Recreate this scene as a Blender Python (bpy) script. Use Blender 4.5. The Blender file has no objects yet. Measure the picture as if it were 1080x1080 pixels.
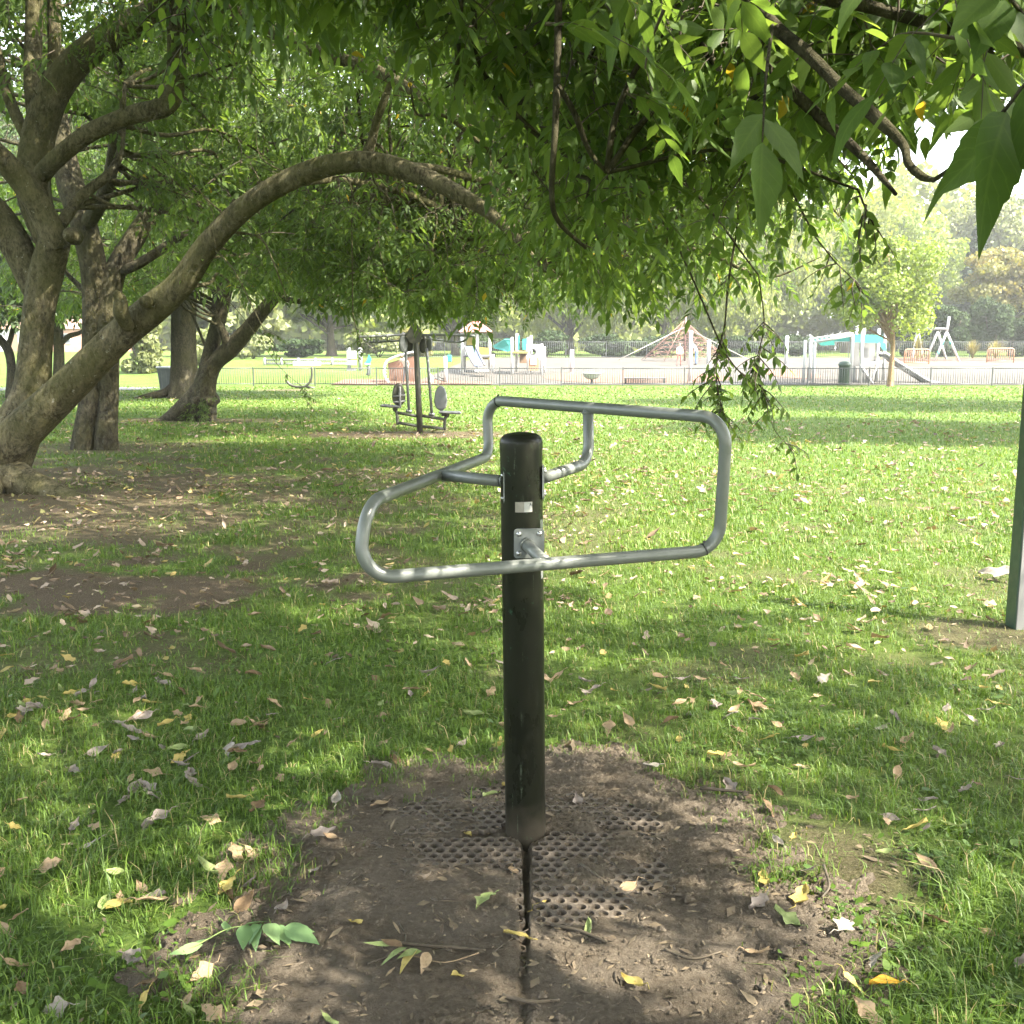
import bpy, math, random
import numpy as np
from mathutils import Vector, Matrix

SC = bpy.context.scene
COL = SC.collection
rng = np.random.default_rng(11)
random.seed(11)

# ------------------------------------------------------------------ camera
CAM_H = 1.60
TILT = math.radians(8.84)
def P(px, py, Y):
    """world point seen at photo pixel (px,py) (1080 frame) at ground distance Y"""
    u = (px - 540) / 1080.0
    v = (540 - py) / 1080.0
    ct, st = math.cos(TILT), math.sin(TILT)
    dy = ct + v * st
    dz = -st + v * ct
    k = Y / dy
    return np.array([u * k, Y, CAM_H + dz * k])
def proj(p):
    """world (N,3) -> photo pixels"""
    ct, st = math.cos(TILT), math.sin(TILT)
    x, y, z = p[..., 0], p[..., 1], p[..., 2] - CAM_H
    zc = y * ct - z * st
    zc = np.where(np.abs(zc) < 1e-3, 1e-3, zc)
    vc = y * st + z * ct
    return 540 + 1080 * x / zc, 540 - 1080 * vc / zc, zc

def smooth(a, b, x):
    t = np.clip((x - a) / (b - a), 0, 1)
    return t * t * (3 - 2 * t)

_perm = np.random.default_rng(5).random((256, 256))
def vnoise(x, y, f=1.0):
    """value noise in 0..1"""
    x = np.asarray(x, float) * f + 117.3
    y = np.asarray(y, float) * f + 71.9
    xi, yi = np.floor(x).astype(int), np.floor(y).astype(int)
    tx, ty = x - xi, y - yi
    tx, ty = tx * tx * (3 - 2 * tx), ty * ty * (3 - 2 * ty)
    g = lambda i, j: _perm[i % 256, j % 256]
    return (g(xi, yi) * (1 - tx) + g(xi + 1, yi) * tx) * (1 - ty) + (g(xi, yi + 1) * (1 - tx) + g(xi + 1, yi + 1) * tx) * ty
def fbm(x, y, f=1.0, o=4):
    s, a, t = 0, .5, 0
    for k in range(o):
        s = s + a * vnoise(x + 13.1 * k, y - 7.7 * k, f); t += a
        a *= .5; f *= 2.03
    return s / t

def ground_z(x, y):
    x = np.asarray(x, float); y = np.asarray(y, float)
    z = 1.19 * smooth(49.5, 76, y) + np.clip(y - 76, 0, 60) * .012
    z = z + .02 * (fbm(x, y, .35, 2) - .5) * smooth(1.0, 8, y) * (1 - smooth(40, 49, y))
    return z

# ------------------------------------------------------------------ mesh collecting
class MB:
    def __init__(self):
        self.v, self.r, self.f, self.n = [], [], [], 0; self.uv = {}
    def add(self, verts, faces, mi=0, rnd=None, uv=None):
        """faces: list of (M,k) int arrays or one array"""
        verts = np.asarray(verts, np.float32).reshape(-1, 3)
        if not isinstance(faces, (list, tuple)):
            faces = [faces]
        for f in faces:
            f = np.asarray(f, np.int64)
            if f.size:
                self.f.append((f + self.n, mi))
        self.v.append(verts)
        if rnd is None:
            rnd = np.full(len(verts), .5, np.float32)
        self.r.append(np.asarray(rnd, np.float32) * np.ones(len(verts), np.float32))
        if uv is not None: self.uv[self.n] = np.asarray(uv, np.float32)
        self.n += len(verts)
    # ---- shapes
    def box(self, c, s, rot=None, mi=0, bev=0.0):
        c = np.asarray(c, float); h = np.asarray(s, float) / 2
        if bev > 0:
            b = min(bev, h.min() * .9)
            vs = []
            for sx in (-1, 1):
                for sy in (-1, 1):
                    for sz in (-1, 1):
                        sg = np.array([sx, sy, sz])
                        for ax in range(3):
                            p = sg * (h - b); p[ax] = sg[ax] * h[ax]
                            vs.append(p)
            vs = np.array(vs)
            idx = lambda sx, sy, sz, ax: ((sx * 2 + sy) * 2 + sz) * 3 + ax
            quads, tris = [], []
            for ax in range(3):
                o = [a for a in range(3) if a != ax]
                for s_ in (0, 1):
                    q = []
                    for a, b2 in ((0, 0), (1, 0), (1, 1), (0, 1)):
                        k = [0, 0, 0]; k[ax] = s_; k[o[0]] = a; k[o[1]] = b2
                        q.append(idx(*k, ax))
                    if (s_ == 0) ^ (ax == 1): q = q[::-1]
                    quads.append(q)
                for a in (0, 1):
                    for b2 in (0, 1):
                        k0 = [0, 0, 0]; k0[ax] = 0; k0[o[0]] = a; k0[o[1]] = b2
                        k1 = list(k0); k1[ax] = 1
                        q = [idx(*k0, o[0]), idx(*k1, o[0]), idx(*k1, o[1]), idx(*k0, o[1])]
                        quads.append(q)
            for sx in (0, 1):
                for sy in (0, 1):
                    for sz in (0, 1):
                        tris.append([idx(sx, sy, sz, 0), idx(sx, sy, sz, 1), idx(sx, sy, sz, 2)])
            fs = [np.array(quads), np.array(tris)]
        else:
            vs = np.array([[x, y, z] for x in (-1, 1) for y in (-1, 1) for z in (-1, 1)]) * h
            fs = [np.array([[0, 1, 3, 2], [4, 6, 7, 5], [0, 4, 5, 1], [2, 3, 7, 6], [0, 2, 6, 4], [1, 5, 7, 3]])]
        if rot is not None:
            vs = vs @ np.asarray(rot).T
        self.add(vs + c, fs, mi)
    def tube(self, pts, rad, n=10, closed=False, mi=0, caps=True, wob=0.0, seed=0, ov=None):
        pts = np.asarray(pts, float); m = len(pts)
        rad = np.broadcast_to(np.asarray(rad, float), (m,))
        if closed:
            T = np.roll(pts, -1, 0) - np.roll(pts, 1, 0)
        else:
            T = np.gradient(pts, axis=0)
        T = T / (np.linalg.norm(T, axis=1, keepdims=True) + 1e-12)
        ref = np.array([0, 0, 1.]) if abs(T[0][2]) < .9 else np.array([1., 0, 0])
        N = np.zeros_like(T)
        nv = np.cross(T[0], np.cross(ref, T[0])); nv /= np.linalg.norm(nv)
        for i in range(m):
            nv = nv - T[i] * nv.dot(T[i]); nv /= (np.linalg.norm(nv) + 1e-12)
            N[i] = nv
        B = np.cross(T, N)
        if closed:   # untwist
            end = N[-1] - T[0] * N[-1].dot(T[0])
            ang = math.atan2(end.dot(B[0]), end.dot(N[0]))
            for i in range(m):
                a = -ang * i / m
                c, s = math.cos(a), math.sin(a)
                N[i], B[i] = N[i] * c + B[i] * s, B[i] * c - N[i] * s
        th = np.linspace(0, 2 * math.pi, n, endpoint=False)
        R = rad[:, None] * np.ones((1, n))
        if wob > 0:
            g = np.random.default_rng(seed)
            s_ = np.r_[0, np.cumsum(np.linalg.norm(np.diff(pts, axis=0), axis=1))][:, None]
            for k in (2, 3, 5, 7):
                R = R * (1 + wob / (k ** .5) * np.sin(k * th[None] + g.uniform(0, 6) + s_ * g.uniform(-1.2, 1.2) / max(rad.max(), .02) * .25)
                         * (.6 + .4 * np.sin(s_ * g.uniform(1, 3) / max(rad.max(), .03) * .3 + g.uniform(0, 6))))
        if ov is not None:
            R = R * ov(th, np.arange(m))
        vs = pts[:, None] + R[..., None] * (np.cos(th)[None, :, None] * N[:, None] + np.sin(th)[None, :, None] * B[:, None])
        vs = vs.reshape(-1, 3)
        k = m if closed else m - 1
        i = np.arange(k)[:, None]; j = np.arange(n)[None]
        a = i * n + j; b = i * n + (j + 1) % n
        i2 = (i + 1) % m
        c = i2 * n + (j + 1) % n; d = i2 * n + j
        fs = [np.stack([a + 0 * b, b, c, d], -1).reshape(-1, 4)]
        if caps and not closed:
            vs = np.vstack([vs, pts[0], pts[-1]])
            jj = np.arange(n)
            fs.append(np.stack([(jj + 1) % n, jj, np.full(n, m * n)], -1))
            fs.append(np.stack([(m - 1) * n + jj, (m - 1) * n + (jj + 1) % n, np.full(n, m * n + 1)], -1))
        self.add(vs, fs, mi)
    def bar(self, a, b, r, n=8, mi=0):
        self.tube(np.array([a, b], float), r, n, mi=mi)
    def lathe(self, prof, n=32, c=(0, 0, 0), mi=0):
        """prof: list of (r,z); revolve about z"""
        prof = np.array(prof, float); m = len(prof)
        th = np.linspace(0, 2 * math.pi, n, endpoint=False)
        vs = np.stack([prof[:, 0, None] * np.cos(th), prof[:, 0, None] * np.sin(th), prof[:, 1, None] + 0 * th], -1).reshape(-1, 3) + np.asarray(c)
        i = np.arange(m - 1)[:, None]; j = np.arange(n)[None]
        f = np.stack([i * n + j, i * n + (j + 1) % n, (i + 1) * n + (j + 1) % n, (i + 1) * n + j], -1).reshape(-1, 4)
        self.add(vs, f, mi)
    def prism(self, poly, thick, M=None, mi=0):
        """polygon in XY extruded in Z by thick, transformed by 4x4 M"""
        poly = np.array(poly, float); n = len(poly)
        vs = np.vstack([np.c_[poly, np.full(n, -thick / 2)], np.c_[poly, np.full(n, thick / 2)]])
        if M is not None:
            M = np.array(M); vs = vs @ M[:3, :3].T + M[:3, 3]
        j = np.arange(n)
        self.add(vs, [np.stack([j, (j + 1) % n, (j + 1) % n + n, j + n], -1),
                      np.arange(n)[::-1][None], (np.arange(n) + n)[None]], mi)
    def build(self, name, mats, parent=None, smooth_=True, loc=None):
        me = bpy.data.meshes.new(name)
        if not isinstance(mats, (list, tuple)): mats = [mats]
        v = np.vstack(self.v)
        if loc is not None: v = v - np.asarray(loc, np.float32)
        lv = np.concatenate([f.ravel() for f, _ in self.f]).astype(np.int32)
        ln = np.concatenate([np.full(len(f), f.shape[1]) for f, _ in self.f]).astype(np.int32)
        mi = np.concatenate([np.full(len(f), m) for f, m in self.f]).astype(np.int32)
        ls = np.r_[0, np.cumsum(ln)[:-1]].astype(np.int32)
        me.vertices.add(len(v)); me.vertices.foreach_set('co', v.astype(np.float32).ravel())
        me.loops.add(len(lv)); me.loops.foreach_set('vertex_index', lv)
        me.polygons.add(len(ln)); me.polygons.foreach_set('loop_start', ls)
        try: me.polygons.foreach_set('loop_total', ln)
        except Exception: pass
        me.polygons.foreach_set('material_index', mi)
        me.polygons.foreach_set('use_smooth', np.full(len(ln), bool(smooth_)))
        at = me.attributes.new('rnd', 'FLOAT', 'POINT')
        at.data.foreach_set('value', np.concatenate(self.r))
        if self.uv:
            U = np.ones((self.n, 2), np.float32)
            for k, q in self.uv.items(): U[k:k + len(q)] = q
            for nm_, c_ in (('edge', 0), ('along', 1)):
                at = me.attributes.new(nm_, 'FLOAT', 'POINT'); at.data.foreach_set('value', np.ascontiguousarray(U[:, c_]))
        for m in mats: me.materials.append(m)
        me.update(calc_edges=True)
        if smooth_ == 'auto':
            try: me.set_sharp_from_angle(angle=math.radians(35))
            except Exception: pass
        o = bpy.data.objects.new(name, me); COL.objects.link(o)
        if parent is not None: o.parent = parent
        if loc is not None: o.location = Vector([float(q) for q in loc])
        return o

def tag(o, label=None, cat=None, group=None, kind=None):
    if label: o['label'] = label
    if cat: o['category'] = cat
    if group: o['group'] = group
    if kind: o['kind'] = kind
    return o
def thing(name, label, cat, loc=(0, 0, 0), rz=0.0, group=None):
    o = bpy.data.objects.new(name, None); COL.objects.link(o)
    o.empty_display_size = .1
    o.location = Vector([float(q) for q in loc]); o.rotation_euler = (0, 0, rz)
    return tag(o, label, cat, group)
def copy_tree(o, parent=None):
    c = o.copy(); COL.objects.link(c)
    if parent is not None: c.parent = parent
    for ch in [q for q in o.children]:
        copy_tree(ch, c)
    return c

def spline(pts, n=8):
    """Catmull-Rom through rows (any columns)"""
    p = np.asarray(pts, float)
    p = np.vstack([2 * p[0] - p[1], p, 2 * p[-1] - p[-2]])
    out = []
    for i in range(1, len(p) - 2):
        for t in np.linspace(0, 1, n, endpoint=False):
            a, b, c, d = p[i - 1], p[i], p[i + 1], p[i + 2]
            out.append(.5 * ((2 * b) + (-a + c) * t + (2 * a - 5 * b + 4 * c - d) * t * t + (-a + 3 * b - 3 * c + d) * t ** 3))
    out.append(p[-2])
    return np.array(out)
def fillet(pts, rads, closed=False, n=8):
    pts = [np.asarray(p, float) for p in pts]; out = []
    N = len(pts)
    for i, p in enumerate(pts):
        if not closed and i in (0, N - 1):
            out.append(p); continue
        a, b = pts[i - 1] - p, pts[(i + 1) % N] - p
        la, lb = np.linalg.norm(a), np.linalg.norm(b)
        a, b = a / la, b / lb
        ang = math.acos(np.clip(a.dot(b), -1, 1))
        d = min(rads[i] / math.tan(ang / 2), la * .48, lb * .48)
        r = d * math.tan(ang / 2)
        bis = (a + b); bis /= np.linalg.norm(bis)
        c = p + bis * (r / math.sin(ang / 2))
        s, e = p + a * d - c, p + b * d - c
        w = math.acos(np.clip(s.dot(e) / (r * r), -1, 1))
        for t in np.linspace(0, 1, n + 1):
            out.append(c + (math.sin((1 - t) * w) * s + math.sin(t * w) * e) / math.sin(w))
    return np.array(out)
# ------------------------------------------------------------------ materials
def srgb(r, g, b):
    f = lambda c: (c / 255 / 12.92) if c / 255 <= .04045 else ((c / 255 + .055) / 1.055) ** 2.4
    return (f(r), f(g), f(b), 1)
class NT:
    def __init__(self, name):
        self.m = bpy.data.materials.new(name); self.m.use_nodes = True
        self.t = self.m.node_tree; self.t.nodes.clear()
        self.out = self.n('ShaderNodeOutputMaterial')
    def n(self, typ, **kw):
        nd = self.t.nodes.new(typ)
        for k, v in kw.items():
            if k.startswith('i_'):
                nd.inputs[k[2:].replace('_', ' ')].default_value = v
            else: setattr(nd, k, v)
        return nd
    def l(self, a, b): self.t.links.new(a, b)
    def ramp(self, fac, stops, interp='LINEAR'):
        r = self.n('ShaderNodeValToRGB'); cr = r.color_ramp; cr.interpolation = interp
        while len(cr.elements) < len(stops): cr.elements.new(.5)
        for e, (p, c) in zip(cr.elements, stops):
            e.position = p; e.color = c if len(c) == 4 else (*c, 1)
        self.l(fac, r.inputs[0]); return r.outputs[0]
    def noise(self, scale, detail=4, rough=.55, coord='Object', stretch=None, dist=0.0):
        tc = self.n('ShaderNodeTexCoord'); src = tc.outputs[coord]
        if stretch:
            mp = self.n('ShaderNodeMapping'); mp.inputs['Scale'].default_value = stretch
            self.l(src, mp.inputs[0]); src = mp.outputs[0]
        nz = self.n('ShaderNodeTexNoise'); nz.inputs['Scale'].default_value = scale
        nz.inputs['Detail'].default_value = detail; nz.inputs['Roughness'].default_value = rough
        nz.inputs['Distortion'].default_value = dist
        self.l(src, nz.inputs['Vector']); return nz.outputs['Fac']
    def mixc(self, fac, a, b, mode='MIX'):
        m = self.n('ShaderNodeMix', data_type='RGBA', blend_type=mode)
        for s, v in ((0, fac), (6, a), (7, b)):
            if hasattr(v, 'is_linked') or hasattr(v, 'links'): self.l(v, m.inputs[s])
            else: m.inputs[s].default_value = v if not isinstance(v, tuple) or len(v) == 4 else (*v, 1)
        return m.outputs[2]
    def bump(self, h, strength=.4, dist=.01, normal=None):
        b = self.n('ShaderNodeBump'); b.inputs['Strength'].default_value = strength
        b.inputs['Distance'].default_value = dist; self.l(h, b.inputs['Height'])
        if normal is not None: self.l(normal, b.inputs['Normal'])
        return b.outputs[0]
    def principled(self, col, rough=.5, metal=0, spec=.5, normal=None, coat=0):
        p = self.n('ShaderNodeBsdfPrincipled')
        for nm, v in (('Base Color', col), ('Roughness', rough), ('Metallic', metal), ('Specular IOR Level', spec), ('Coat Weight', coat)):
            if hasattr(v, 'links'): self.l(v, p.inputs[nm])
            else: p.inputs[nm].default_value = v if not isinstance(v, tuple) or len(v) == 4 else (*v, 1)
        if normal is not None: self.l(normal, p.inputs['Normal'])
        return p.outputs[0]
    def done(self, sh):
        self.l(sh, self.out.inputs[0]); return self.m

def m_paint(name, c, rough=.4, metal=0, var=.12, scale=9, dirt=None, spec=.5, bump=0):
    t = NT(name)
    n1 = t.noise(scale, 5, .6)
    a = tuple(x * (1 - var) for x in c[:3]); b = tuple(min(1, x * (1 + var)) for x in c[:3])
    col = t.ramp(n1, [(.3, a), (.7, b)])
    if dirt:
        n2 = t.noise(scale * 2.3, 6, .7)
        msk = t.ramp(n2, [(.56, (0, 0, 0)), (.68, (1, 1, 1))])
        col = t.mixc(msk, col, dirt)
    nrm = t.bump(t.noise(60, 3), bump, .002) if bump else None
    rr = t.ramp(t.noise(scale * 1.7, 4), [(.3, (rough * .8,) * 3), (.7, (min(1, rough * 1.25),) * 3)])
    return t.done(t.principled(col, rr, metal, spec, nrm))

def m_leaf(name, stops, trans=.35, rough=.42, vein=False, spec=.4, tcol=1.5, clump=.0):
    t = NT(name)
    at = t.n('ShaderNodeAttribute', attribute_name='rnd')
    fac = at.outputs['Fac']
    if clump > 0:
        nz = t.noise(clump, 2, .5)
        ma = t.n('ShaderNodeMath', operation='ADD'); t.l(fac, ma.inputs[0]); t.l(nz, ma.inputs[1])
        mb = t.n('ShaderNodeMath', operation='MULTIPLY'); t.l(ma.outputs[0], mb.inputs[0]); mb.inputs[1].default_value = .5
        fac = mb.outputs[0]
    col = t.ramp(fac, stops)
    nrm = None
    if vein:
        e = t.n('ShaderNodeAttribute', attribute_name='edge').outputs['Fac']; a = t.n('ShaderNodeAttribute', attribute_name='along').outputs['Fac']
        m1 = t.n('ShaderNodeMath', operation='MULTIPLY_ADD'); t.l(e, m1.inputs[0]); m1.inputs[1].default_value = -.22; t.l(a, m1.inputs[2])
        m2 = t.n('ShaderNodeMath', operation='MULTIPLY'); t.l(m1.outputs[0], m2.inputs[0]); m2.inputs[1].default_value = 8.0
        m3 = t.n('ShaderNodeMath', operation='PINGPONG'); t.l(m2.outputs[0], m3.inputs[0]); m3.inputs[1].default_value = .5
        sv = t.ramp(m3.outputs[0], [(.0, (.75,) * 3), (.09, (0, 0, 0))])
        mv = t.ramp(e, [(.0, (1, 1, 1)), (.13, (0, 0, 0))])
        vm = t.mixc(1.0, sv, mv, 'LIGHTEN')
        col = t.mixc(t.mixc(.26, (0, 0, 0), vm), col, (.13, .19, .05))
        n4 = t.noise(35, 4, .6)
        col = t.mixc(t.ramp(n4, [(.3, (0, 0, 0)), (.75, (.5, .5, .5))]), col, t.mixc(.5, col, (.02, .04, .008)))
        bl = t.ramp(t.noise(55, 3, .7), [(.66, (0, 0, 0)), (.70, (1, 1, 1))]); gt = t.ramp(t.noise(4, 2, .5), [(.52, (0, 0, 0)), (.6, (.8, .8, .8))])
        col = t.mixc(t.mixc(1.0, bl, gt, 'MULTIPLY'), col, (.11, .075, .03))
        nrm = t.bump(vm, -.25, .001, t.bump(t.noise(28, 3, .6), .25, .006))
    sh = t.principled(col, rough, 0, spec, nrm)
    if trans > 0:
        tr = t.n('ShaderNodeBsdfTranslucent')
        hs = t.mixc(1.0, col, (1.22 * tcol, 1.2 * tcol, .58 * tcol), 'MULTIPLY')
        t.l(hs, tr.inputs[0])
        mx = t.n('ShaderNodeMixShader'); mx.inputs[0].default_value = trans
        t.l(sh, mx.inputs[1]); t.l(tr.outputs[0], mx.inputs[2]); sh = mx.outputs[0]
    return t.done(sh)

def m_bark(name, dark, light, lichen=None, scale=14, lich_amt=.62, bump=.8):
    t = NT(name)
    n1 = t.noise(scale, 8, .68, stretch=(1, 1, .45), dist=.8)
    n5 = t.noise(scale * 3.6, 6, .7, stretch=(1, 1, .6), dist=.5)
    n2 = t.noise(scale * .22, 4, .6)
    ma = t.n('ShaderNodeMath', operation='MULTIPLY_ADD'); t.l(n5, ma.inputs[0]); ma.inputs[1].default_value = .55
    mb_ = t.n('ShaderNodeMath', operation='MULTIPLY'); t.l(n1, mb_.inputs[0]); mb_.inputs[1].default_value = .5; t.l(mb_.outputs[0], ma.inputs[2])
    mid = tuple(a * .55 + b * .45 for a, b in zip(dark, light))
    col = t.ramp(ma.outputs[0], [(.36, tuple(x * .6 for x in dark)), (.46, dark), (.54, mid), (.66, light)])
    col = t.mixc(t.ramp(n2, [(.38, (0, 0, 0)), (.62, (1, 1, 1))]), col, t.mixc(.55, col, (mid[0] * .75, mid[1] * .85, mid[2] * .42)))
    if lichen:
        n3 = t.noise(scale * 1.6, 6, .72)
        col = t.mixc(t.ramp(n3, [(lich_amt, (0, 0, 0)), (lich_amt + .05, (.85, .85, .85))]), col, lichen)
    nb = t.bump(n1, bump, .05)
    nb = t.bump(n5, bump * .9, .02, nb)
    return t.done(t.principled(col, .9, 0, .12, nb))

M = {}
M['post'] = None
def _post():
    t = NT('post_paint')
    n1 = t.noise(7, 6, .65, stretch=(1, 1, .5)); n2 = t.noise(45, 5, .7)
    col = t.ramp(n1, [(.35, (.007, .008, .005)), (.62, (.011, .0115, .007)), (.8, (.022, .019, .012))])
    # worn scuffs: a few flakes and scratches showing undercoat
    msk = t.ramp(n2, [(.63, (0, 0, 0)), (.655, (1, 1, 1))])
    n4 = t.noise(3.1, 3, .5)
    gate = t.ramp(n4, [(.5, (0, 0, 0)), (.6, (1, 1, 1))])
    mm = t.mixc(1.0, msk, gate, 'MULTIPLY')
    col = t.mixc(mm, col, (.03, .07, .04))
    chip = t.ramp(t.noise(26, 2, .5), [(.77, (0, 0, 0)), (.785, (1, 1, 1))])
    col = t.mixc(chip, col, (.34, .26, .2))
    scr = t.ramp(t.noise(5, 2, .4, stretch=(26, 26, 1.2)), [(.70, (0, 0, 0)), (.72, (1, 1, 1))])
    col = t.mixc(t.mixc(1.0, scr, t.ramp(n2, [(.45, (0, 0, 0)), (.55, (.8, .8, .8))]), 'MULTIPLY'), col, (.06, .075, .05))
    # mud splashed on the foot of the post
    tc = t.n('ShaderNodeTexCoord'); sx = t.n('ShaderNodeSeparateXYZ'); t.l(tc.outputs['Object'], sx.inputs[0])
    mr = t.n('ShaderNodeMapRange'); mr.inputs[1].default_value = .0; mr.inputs[2].default_value = .22
    mr.inputs[3].default_value = 1; mr.inputs[4].default_value = 0; t.l(sx.outputs[2], mr.inputs[0])
    ad = t.n('ShaderNodeMath', operation='ADD'); t.l(mr.outputs[0], ad.inputs[0])
    n5 = t.noise(18, 6, .7); t.l(n5, ad.inputs[1])
    hv = t.n('ShaderNodeMath', operation='MULTIPLY'); t.l(ad.outputs[0], hv.inputs[0]); hv.inputs[1].default_value = .5
    mud = t.ramp(hv.outputs[0], [(.46, (0, 0, 0)), (.80, (.6, .6, .6))])
    col = t.mixc(mud, col, (.06, .046, .031))
    ro = t.mixc(mud, t.ramp(n1, [(.3, (.22,) * 3), (.7, (.40,) * 3)]), (.85, .85, .85))
    return t.done(t.principled(col, ro, 0, .18, t.bump(t.noise(30, 4), .08, .003)))
M['post'] = _post()
M['tube'] = m_paint('galvanised_tube', (.135, .145, .132), .36, .15, .10, 14, None, .5)
M['plate'] = m_paint('galvanised_plate', (.17, .18, .175), .42, .3, .14, 25)
M['bolt'] = m_paint('bolt_steel', (.5, .5, .5), .28, .9, .1, 60)
M['black'] = m_paint('black_plastic', (.012, .012, .012), .5)
M['sticker'] = m_paint('sticker_foil', (.36, .355, .34), .4, 0, .06, 40)
M['sticker2'] = m_paint('sticker_foil_worn', (.23, .21, .18), .5, 0, .12, 60)
M['dkgreen'] = m_paint('dark_green_paint', (.03, .06, .035), .45, 0, .2, 8, (.06, .06, .045))
M['palegrey'] = m_paint('pale_grey_paint', (.17, .17, .165), .5, 0, .1, 6)
M['machine'] = m_paint('machine_paint', (.035, .035, .025), .5, 0, .25, 6, (.07, .055, .035))
M['mgrey'] = m_paint('machine_grey', (.12, .125, .125), .45, .2, .15, 8)
M['mseat'] = m_paint('seat_plastic', (.06, .063, .063), .5, 0, .12, 9)
M['fence'] = m_paint('fence_grey', (.045, .05, .049), .5, .1, .1, 2)
M['fencelt'] = m_paint('fence_light', (.2, .2, .2), .5, .1, .1, 2)
M['white'] = m_paint('white_powdercoat', (.42, .42, .41), .4, 0, .05, 2)
M['teal'] = m_paint('teal_panel', (.035, .25, .22), .4, 0, .08, 2)
M['orange'] = m_paint('orange_paint', (.26, .14, .075), .45, 0, .1, 2)
M['redroof'] = m_paint('red_roof', (.30, .10, .08), .5, 0, .1, 2)
M['yellow'] = m_paint('yellow_panel', (.32, .25, .05), .5, 0, .1, 2)
M['blue'] = m_paint('blue_grey_slide', (.10, .13, .22), .4, 0, .1, 2)
M['grey'] = m_paint('grey_panel', (.12, .12, .118), .5, 0, .1, 2)
M['bin'] = m_paint('bin_plastic', (.10, .115, .125), .5, 0, .12, 3)
M['binlid'] = m_paint('bin_lid', (.26, .28, .29), .5, 0, .1, 3)
M['rope'] = m_paint('red_rope', (.19, .10, .075), .7, 0, .15, 5)
M['rope2'] = m_paint('pale_rope', (.25, .235, .20), .7, 0, .1, 5)
M['wood'] = m_paint('weathered_wood', (.20, .13, .08), .8, 0, .25, 4)
M['skin'] = m_paint('skin', (.45, .25, .17), .5)
M['hair'] = m_paint('hair', (.02, .014, .01), .6)
M['shirt'] = m_paint('white_cloth', (.55, .55, .54), .8)
M['jeans'] = m_paint('blue_cloth', (.07, .12, .25), .8)
M['trousers'] = m_paint('grey_cloth', (.12, .12, .13), .8)
M['brick'] = m_paint('brickwork', (.36, .20, .14), .85, 0, .2, 1.5)
M['tile'] = m_paint('roof_tiles', (.24, .15, .11), .8, 0, .2, 1.5)
M['glass'] = m_paint('window_glass', (.05, .06, .07), .08, 0, .1, 1)

# trees
M['bark_a'] = m_bark('bark_grey_green', (.040, .034, .018), (.150, .132, .080), (.22, .215, .165), 9, .63, 1.0)
M['bark_b'] = m_bark('bark_dark', (.026, .022, .014), (.10, .088, .058), (.15, .15, .12), 7, .66, 1.0)
M['bark_far'] = m_bark('bark_far', (.03, .026, .02), (.12, .10, .08), None, 4)
M['bark_young'] = m_bark('bark_young', (.15, .09, .05), (.34, .22, .14), None, 6)
M['twig'] = m_paint('twig_bark', (.055, .042, .026), .85, 0, .35, 20)
M['stem_green'] = m_paint('green_stem', (.16, .22, .06), .6, 0, .15, 20)
G = lambda *c: c
M['leaf'] = m_leaf('ash_leaf', [(0, (.042, .075, .021)), (.35, (.062, .103, .027)), (.7, (.095, .142, .036)), (.93, (.135, .18, .046)), (.975, (.17, .185, .045)), (1, (.32, .22, .03))], .52, .48, tcol=1.8, vein=True, spec=.2)
M['leaf_dark'] = m_leaf('dark_leaf', [(0, (.026, .045, .014)), (.5, (.045, .075, .02)), (.85, (.07, .105, .026)), (1, (.10, .13, .033))], .36, .4, tcol=1.4)
M['leaf_willow'] = m_leaf('willow_leaf', [(0, (.10, .13, .026)), (.5, (.15, .18, .038)), (.9, (.20, .215, .055)), (1, (.22, .22, .07))], .42, .55, clump=.5, tcol=1.2)
M['leaf_lime'] = m_leaf('lime_leaf', [(0, (.10, .15, .021)), (.5, (.15, .20, .033)), (.9, (.195, .23, .046)), (1, (.22, .235, .06))], .38, .5, clump=.6, tcol=1.2)
M['leaf_autumn'] = m_leaf('autumn_leaf', [(0, (.075, .09, .024)), (.4, (.14, .14, .036)), (.75, (.20, .155, .045)), (1, (.25, .15, .05))], .38, .55, clump=.5, tcol=1.2)
M['leaf_conifer'] = m_leaf('conifer_leaf', [(0, (.02, .035, .02)), (.6, (.035, .055, .03)), (1, (.06, .08, .045))], .08, .6, clump=.5)
M['leaf_hedge'] = m_leaf('hedge_leaf', [(0, (.015, .028, .011)), (.6, (.03, .05, .016)), (1, (.055, .08, .025))], .15, .7, clump=.5, spec=.12)
M['leaf_shrub'] = m_leaf('shrub_leaf', [(0, (.08, .098, .036)), (.5, (.13, .15, .056)), (1, (.18, .185, .08))], .3, .6, clump=.8)
M['leaf_pampas'] = m_leaf('pampas_leaf', [(0, (.09, .09, .03)), (.5, (.15, .135, .05)), (1, (.22, .18, .085))], .3, .6)
M['leaf_green_fresh'] = m_leaf('fresh_leaf', [(0, (.11, .19, .075)), (1, (.16, .24, .10))], .2, .5)
LC = {'tan': ((.21, .145, .082), (.32, .235, .145)), 'grey': ((.16, .13, .108), (.26, .22, .19)), 'yellow': ((.30, .235, .06), (.40, .32, .11)),
      'brown': ((.10, .065, .035), (.17, .11, .06)), 'green': ((.16, .21, .07), (.25, .29, .12)), 'orange': ((.5, .26, .02), (.6, .36, .05)), 'pale': ((.20, .175, .14), (.28, .25, .21))}
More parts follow.
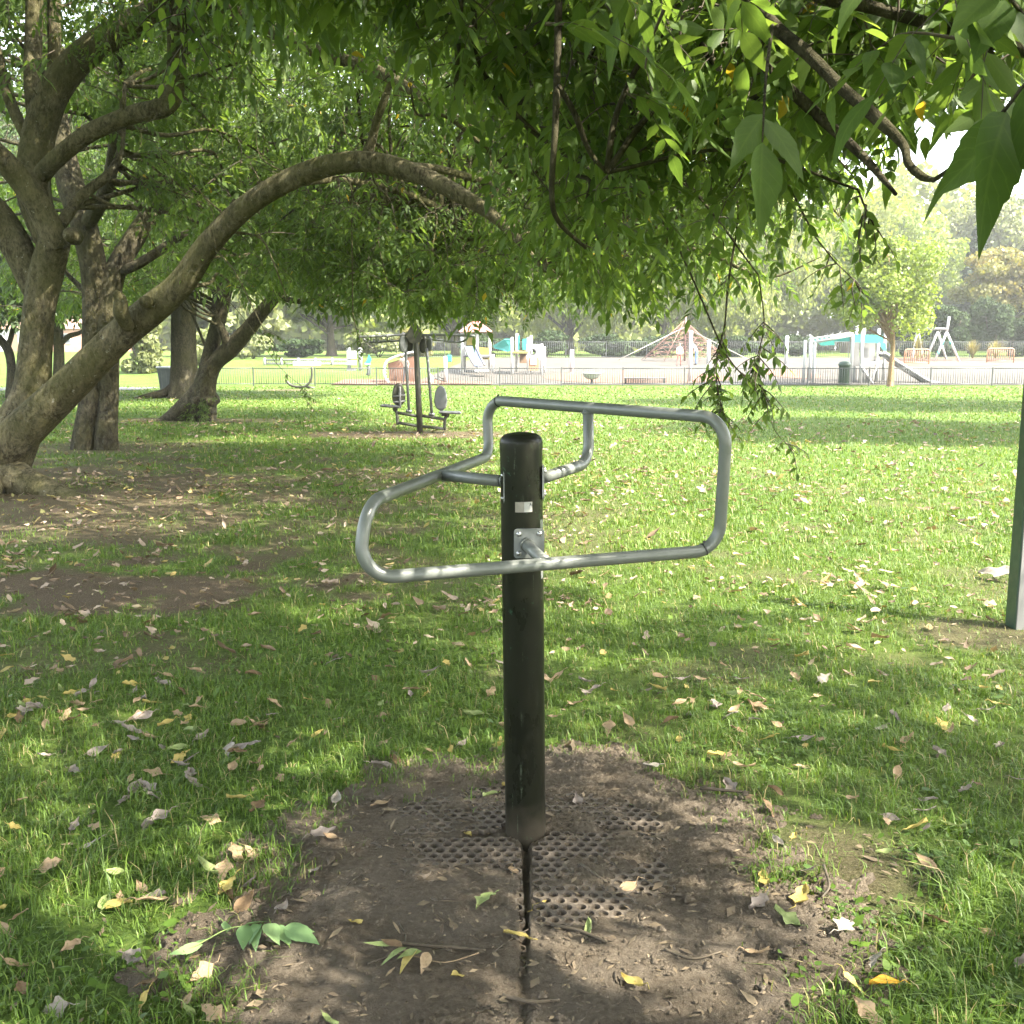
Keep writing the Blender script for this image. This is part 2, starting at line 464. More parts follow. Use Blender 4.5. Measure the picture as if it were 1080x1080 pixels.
def m_dead(name, a, b):
    t = NT(name)
    n1 = t.noise(40, 5, .65); n2 = t.noise(9, 2)
    col = t.ramp(n1, [(.3, a), (.65, b)])
    col = t.mixc(t.ramp(t.noise(120, 3, .6), [(.6, (0, 0, 0)), (.75, (1, 1, 1))]), col, tuple(x * .55 for x in a))
    p = t.principled(col, .7, 0, .25, t.bump(n1, .5, .004))
    tr = t.n('ShaderNodeBsdfTranslucent'); t.l(col, tr.inputs[0])
    mx = t.n('ShaderNodeMixShader'); mx.inputs[0].default_value = .2
    t.l(p, mx.inputs[1]); t.l(tr.outputs[0], mx.inputs[2])
    return t.done(mx.outputs[0])
for k, (a, b) in LC.items(): M['dead_' + k] = m_dead('dry_leaf_' + k, a, b)
M['litter'] = m_leaf('leaf_litter', [(0, (.07, .048, .03)), (.3, (.17, .118, .075)), (.55, (.25, .195, .15)), (.8, (.32, .255, .19)), (.9, (.30, .23, .07)), (1, (.16, .16, .06))], .2, .7, tcol=.9)
M['grass'] = m_leaf('grass_blade', [(0, (.042, .082, .011)), (.4, (.078, .136, .019)), (.72, (.118, .182, .028)), (.90, (.165, .22, .045)), (.95, (.22, .20, .085)), (1, (.28, .22, .12))], .32, .5, spec=.3, tcol=1.3)

def _lawn():
    t = NT('lawn_ground')
    n1 = t.noise(.6, 5, .6); n2 = t.noise(26, 8, .8); n3 = t.noise(110, 6, .8)
    at = t.n('ShaderNodeAttribute', attribute_name='rnd')
    g = t.ramp(n2, [(.34, (.022, .04, .009)), (.47, (.055, .105, .017)), (.56, (.085, .14, .026)), (.66, (.14, .18, .05))])
    g = t.mixc(t.ramp(n1, [(.35, (0, 0, 0)), (.65, (1, 1, 1))]), g, t.mixc(.45, g, (.13, .15, .04)))
    s = t.ramp(n3, [(.34, (.035, .026, .016)), (.5, (.095, .072, .045)), (.66, (.19, .15, .10))])
    col = t.mixc(at.outputs['Fac'], g, s)
    h = t.noise(70, 6, .8)
    return t.done(t.principled(col, .95, 0, .1, t.bump(h, .9, .04)))
M['lawn'] = _lawn()
def _soil():
    t = NT('bare_soil')
    n1 = t.noise(3.5, 5, .6); n2 = t.noise(60, 6, .75); n3 = t.noise(240, 3, .7)
    col = t.ramp(n2, [(.3, (.108, .084, .058)), (.52, (.195, .157, .113)), (.75, (.28, .235, .175))])
    col = t.mixc(t.ramp(n1, [(.4, (0, 0, 0)), (.7, (1, 1, 1))]), col, t.mixc(.5, col, (.25, .215, .17)))
    nb = t.bump(n2, .9, .02)
    nb = t.bump(n3, .8, .006, nb)
    return t.done(t.principled(col, .95, 0, .12, nb))
M['soil'] = _soil()
def _rubber():
    t = NT('muddy_rubber')
    n2 = t.noise(50, 5, .7)
    col = t.ramp(n2, [(.35, (.04, .032, .024)), (.6, (.09, .073, .055)), (.75, (.15, .125, .095))])
    return t.done(t.principled(col, .85, 0, .25, t.bump(n2, .4, .004)))
M['rubber'] = _rubber()
def m_flat(name, a, b, scale, rough=.9):
    t = NT(name)
    n1 = t.noise(scale, 5, .7); n2 = t.noise(scale * .06, 4, .6)
    col = t.ramp(n1, [(.3, a), (.7, b)])
    col = t.mixc(t.ramp(n2, [(.4, (0, 0, 0)), (.65, (1, 1, 1))]), col, t.mixc(.35, col, tuple(x * .6 for x in a)))
    return t.done(t.principled(col, rough, 0, .2, t.bump(n1, .3, .01)))
M['tarmac'] = m_flat('pale_tarmac', (.066, .059, .050), (.092, .083, .071), 20)
M['path'] = m_flat('path_tarmac', (.09, .09, .095), (.13, .13, .135), 20)
M['redsurf'] = m_flat('red_safety_surface', (.135, .075, .052), (.18, .105, .074), 25)
M['barkchip'] = m_flat('bark_chips', (.06, .043, .032), (.10, .074, .055), 15)
# ------------------------------------------------------------------ camera, light
cam = bpy.data.cameras.new('camera'); co = bpy.data.objects.new('camera', cam); COL.objects.link(co)
co.location = (0, 0, CAM_H); co.rotation_euler = (math.radians(90) - TILT, 0, 0)
cam.sensor_width = 36; cam.lens = 36.0; cam.clip_end = 2000; cam.clip_start = .05
SC.camera = co
SUN_EL = math.radians(46)
SUN_D = Vector((0.90, -0.43, 0)).normalized() * math.cos(SUN_EL) + Vector((0, 0, math.sin(SUN_EL)))
SC.world = bpy.data.worlds.new('World'); SC.world.use_nodes = True
nt = SC.world.node_tree
bg = nt.nodes['Background']
sky = nt.nodes.new('ShaderNodeTexSky'); sky.sky_type = 'NISHITA'; sky.sun_disc = False
sky.sun_elevation = SUN_EL; sky.sun_rotation = math.atan2(SUN_D.x, SUN_D.y)
sky.dust_density = 3.0; sky.air_density = 1.2; sky.ozone_density = 1.0
hs = nt.nodes.new('ShaderNodeHueSaturation'); hs.inputs['Saturation'].default_value = .45
nt.links.new(sky.outputs[0], hs.inputs['Color']); nt.links.new(hs.outputs[0], bg.inputs[0]); bg.inputs[1].default_value = .15
sl = bpy.data.lights.new('sun', 'SUN'); sl.energy = 3.4; sl.angle = math.radians(.5); sl.color = (1, .93, .80)
so = bpy.data.objects.new('sun', sl); COL.objects.link(so)
so.rotation_euler = SUN_D.to_track_quat('Z', 'Y').to_euler()
SC.view_settings.view_transform = 'Standard'; SC.view_settings.look = 'None'
SC.view_settings.exposure = 3.1; SC.view_settings.gamma = 1.0
SC.render.engine = 'CYCLES'; SC.cycles.use_denoising = True
SC.cycles.max_bounces = 8; SC.cycles.diffuse_bounces = 5; SC.cycles.transmission_bounces = 6
SC.cycles.caustics_reflective = False; SC.cycles.caustics_refractive = False

POST = np.array([(554.5 - 540) / 1080 * 3.43, 3.245, 0.0])

# ------------------------------------------------------------------ ground sheet
def soil_d(x, y):
    """< 1 inside the worn place round the post"""
    x = np.asarray(x, float); y = np.asarray(y, float)
    rx = np.where(x > .03, .85, .84)
    d = np.hypot((x - .03) / rx, (y - 2.70) / 1.17)
    return d + (fbm(x, y, 1.3, 3) - .5) * .42 + (fbm(x, y, 4.5, 3) - .5) * .42 + (fbm(x, y, 16, 3) - .5) * .26
def bare(x, y):
    """0 lawn .. 1 bare earth"""
    n = fbm(x, y, 2.2, 4) - .5
    b = 1 - smooth(.84, 1.08, soil_d(x, y))
    # worn strip running right of the post, and the worn place by the right-hand post
    b = np.maximum(b, (1 - smooth(.5, 1.1, np.hypot((x - 1.05) / .34, (y - 3.0) / .45) + n * .9)) * .8)
    b = np.maximum(b, (1 - smooth(.6, 1.1, np.hypot((x - 2.75) / .55, (y - 5.75) / .4) + n * .8)) * .75)
    # dark earth at left
    b = np.maximum(b, 1 - smooth(.7, 1.1, np.hypot((x + 3.6) / 2.3, (y - 6.9) / .85) + n * 2.4))
    # thin under the left-hand trees
    b = np.maximum(b, .93 * (1 - smooth(.35, 1.20, np.hypot((x + 5.2) / 5.2, (y - 11.0) / 5.2) + n * 1.9)))
    b = np.maximum(b, .75 * (1 - smooth(.5, 1.2, np.hypot((x + 6.8) / 2.2, (y - 17.4) / 1.6) + n * .9)))
    b = np.maximum(b, .8 * (1 - smooth(.6, 1.1, np.hypot((x + 7.8) / 2.6, (y - 24.5) / 1.1) + n * .9)))
    # bare strip under the seated machine
    b = np.maximum(b, .95 * (1 - smooth(.7, 1.1, np.hypot((x + 1.9) / 2.7, (y - 20.2) / 1.1) + n * .9)))
    b = np.maximum(b, .8 * (1 - smooth(.6, 1.1, np.hypot((x + 9.6) / 1.6, (y - 44.5) / 1.5) + n * .8)))
    # small thin places all over the shaded part
    sh = smooth(.56, .74, fbm(x + 40, y, 1.4, 5)) * .5 * (1 - smooth(9, 24, y))
    return np.clip(np.maximum(b, sh), 0, 1)

def axis(segs):
    out = []
    for a, b, s in segs:
        out.append(np.arange(a, b, s))
    out.append([segs[-1][1]])
    return np.unique(np.round(np.concatenate(out), 4))
gx = axis([(-400, -60, 40), (-60, -14, 2.0), (-14, -5, .5), (-5, 5, .12), (5, 14, .5), (14, 60, 2), (60, 400, 40)])
gy = axis([(-60, 0, 4), (0, 9, .12), (9, 26, .35), (26, 80, 1.2), (80, 150, 6), (150, 700, 50)])
X, Y = np.meshgrid(gx, gy)
Z = ground_z(X, Y)
Bm = bare(X, Y) * (Y < 50)
soil_in = 1 - smooth(.86, 1.10, soil_d(X, Y))
Z = Z - .045 * soil_in
mb = MB()
nx, ny = len(gx), len(gy)
i, j = np.meshgrid(np.arange(ny - 1), np.arange(nx - 1), indexing='ij')
a = (i * nx + j).ravel()
mb.add(np.stack([X, Y, Z], -1).reshape(-1, 3), np.stack([a, a + 1, a + nx + 1, a + nx], -1), 0, Bm.ravel())
tag(mb.build('lawn', M['lawn']), kind='structure')

# ------------------------------------------------------------------ bare soil round the post (fine relief, prints of the buried ring mats)
PITCH = .040
def hexcell(x, y):
    """distance to nearest hex lattice point and its centre"""
    w, h = PITCH, PITCH * math.sqrt(3)
    def near(ox, oy):
        cx = np.round((x - ox) / w) * w + ox; cy = np.round((y - oy) / h) * h + oy
        return cx, cy, np.hypot(x - cx, y - cy)
    c1 = near(0, 0); c2 = near(w / 2, h / 2)
    m = c1[2] < c2[2]
    return np.where(m, c1[0], c2[0]), np.where(m, c1[1], c2[1]), np.minimum(c1[2], c2[2])
SEAM = math.radians(-2)
def soil_h(x, y):
    base = .010 + .034 * (fbm(x, y, 2.3, 4) - .5) + .016 * (fbm(x, y, 9, 4) - .5) + .013 * (fbm(x, y, 30, 3) - .5)
    dx, dy = x - POST[0], y - POST[1] + .02
    r = np.hypot(dx / np.where(dx > 0, 2.0, .62), dy / np.where(dy > 0, .7, 1.15))
    base = base - (.004 + .022 * smooth(.35, .7, fbm(x + 3, y, 5.5, 3))) * (1 - smooth(.14, .46, r + .7 * (fbm(x - 4, y + 2, 5.5, 3) - .5)))               # rings exposed close to the post
    base = base + .016 * smooth(.40, .75, np.hypot(x - POST[0], y - POST[1] + .1))
    # prints of rings further out
    d = hexcell(x - POST[0], y - POST[1])[2]
    pr = smooth(.38, .62, fbm(x + 9, y, 1.6, 3))
    base = base + pr * .006 * (smooth(.010, .014, d) - 1.0 * smooth(.0175, .020, d))
    # open seam between the two front mats
    sd = np.abs(x - POST[0] + .0 + .02 * (POST[1] - y))
    base = base - .032 * (1 - smooth(.006, .018, sd)) * (y < POST[1] - .03) * (1 - .65 * smooth(.55, .9, POST[1] - y))
    for (x0, y0, x1, y1) in ((-.98, 3.02, -.03, 3.20), (.10, 3.22, .62, 3.17)):
        t = np.clip((x - x0) / (x1 - x0), 0, 1)
        sy = np.abs(y - (y0 + t * (y1 - y0) + .02 * np.sin(t * 5)))
        base = base - .02 * (1 - smooth(.003, .011, sy)) * (x > x0) * (x < x1)
    return base
sx_ = np.arange(-1.45, 1.66, .0065); sy_ = np.arange(1.35, 4.2, .0065)
X, Y = np.meshgrid(sx_, sy_)
Z = soil_h(X, Y)
def soil_surf(x, y):
    dd = soil_d(x, y)
    return soil_h(x, y) - .020 * smooth(.80, .98, dd) - .14 * smooth(1.06, 1.22, dd)
Z = soil_surf(X, Y)
Z = np.maximum(Z, -.09)
mb = MB(); nx, ny = len(sx_), len(sy_)
i, j = np.meshgrid(np.arange(ny - 1), np.arange(nx - 1), indexing='ij'); a = (i * nx + j).ravel()
mb.add(np.stack([X, Y, Z], -1).reshape(-1, 3), np.stack([a, a + 1, a + nx + 1, a + nx], -1))
tag(mb.build('soil', M['soil']), kind='structure')

# ------------------------------------------------------------------ ring mats (rubber honeycomb), four meeting at the post
def ring_mat(x0, x1, y0, y1, label, rot, zoff, keep):
    mb = MB(); w, h = PITCH, PITCH * math.sqrt(3)
    n = 12; th = np.arange(n) * 2 * math.pi / n + math.pi / 6
    hexr = (w / 2) / np.cos(((th - 0 + math.pi / 6) % (math.pi / 3)) - math.pi / 6)
    r_in = .0148
    c, s = math.cos(rot), math.sin(rot)
    cs = []
    for k, (ox, oy) in enumerate(((0, 0), (w / 2, h / 2))):
        for ix in range(int(x0 / w) - 2, int(x1 / w) + 2):
            for iy in range(int(y0 / h) - 2, int(y1 / h) + 2):
                x, y = ix * w + ox, iy * h + oy
                if x0 + w / 2 < x < x1 - w / 2 and y0 + w / 2 < y < y1 - w / 2: cs.append((x, y))
    cs = np.array(cs)
    wx = POST[0] + cs[:, 0] * c - cs[:, 1] * s; wy = POST[1] + cs[:, 0] * s + cs[:, 1] * c
    ok = (np.hypot(wx - POST[0], wy - POST[1]) > .085) & keep(wx, wy)
    cs, wx, wy = cs[ok], wx[ok], wy[ok]
    jit = rng.normal(0, 1, (len(cs), 3)) * np.array([.0006, .0006, .0012])
    for k in range(len(cs)):
        ri = r_in * (1 + .06 * math.sin(k * 1.7))
        o = np.c_[hexr * np.cos(th), hexr * np.sin(th), np.zeros(n)]
        i_ = np.c_[ri * np.cos(th), ri * np.sin(th), np.zeros(n) + .001]
        b = np.c_[ri * .93 * np.cos(th), ri * .93 * np.sin(th), np.full(n, -.020)]
        b2 = np.c_[hexr * np.cos(th), hexr * np.sin(th), np.full(n, -.020)]
        v = np.vstack([o, i_, b, b2]); v[n:3 * n] += jit[k]
        v[:, :2] += cs[k]
        vv = v.copy(); vv[:, 0] = v[:, 0] * c - v[:, 1] * s + POST[0]; vv[:, 1] = v[:, 0] * s + v[:, 1] * c + POST[1]
        dist = np.hypot(vv[:, 0] - POST[0], vv[:, 1] - POST[1])
        vv[:, 2] += zoff + .006 * np.exp(-(dist / .16) ** 2) + .004 * (vnoise(vv[:, 0], vv[:, 1], 7) - .5)
        j = np.arange(n); q = lambda A, B: np.stack([A * n + j, A * n + (j + 1) % n, B * n + (j + 1) % n, B * n + j], -1)
        mb.add(vv, np.vstack([q(0, 1), q(1, 2), q(3, 0)]))
    o = mb.build('rubber_mat', M['rubber'], smooth_=False)
    return tag(o, label, 'mat', 'buried rubber ring mats at the post foot')
KR = lambda wx, wy: np.hypot((wx - .03) / .9, (wy - 2.70) / 1.17) < .78
ring_mat(-.86, -.014, -1.1, -.02, 'muddy honeycomb rubber mat in front of the post, left of the open seam', .02, .010, KR)
ring_mat(.014, .86, -1.1, -.0, 'muddy honeycomb rubber mat in front of the post, right of the open seam', -.01, .012, KR)
ring_mat(-.86, -.0, .0, .7, 'muddy honeycomb rubber mat behind the post, on its left side', .10, .008, KR)
ring_mat(.03, .86, .02, .7, 'muddy honeycomb rubber mat behind the post, on its right side', -.06, .011, KR)

# ------------------------------------------------------------------ grass (one mass of blades)
def grass_blades():
    mb = MB()
    # y0,y1, blades per m2, height, width, side margin
    zones = [(1.2, 3.0, 9000, .040, .0032, 1.5), (3.0, 5, 8200, .038, .0036, 1.6), (5, 8, 4300, .040, .0046, 1.7), (8, 13, 1600, .052, .0075, 1.5),
             (13, 22, 420, .055, .014, 2), (22, 34, 95, .058, .026, 3), (34, 49, 40, .058, .045, 4)]
    for y0, y1, dens, hh, ww, mg in zones:
        wmax = y1 * .53 + mg
        N = int(dens * (y1 - y0) * 2 * wmax)
        y = rng.uniform(y0, y1, N); x = rng.uniform(-wmax, wmax, N)
        ok = np.abs(x) < y * .53 + mg
        b = bare(x, y)
        tuft = .55 * fbm(x, y, 13, 2) + .45 * fbm(x, y, 4.5, 3)
        ok &= rng.random(N) < np.clip((1 - b * 1.0), 0, 1) ** 1.1 * np.clip(.22 + 2.6 * (tuft - .28), .12, 1)
        dsoil = soil_d(x, y)
        ok |= (rng.random(N) < .03) & (b > .8) & (dsoil > .80)
        ok &= np.hypot(x - POST[0], y - POST[1]) > .12
        x, y, tuft, b = x[ok], y[ok], tuft[ok], b[ok]; N = len(x)
        # extra long tufts
        big = np.zeros(N)
        for tx, ty, tr in ((.92, 3.68, .13), (1.18, 3.35, .12), (.98, 2.98, .10), (-.55, 3.9, .1), (1.45, 2.75, .2), (-1.3, 3.0, .18), (1.3, 2.35, .2)):
            big = np.maximum(big, np.exp(-((x - tx) ** 2 + (y - ty) ** 2) / tr ** 2))
        h = hh * rng.lognormal(0, .38, N) * (.35 + 1.05 * tuft) * (1 + 1.0 * big) * (1 - .45 * np.clip(b, 0, 1))
        az = rng.uniform(0, 2 * math.pi, N)
        lean = np.abs(rng.normal(0, .75, N)) + .22
        w = ww * rng.uniform(.7, 1.3, N)
        z = ground_z(x, y) - .045 * (1 - smooth(.86, 1.10, dsoil[ok]))
        if y0 < 5: z = np.maximum(z, soil_surf(x, y))
        z = z - .006
        d = np.stack([np.cos(az), np.sin(az), 0 * az], -1)
        s = np.stack([-np.sin(az), np.cos(az), 0 * az], -1) * w[:, None] / 2
        p0 = np.stack([x, y, z], -1)
        up = np.array([0, 0, 1.])
        p1 = p0 + d * (h * lean * .30)[:, None] + up * (h * .62)[:, None]
        p2 = p0 + d * (h * lean * 1.05)[:, None] + up * (h * (1.05 - .28 * np.minimum(lean, 1.6)))[:, None]
        V = np.stack([p0 - s, p0 + s, p1 + s * .85, p1 - s * .85, p2], 1).reshape(-1, 3)
        k = np.arange(N) * 5
        r = np.clip(rng.beta(2.2, 2.6, N) * .9 + .25 * (fbm(x, y, 1.3, 3) - .5) + .10 * b, 0, .92)
        r = np.where(rng.random(N) < .07 + .10 * b, rng.uniform(.93, 1, N), r)
        mb.add(V, [np.stack([k, k + 1, k + 2, k + 3], -1), np.stack([k + 3, k + 2, k + 4], -1)], 0, np.repeat(r, 5))
    # clover and small broad-leaved weeds
    N = 26000; y = rng.uniform(1.4, 7, N); x = rng.uniform(-1, 1, N) * (y * .53 + .8)
    ok = (rng.random(N) < smooth(.52, .72, fbm(x - 20, y + 9, 1.7, 4)) * .9 + .5 * np.exp(-((x - 1.15) ** 2 + (y - 2.35) ** 2) / .12)) & (bare(x, y) < .75)
    x, y = x[ok], y[ok]; N = len(x); ds = soil_d(x, y)
    z = ground_z(x, y) - .045 * (1 - smooth(.86, 1.10, ds)); z = np.where(ds < 1.2, np.maximum(z, soil_surf(x, y)), z) + rng.uniform(.006, .032, N)
    az = rng.uniform(0, 6.28, N); L = rng.lognormal(-4.15, .35, N); u = np.stack([np.cos(az), np.sin(az), rng.normal(.05, .35, N)], -1); w = np.stack([-np.sin(az), np.cos(az), rng.normal(0, .3, N)], -1); c = np.stack([x, y, z], -1); L = L[:, None]
    V = np.stack([c - u * L * .6, c + w * L * .42, c + u * L * .35 + w * L * .36, c + u * L * .62, c + u * L * .35 - w * L * .36, c - w * L * .42], 1).reshape(-1, 3); k = np.arange(N) * 6
    mb.add(V, np.stack([k, k + 1, k + 2, k + 3, k + 4, k + 5], -1), 0, np.repeat(rng.uniform(.0, .6, N), 6))
    print('grass verts', mb.n)
    tag(mb.build('grass', M['grass'], smooth_=True), 'short green lawn grass with thin and bare places', 'grass', kind='stuff')
grass_blades()

# ------------------------------------------------------------------ the faint bright haze that fades the far end of the park
def haze():
    m = bpy.data.materials.new('haze_air'); m.use_nodes = True; t = m.node_tree; t.nodes.clear()
    o = t.nodes.new('ShaderNodeOutputMaterial'); v = t.nodes.new('ShaderNodeVolumePrincipled')
    v.inputs['Color'].default_value = (.93, .95, .90, 1); v.inputs['Density'].default_value = .0008; v.inputs['Anisotropy'].default_value = .3
    t.links.new(v.outputs[0], o.inputs['Volume'])
    b = MB(); b.box((0, 325, 19), (840, 790, 46)); tag(b.build('haze', m, smooth_=False), 'thin bright haze over the whole park', 'haze', kind='stuff')
haze()
SC.cycles.volume_bounces = 0
# ------------------------------------------------------------------ the exercise station in the middle
st = thing('exercise_station', 'dark green post carrying a bent grey tubular handrail loop, standing on bare soil', 'exercise station', POST)
LEAN = Matrix.Rotation(math.radians(-.75), 4, 'Y')
def plocal(px, py, Y): return P(px, py, Y) - POST
PR, PH = .0675, 1.356
mb = MB()
prof = [(PR, -.12), (PR, 0), (PR, .4), (PR, .9), (PR, PH - .06)]
mb.lathe(prof, 48)
o = mb.build('post', M['post'], st); o.matrix_local = LEAN
mb = MB()
capp = [(PR + .0012, -.0), (PR + .0012, .022)] + [(PR + .0012 - .030 * (1 - math.cos(t)), .022 + .030 * math.sin(t)) for t in np.linspace(.2, math.pi / 2, 7)] + [(.02, .0555), (.0005, .057)]
mb.lathe(capp, 48, (0, 0, PH - .06))
o = mb.build('post_cap', M['post'], st); o.matrix_local = LEAN
R = .0195
c1 = plocal(758, 580, 3.20); c2 = plocal(762, 441, 3.16); c3 = plocal(513, 415, 3.95); c4 = plocal(516, 481, 3.92)
c5 = plocal(386, 531, 2.90); c6 = plocal(378, 611, 2.86)
c2[0] = c1[0] + .005; c3[2] = c2[2] + .02
loop = fillet([c1, c2, c3, c4, c5, c6], [.085, .085, .075, .07, .12, .09], True, 12)
mb = MB(); mb.tube(loop, R, 20, closed=True); frame = mb.build('handrail_loop', M['tube'], st)
# left side bar to slanted part of the loop
def on_line(a, b, px):
    best = min(np.linspace(0, 1, 400), key=lambda t: abs(proj((a + (b - a) * t + POST)[None])[0][0] - px))
    return a + (b - a) * best
jl = on_line(c4, c5, 464)
lp = np.array([-PR - .016, .0, jl[2] + .004])
def weld(mb, p, d, r):
    d = d / np.linalg.norm(d); a = np.cross(d, [0, 0, 1.]); a /= np.linalg.norm(a); b = np.cross(d, a)
    A = np.linspace(0, 2 * math.pi, 28, endpoint=False)
    q = p + (np.cos(A)[:, None] * a + np.sin(A)[:, None] * b) * r + d * (.0012 * np.sin(A * 9))[:, None]
    mb.tube(q, .0034 * (1 + .18 * np.sin(A * 11)), 6, closed=True)
mb = MB(); mb.tube(np.array([lp, jl]), R * .97, 18); weld(mb, jl + (lp - jl) / np.linalg.norm(lp - jl) * R * 1.02, jl - lp, R * .97); weld(mb, lp + np.array([.012, 0, 0]), jl - lp, R); mb.build('side_bar', M['tube'], st)
# right stub bending up to the top rail
jt = on_line(c3, c2, 620)
rp = np.array([PR - .012, .01, 1.205])
stub = fillet([rp, np.array([jt[0] + .004, jt[1] * .92, 1.222]), jt], [0, .085, 0], False, 10)
mb = MB(); mb.tube(stub, R * .97, 18); weld(mb, stub[-1] - (stub[-1] - stub[-2]) / np.linalg.norm(stub[-1] - stub[-2]) * R * 1.02, stub[-1] - stub[-2], R * .97); mb.build('side_bar', M['tube'], st)
# front arm
fa = on_line(c6, c1, 577)
pc = P(554, 573, 3.178) - POST
nrm = np.array([pc[0] + .012, pc[1], 0]); nrm /= np.linalg.norm(nrm)
mb = MB(); mb.tube(np.array([pc, fa]), R * .95, 18); weld(mb, fa + (pc - fa) / np.linalg.norm(pc - fa) * R * 1.02, fa - pc, R * .95); weld(mb, pc + (fa - pc) / np.linalg.norm(fa - pc) * .012, fa - pc, R); mb.build('front_arm', M['tube'], st)
def plate(center, normal, w, h):
    n_ = np.asarray(normal, float); n_ /= np.linalg.norm(n_)
    side = np.array([-n_[1], n_[0], 0]); up = np.array([0, 0, 1.])
    r, pts = .010, []
    for cx, cy, a0 in ((1, 1, 0), (-1, 1, 90), (-1, -1, 180), (1, -1, 270)):
        for t in np.linspace(0, 90, 5):
            A = math.radians(a0 + t); pts.append((cx * (w / 2 - r) + r * math.cos(A), cy * (h / 2 - r) + r * math.sin(A)))
    Mx = np.eye(4); Mx[:3, 0] = side; Mx[:3, 1] = up; Mx[:3, 2] = n_; Mx[:3, 3] = center
    m = MB(); m.prism(pts, .006, Mx)
    po = m.build('mounting_plate', M['plate'], st, smooth_=False)
    for sx in (-1, 1):
        for sz in (-1, 1):
            b = MB()
            c = np.asarray(center) + side * sx * (w / 2 - .015) + up * sz * (h / 2 - .016)
            b.tube(np.array([c + n_ * .003, c + n_ * .0045]), .0085, 16)      # washer
            b.tube(np.array([c + n_ * .0045, c + n_ * .008, c + n_ * .0105]), [.0062, .0062, .0042], 14)
            b.build('bolt', M['bolt'], po)
    return po
plate(nrm * (PR + .0005) + np.array([0, 0, pc[2]]), nrm, .096, .094)
plate(np.array([-PR - .003, 0, jl[2] - .012]), (-1, 0, 0), .08, .105)
plate(np.array([PR - .003 - .012, .004, 1.193]), (1, .0, 0), .08, .105)
# black bands on the tube
def band(px, nm='tube_band'):
    pr = proj(loop + POST)
    k = int(np.argmin(np.hypot(pr[0] - px[0], pr[1] - px[1])))
    a, b = loop[k], loop[(k + 1) % len(loop)]
    d = (b - a) / np.linalg.norm(b - a)
    m = MB(); m.tube(np.array([a - d * .0025, a + d * .0025]), R + .0016, 20)
    nub = a + np.array([0, 0, R + .004]); m.box(nub, (.008, .008, .009), None, 0, .002)
    m.build(nm, M['black'], st)
band((524, 418)); band((742, 575))
# stickers wrapped on the post
def wrap(a0, a1, z0, z1, mat, nm='sticker', mi=None):
    m = MB(); A = np.linspace(a0, a1, 8); r = PR + .0006
    lo = np.array([[r * math.sin(t), -r * math.cos(t), z0] for t in A]); hi = lo.copy(); hi[:, 2] = z1
    j = np.arange(7)
    m.add(np.vstack([lo, hi]), np.stack([j, j + 1, j + 9, j + 8], -1))
    o = m.build(nm, mat, st); o.matrix_local = LEAN; return o
zs = (P(553, 535, 3.18) - POST)[2]
s1 = wrap(-.32, .50, zs - .016, zs + .017, M['sticker2'])
m = MB(); A = np.linspace(.10, .48, 5); r = PR + .0011
lo = np.array([[r * math.sin(t), -r * math.cos(t), zs - .0150] for t in A]); hi = lo.copy(); hi[:, 2] = zs + .0160
j = np.arange(4); m.add(np.vstack([lo, hi]), np.stack([j, j + 1, j + 6, j + 5], -1))
o = m.build('sticker_field', M['sticker'], s1)
m = MB()   # tiny printed cross mark in the corner of the sticker
for sgn in (-1, 1):
    t0 = .40; dz = .0022
    pts = np.array([[(PR + .0016) * math.sin(t0 + q * .04), -(PR + .0016) * math.cos(t0 + q * .04), zs + .0095 + sgn * q * .0045] for q in (-1, 1)])
    m.tube(pts, .0005, 4)
m.build('printed_mark', M['black'], s1)
zr = (P(571, 600, 3.24) - POST)[2]
s2 = wrap(1.02, 1.30, zr - .028, zr + .165, M['plate'], 'label_strip')
m = MB(); A = np.linspace(1.04, 1.28, 4); r = PR + .0012
lo = np.array([[r * math.sin(t), -r * math.cos(t), zr - .026] for t in A]); hi = lo.copy(); hi[:, 2] = zr + .012
j = np.arange(3); m.add(np.vstack([lo, hi]), np.stack([j, j + 1, j + 5, j + 4], -1)); m.build('label_end', M['sticker'], s2)

# ------------------------------------------------------------------ square post at the right edge
b0 = P(1070, 662, 5.82); b0[2] = 0
sp = thing('metal_post', 'square dark green post with pale grey front at the right edge of the view', 'post', b0)
m = MB(); m.box((.035, .06, .72), (.07, .12, 1.64), None, 0, .006); m.build('post_body', M['dkgreen'], sp, 'auto')
m = MB(); m.box((.0365, -.0035, .74), (.060, .006, 1.56), None, 0, .002); m.build('front_plate', M['palegrey'], sp, 'auto')
# ------------------------------------------------------------------ seated exercise machine on the lawn
MY = 20.6
mbase = P(443.5, 456.5, MY); mbase[2] = 0
mach = thing('seat_press_machine', 'outdoor two-seat exercise machine with a brown post and overhead arms, on the leaf-strewn lawn', 'exercise machine', mbase)
def ml(zx, zy, dy=0.0):
    """zoom-window pixel -> machine local"""
    p = P(380 + zx / 7.717, 330 + zy / 7.717, MY + dy) - mbase
    return p
m = MB(); a = ml(488, 985); a[2] = -.1
m.tube(np.array([a, ml(470, 600), ml(448, 130), ml(445, 112), ml(440, 96)]), [.062, .058, .054, .054, .03], 18); m.build('post', M['machine'], mach)
m = MB()
for dy in (-.085, .085):
    q = [ml(418, 95, dy), ml(462, 88, dy), ml(505, 165, dy), ml(490, 240, dy), ml(430, 250, dy), ml(395, 235, dy), ml(372, 175, dy)]
    q = np.array(q); n = len(q); off = np.array([0, .012, 0])
    m.add(np.vstack([q - off, q + off]), [np.arange(n)[::-1][None], (np.arange(n) + n)[None], np.stack([np.arange(n), (np.arange(n) + 1) % n, (np.arange(n) + 1) % n + n, np.arange(n) + n], -1)])
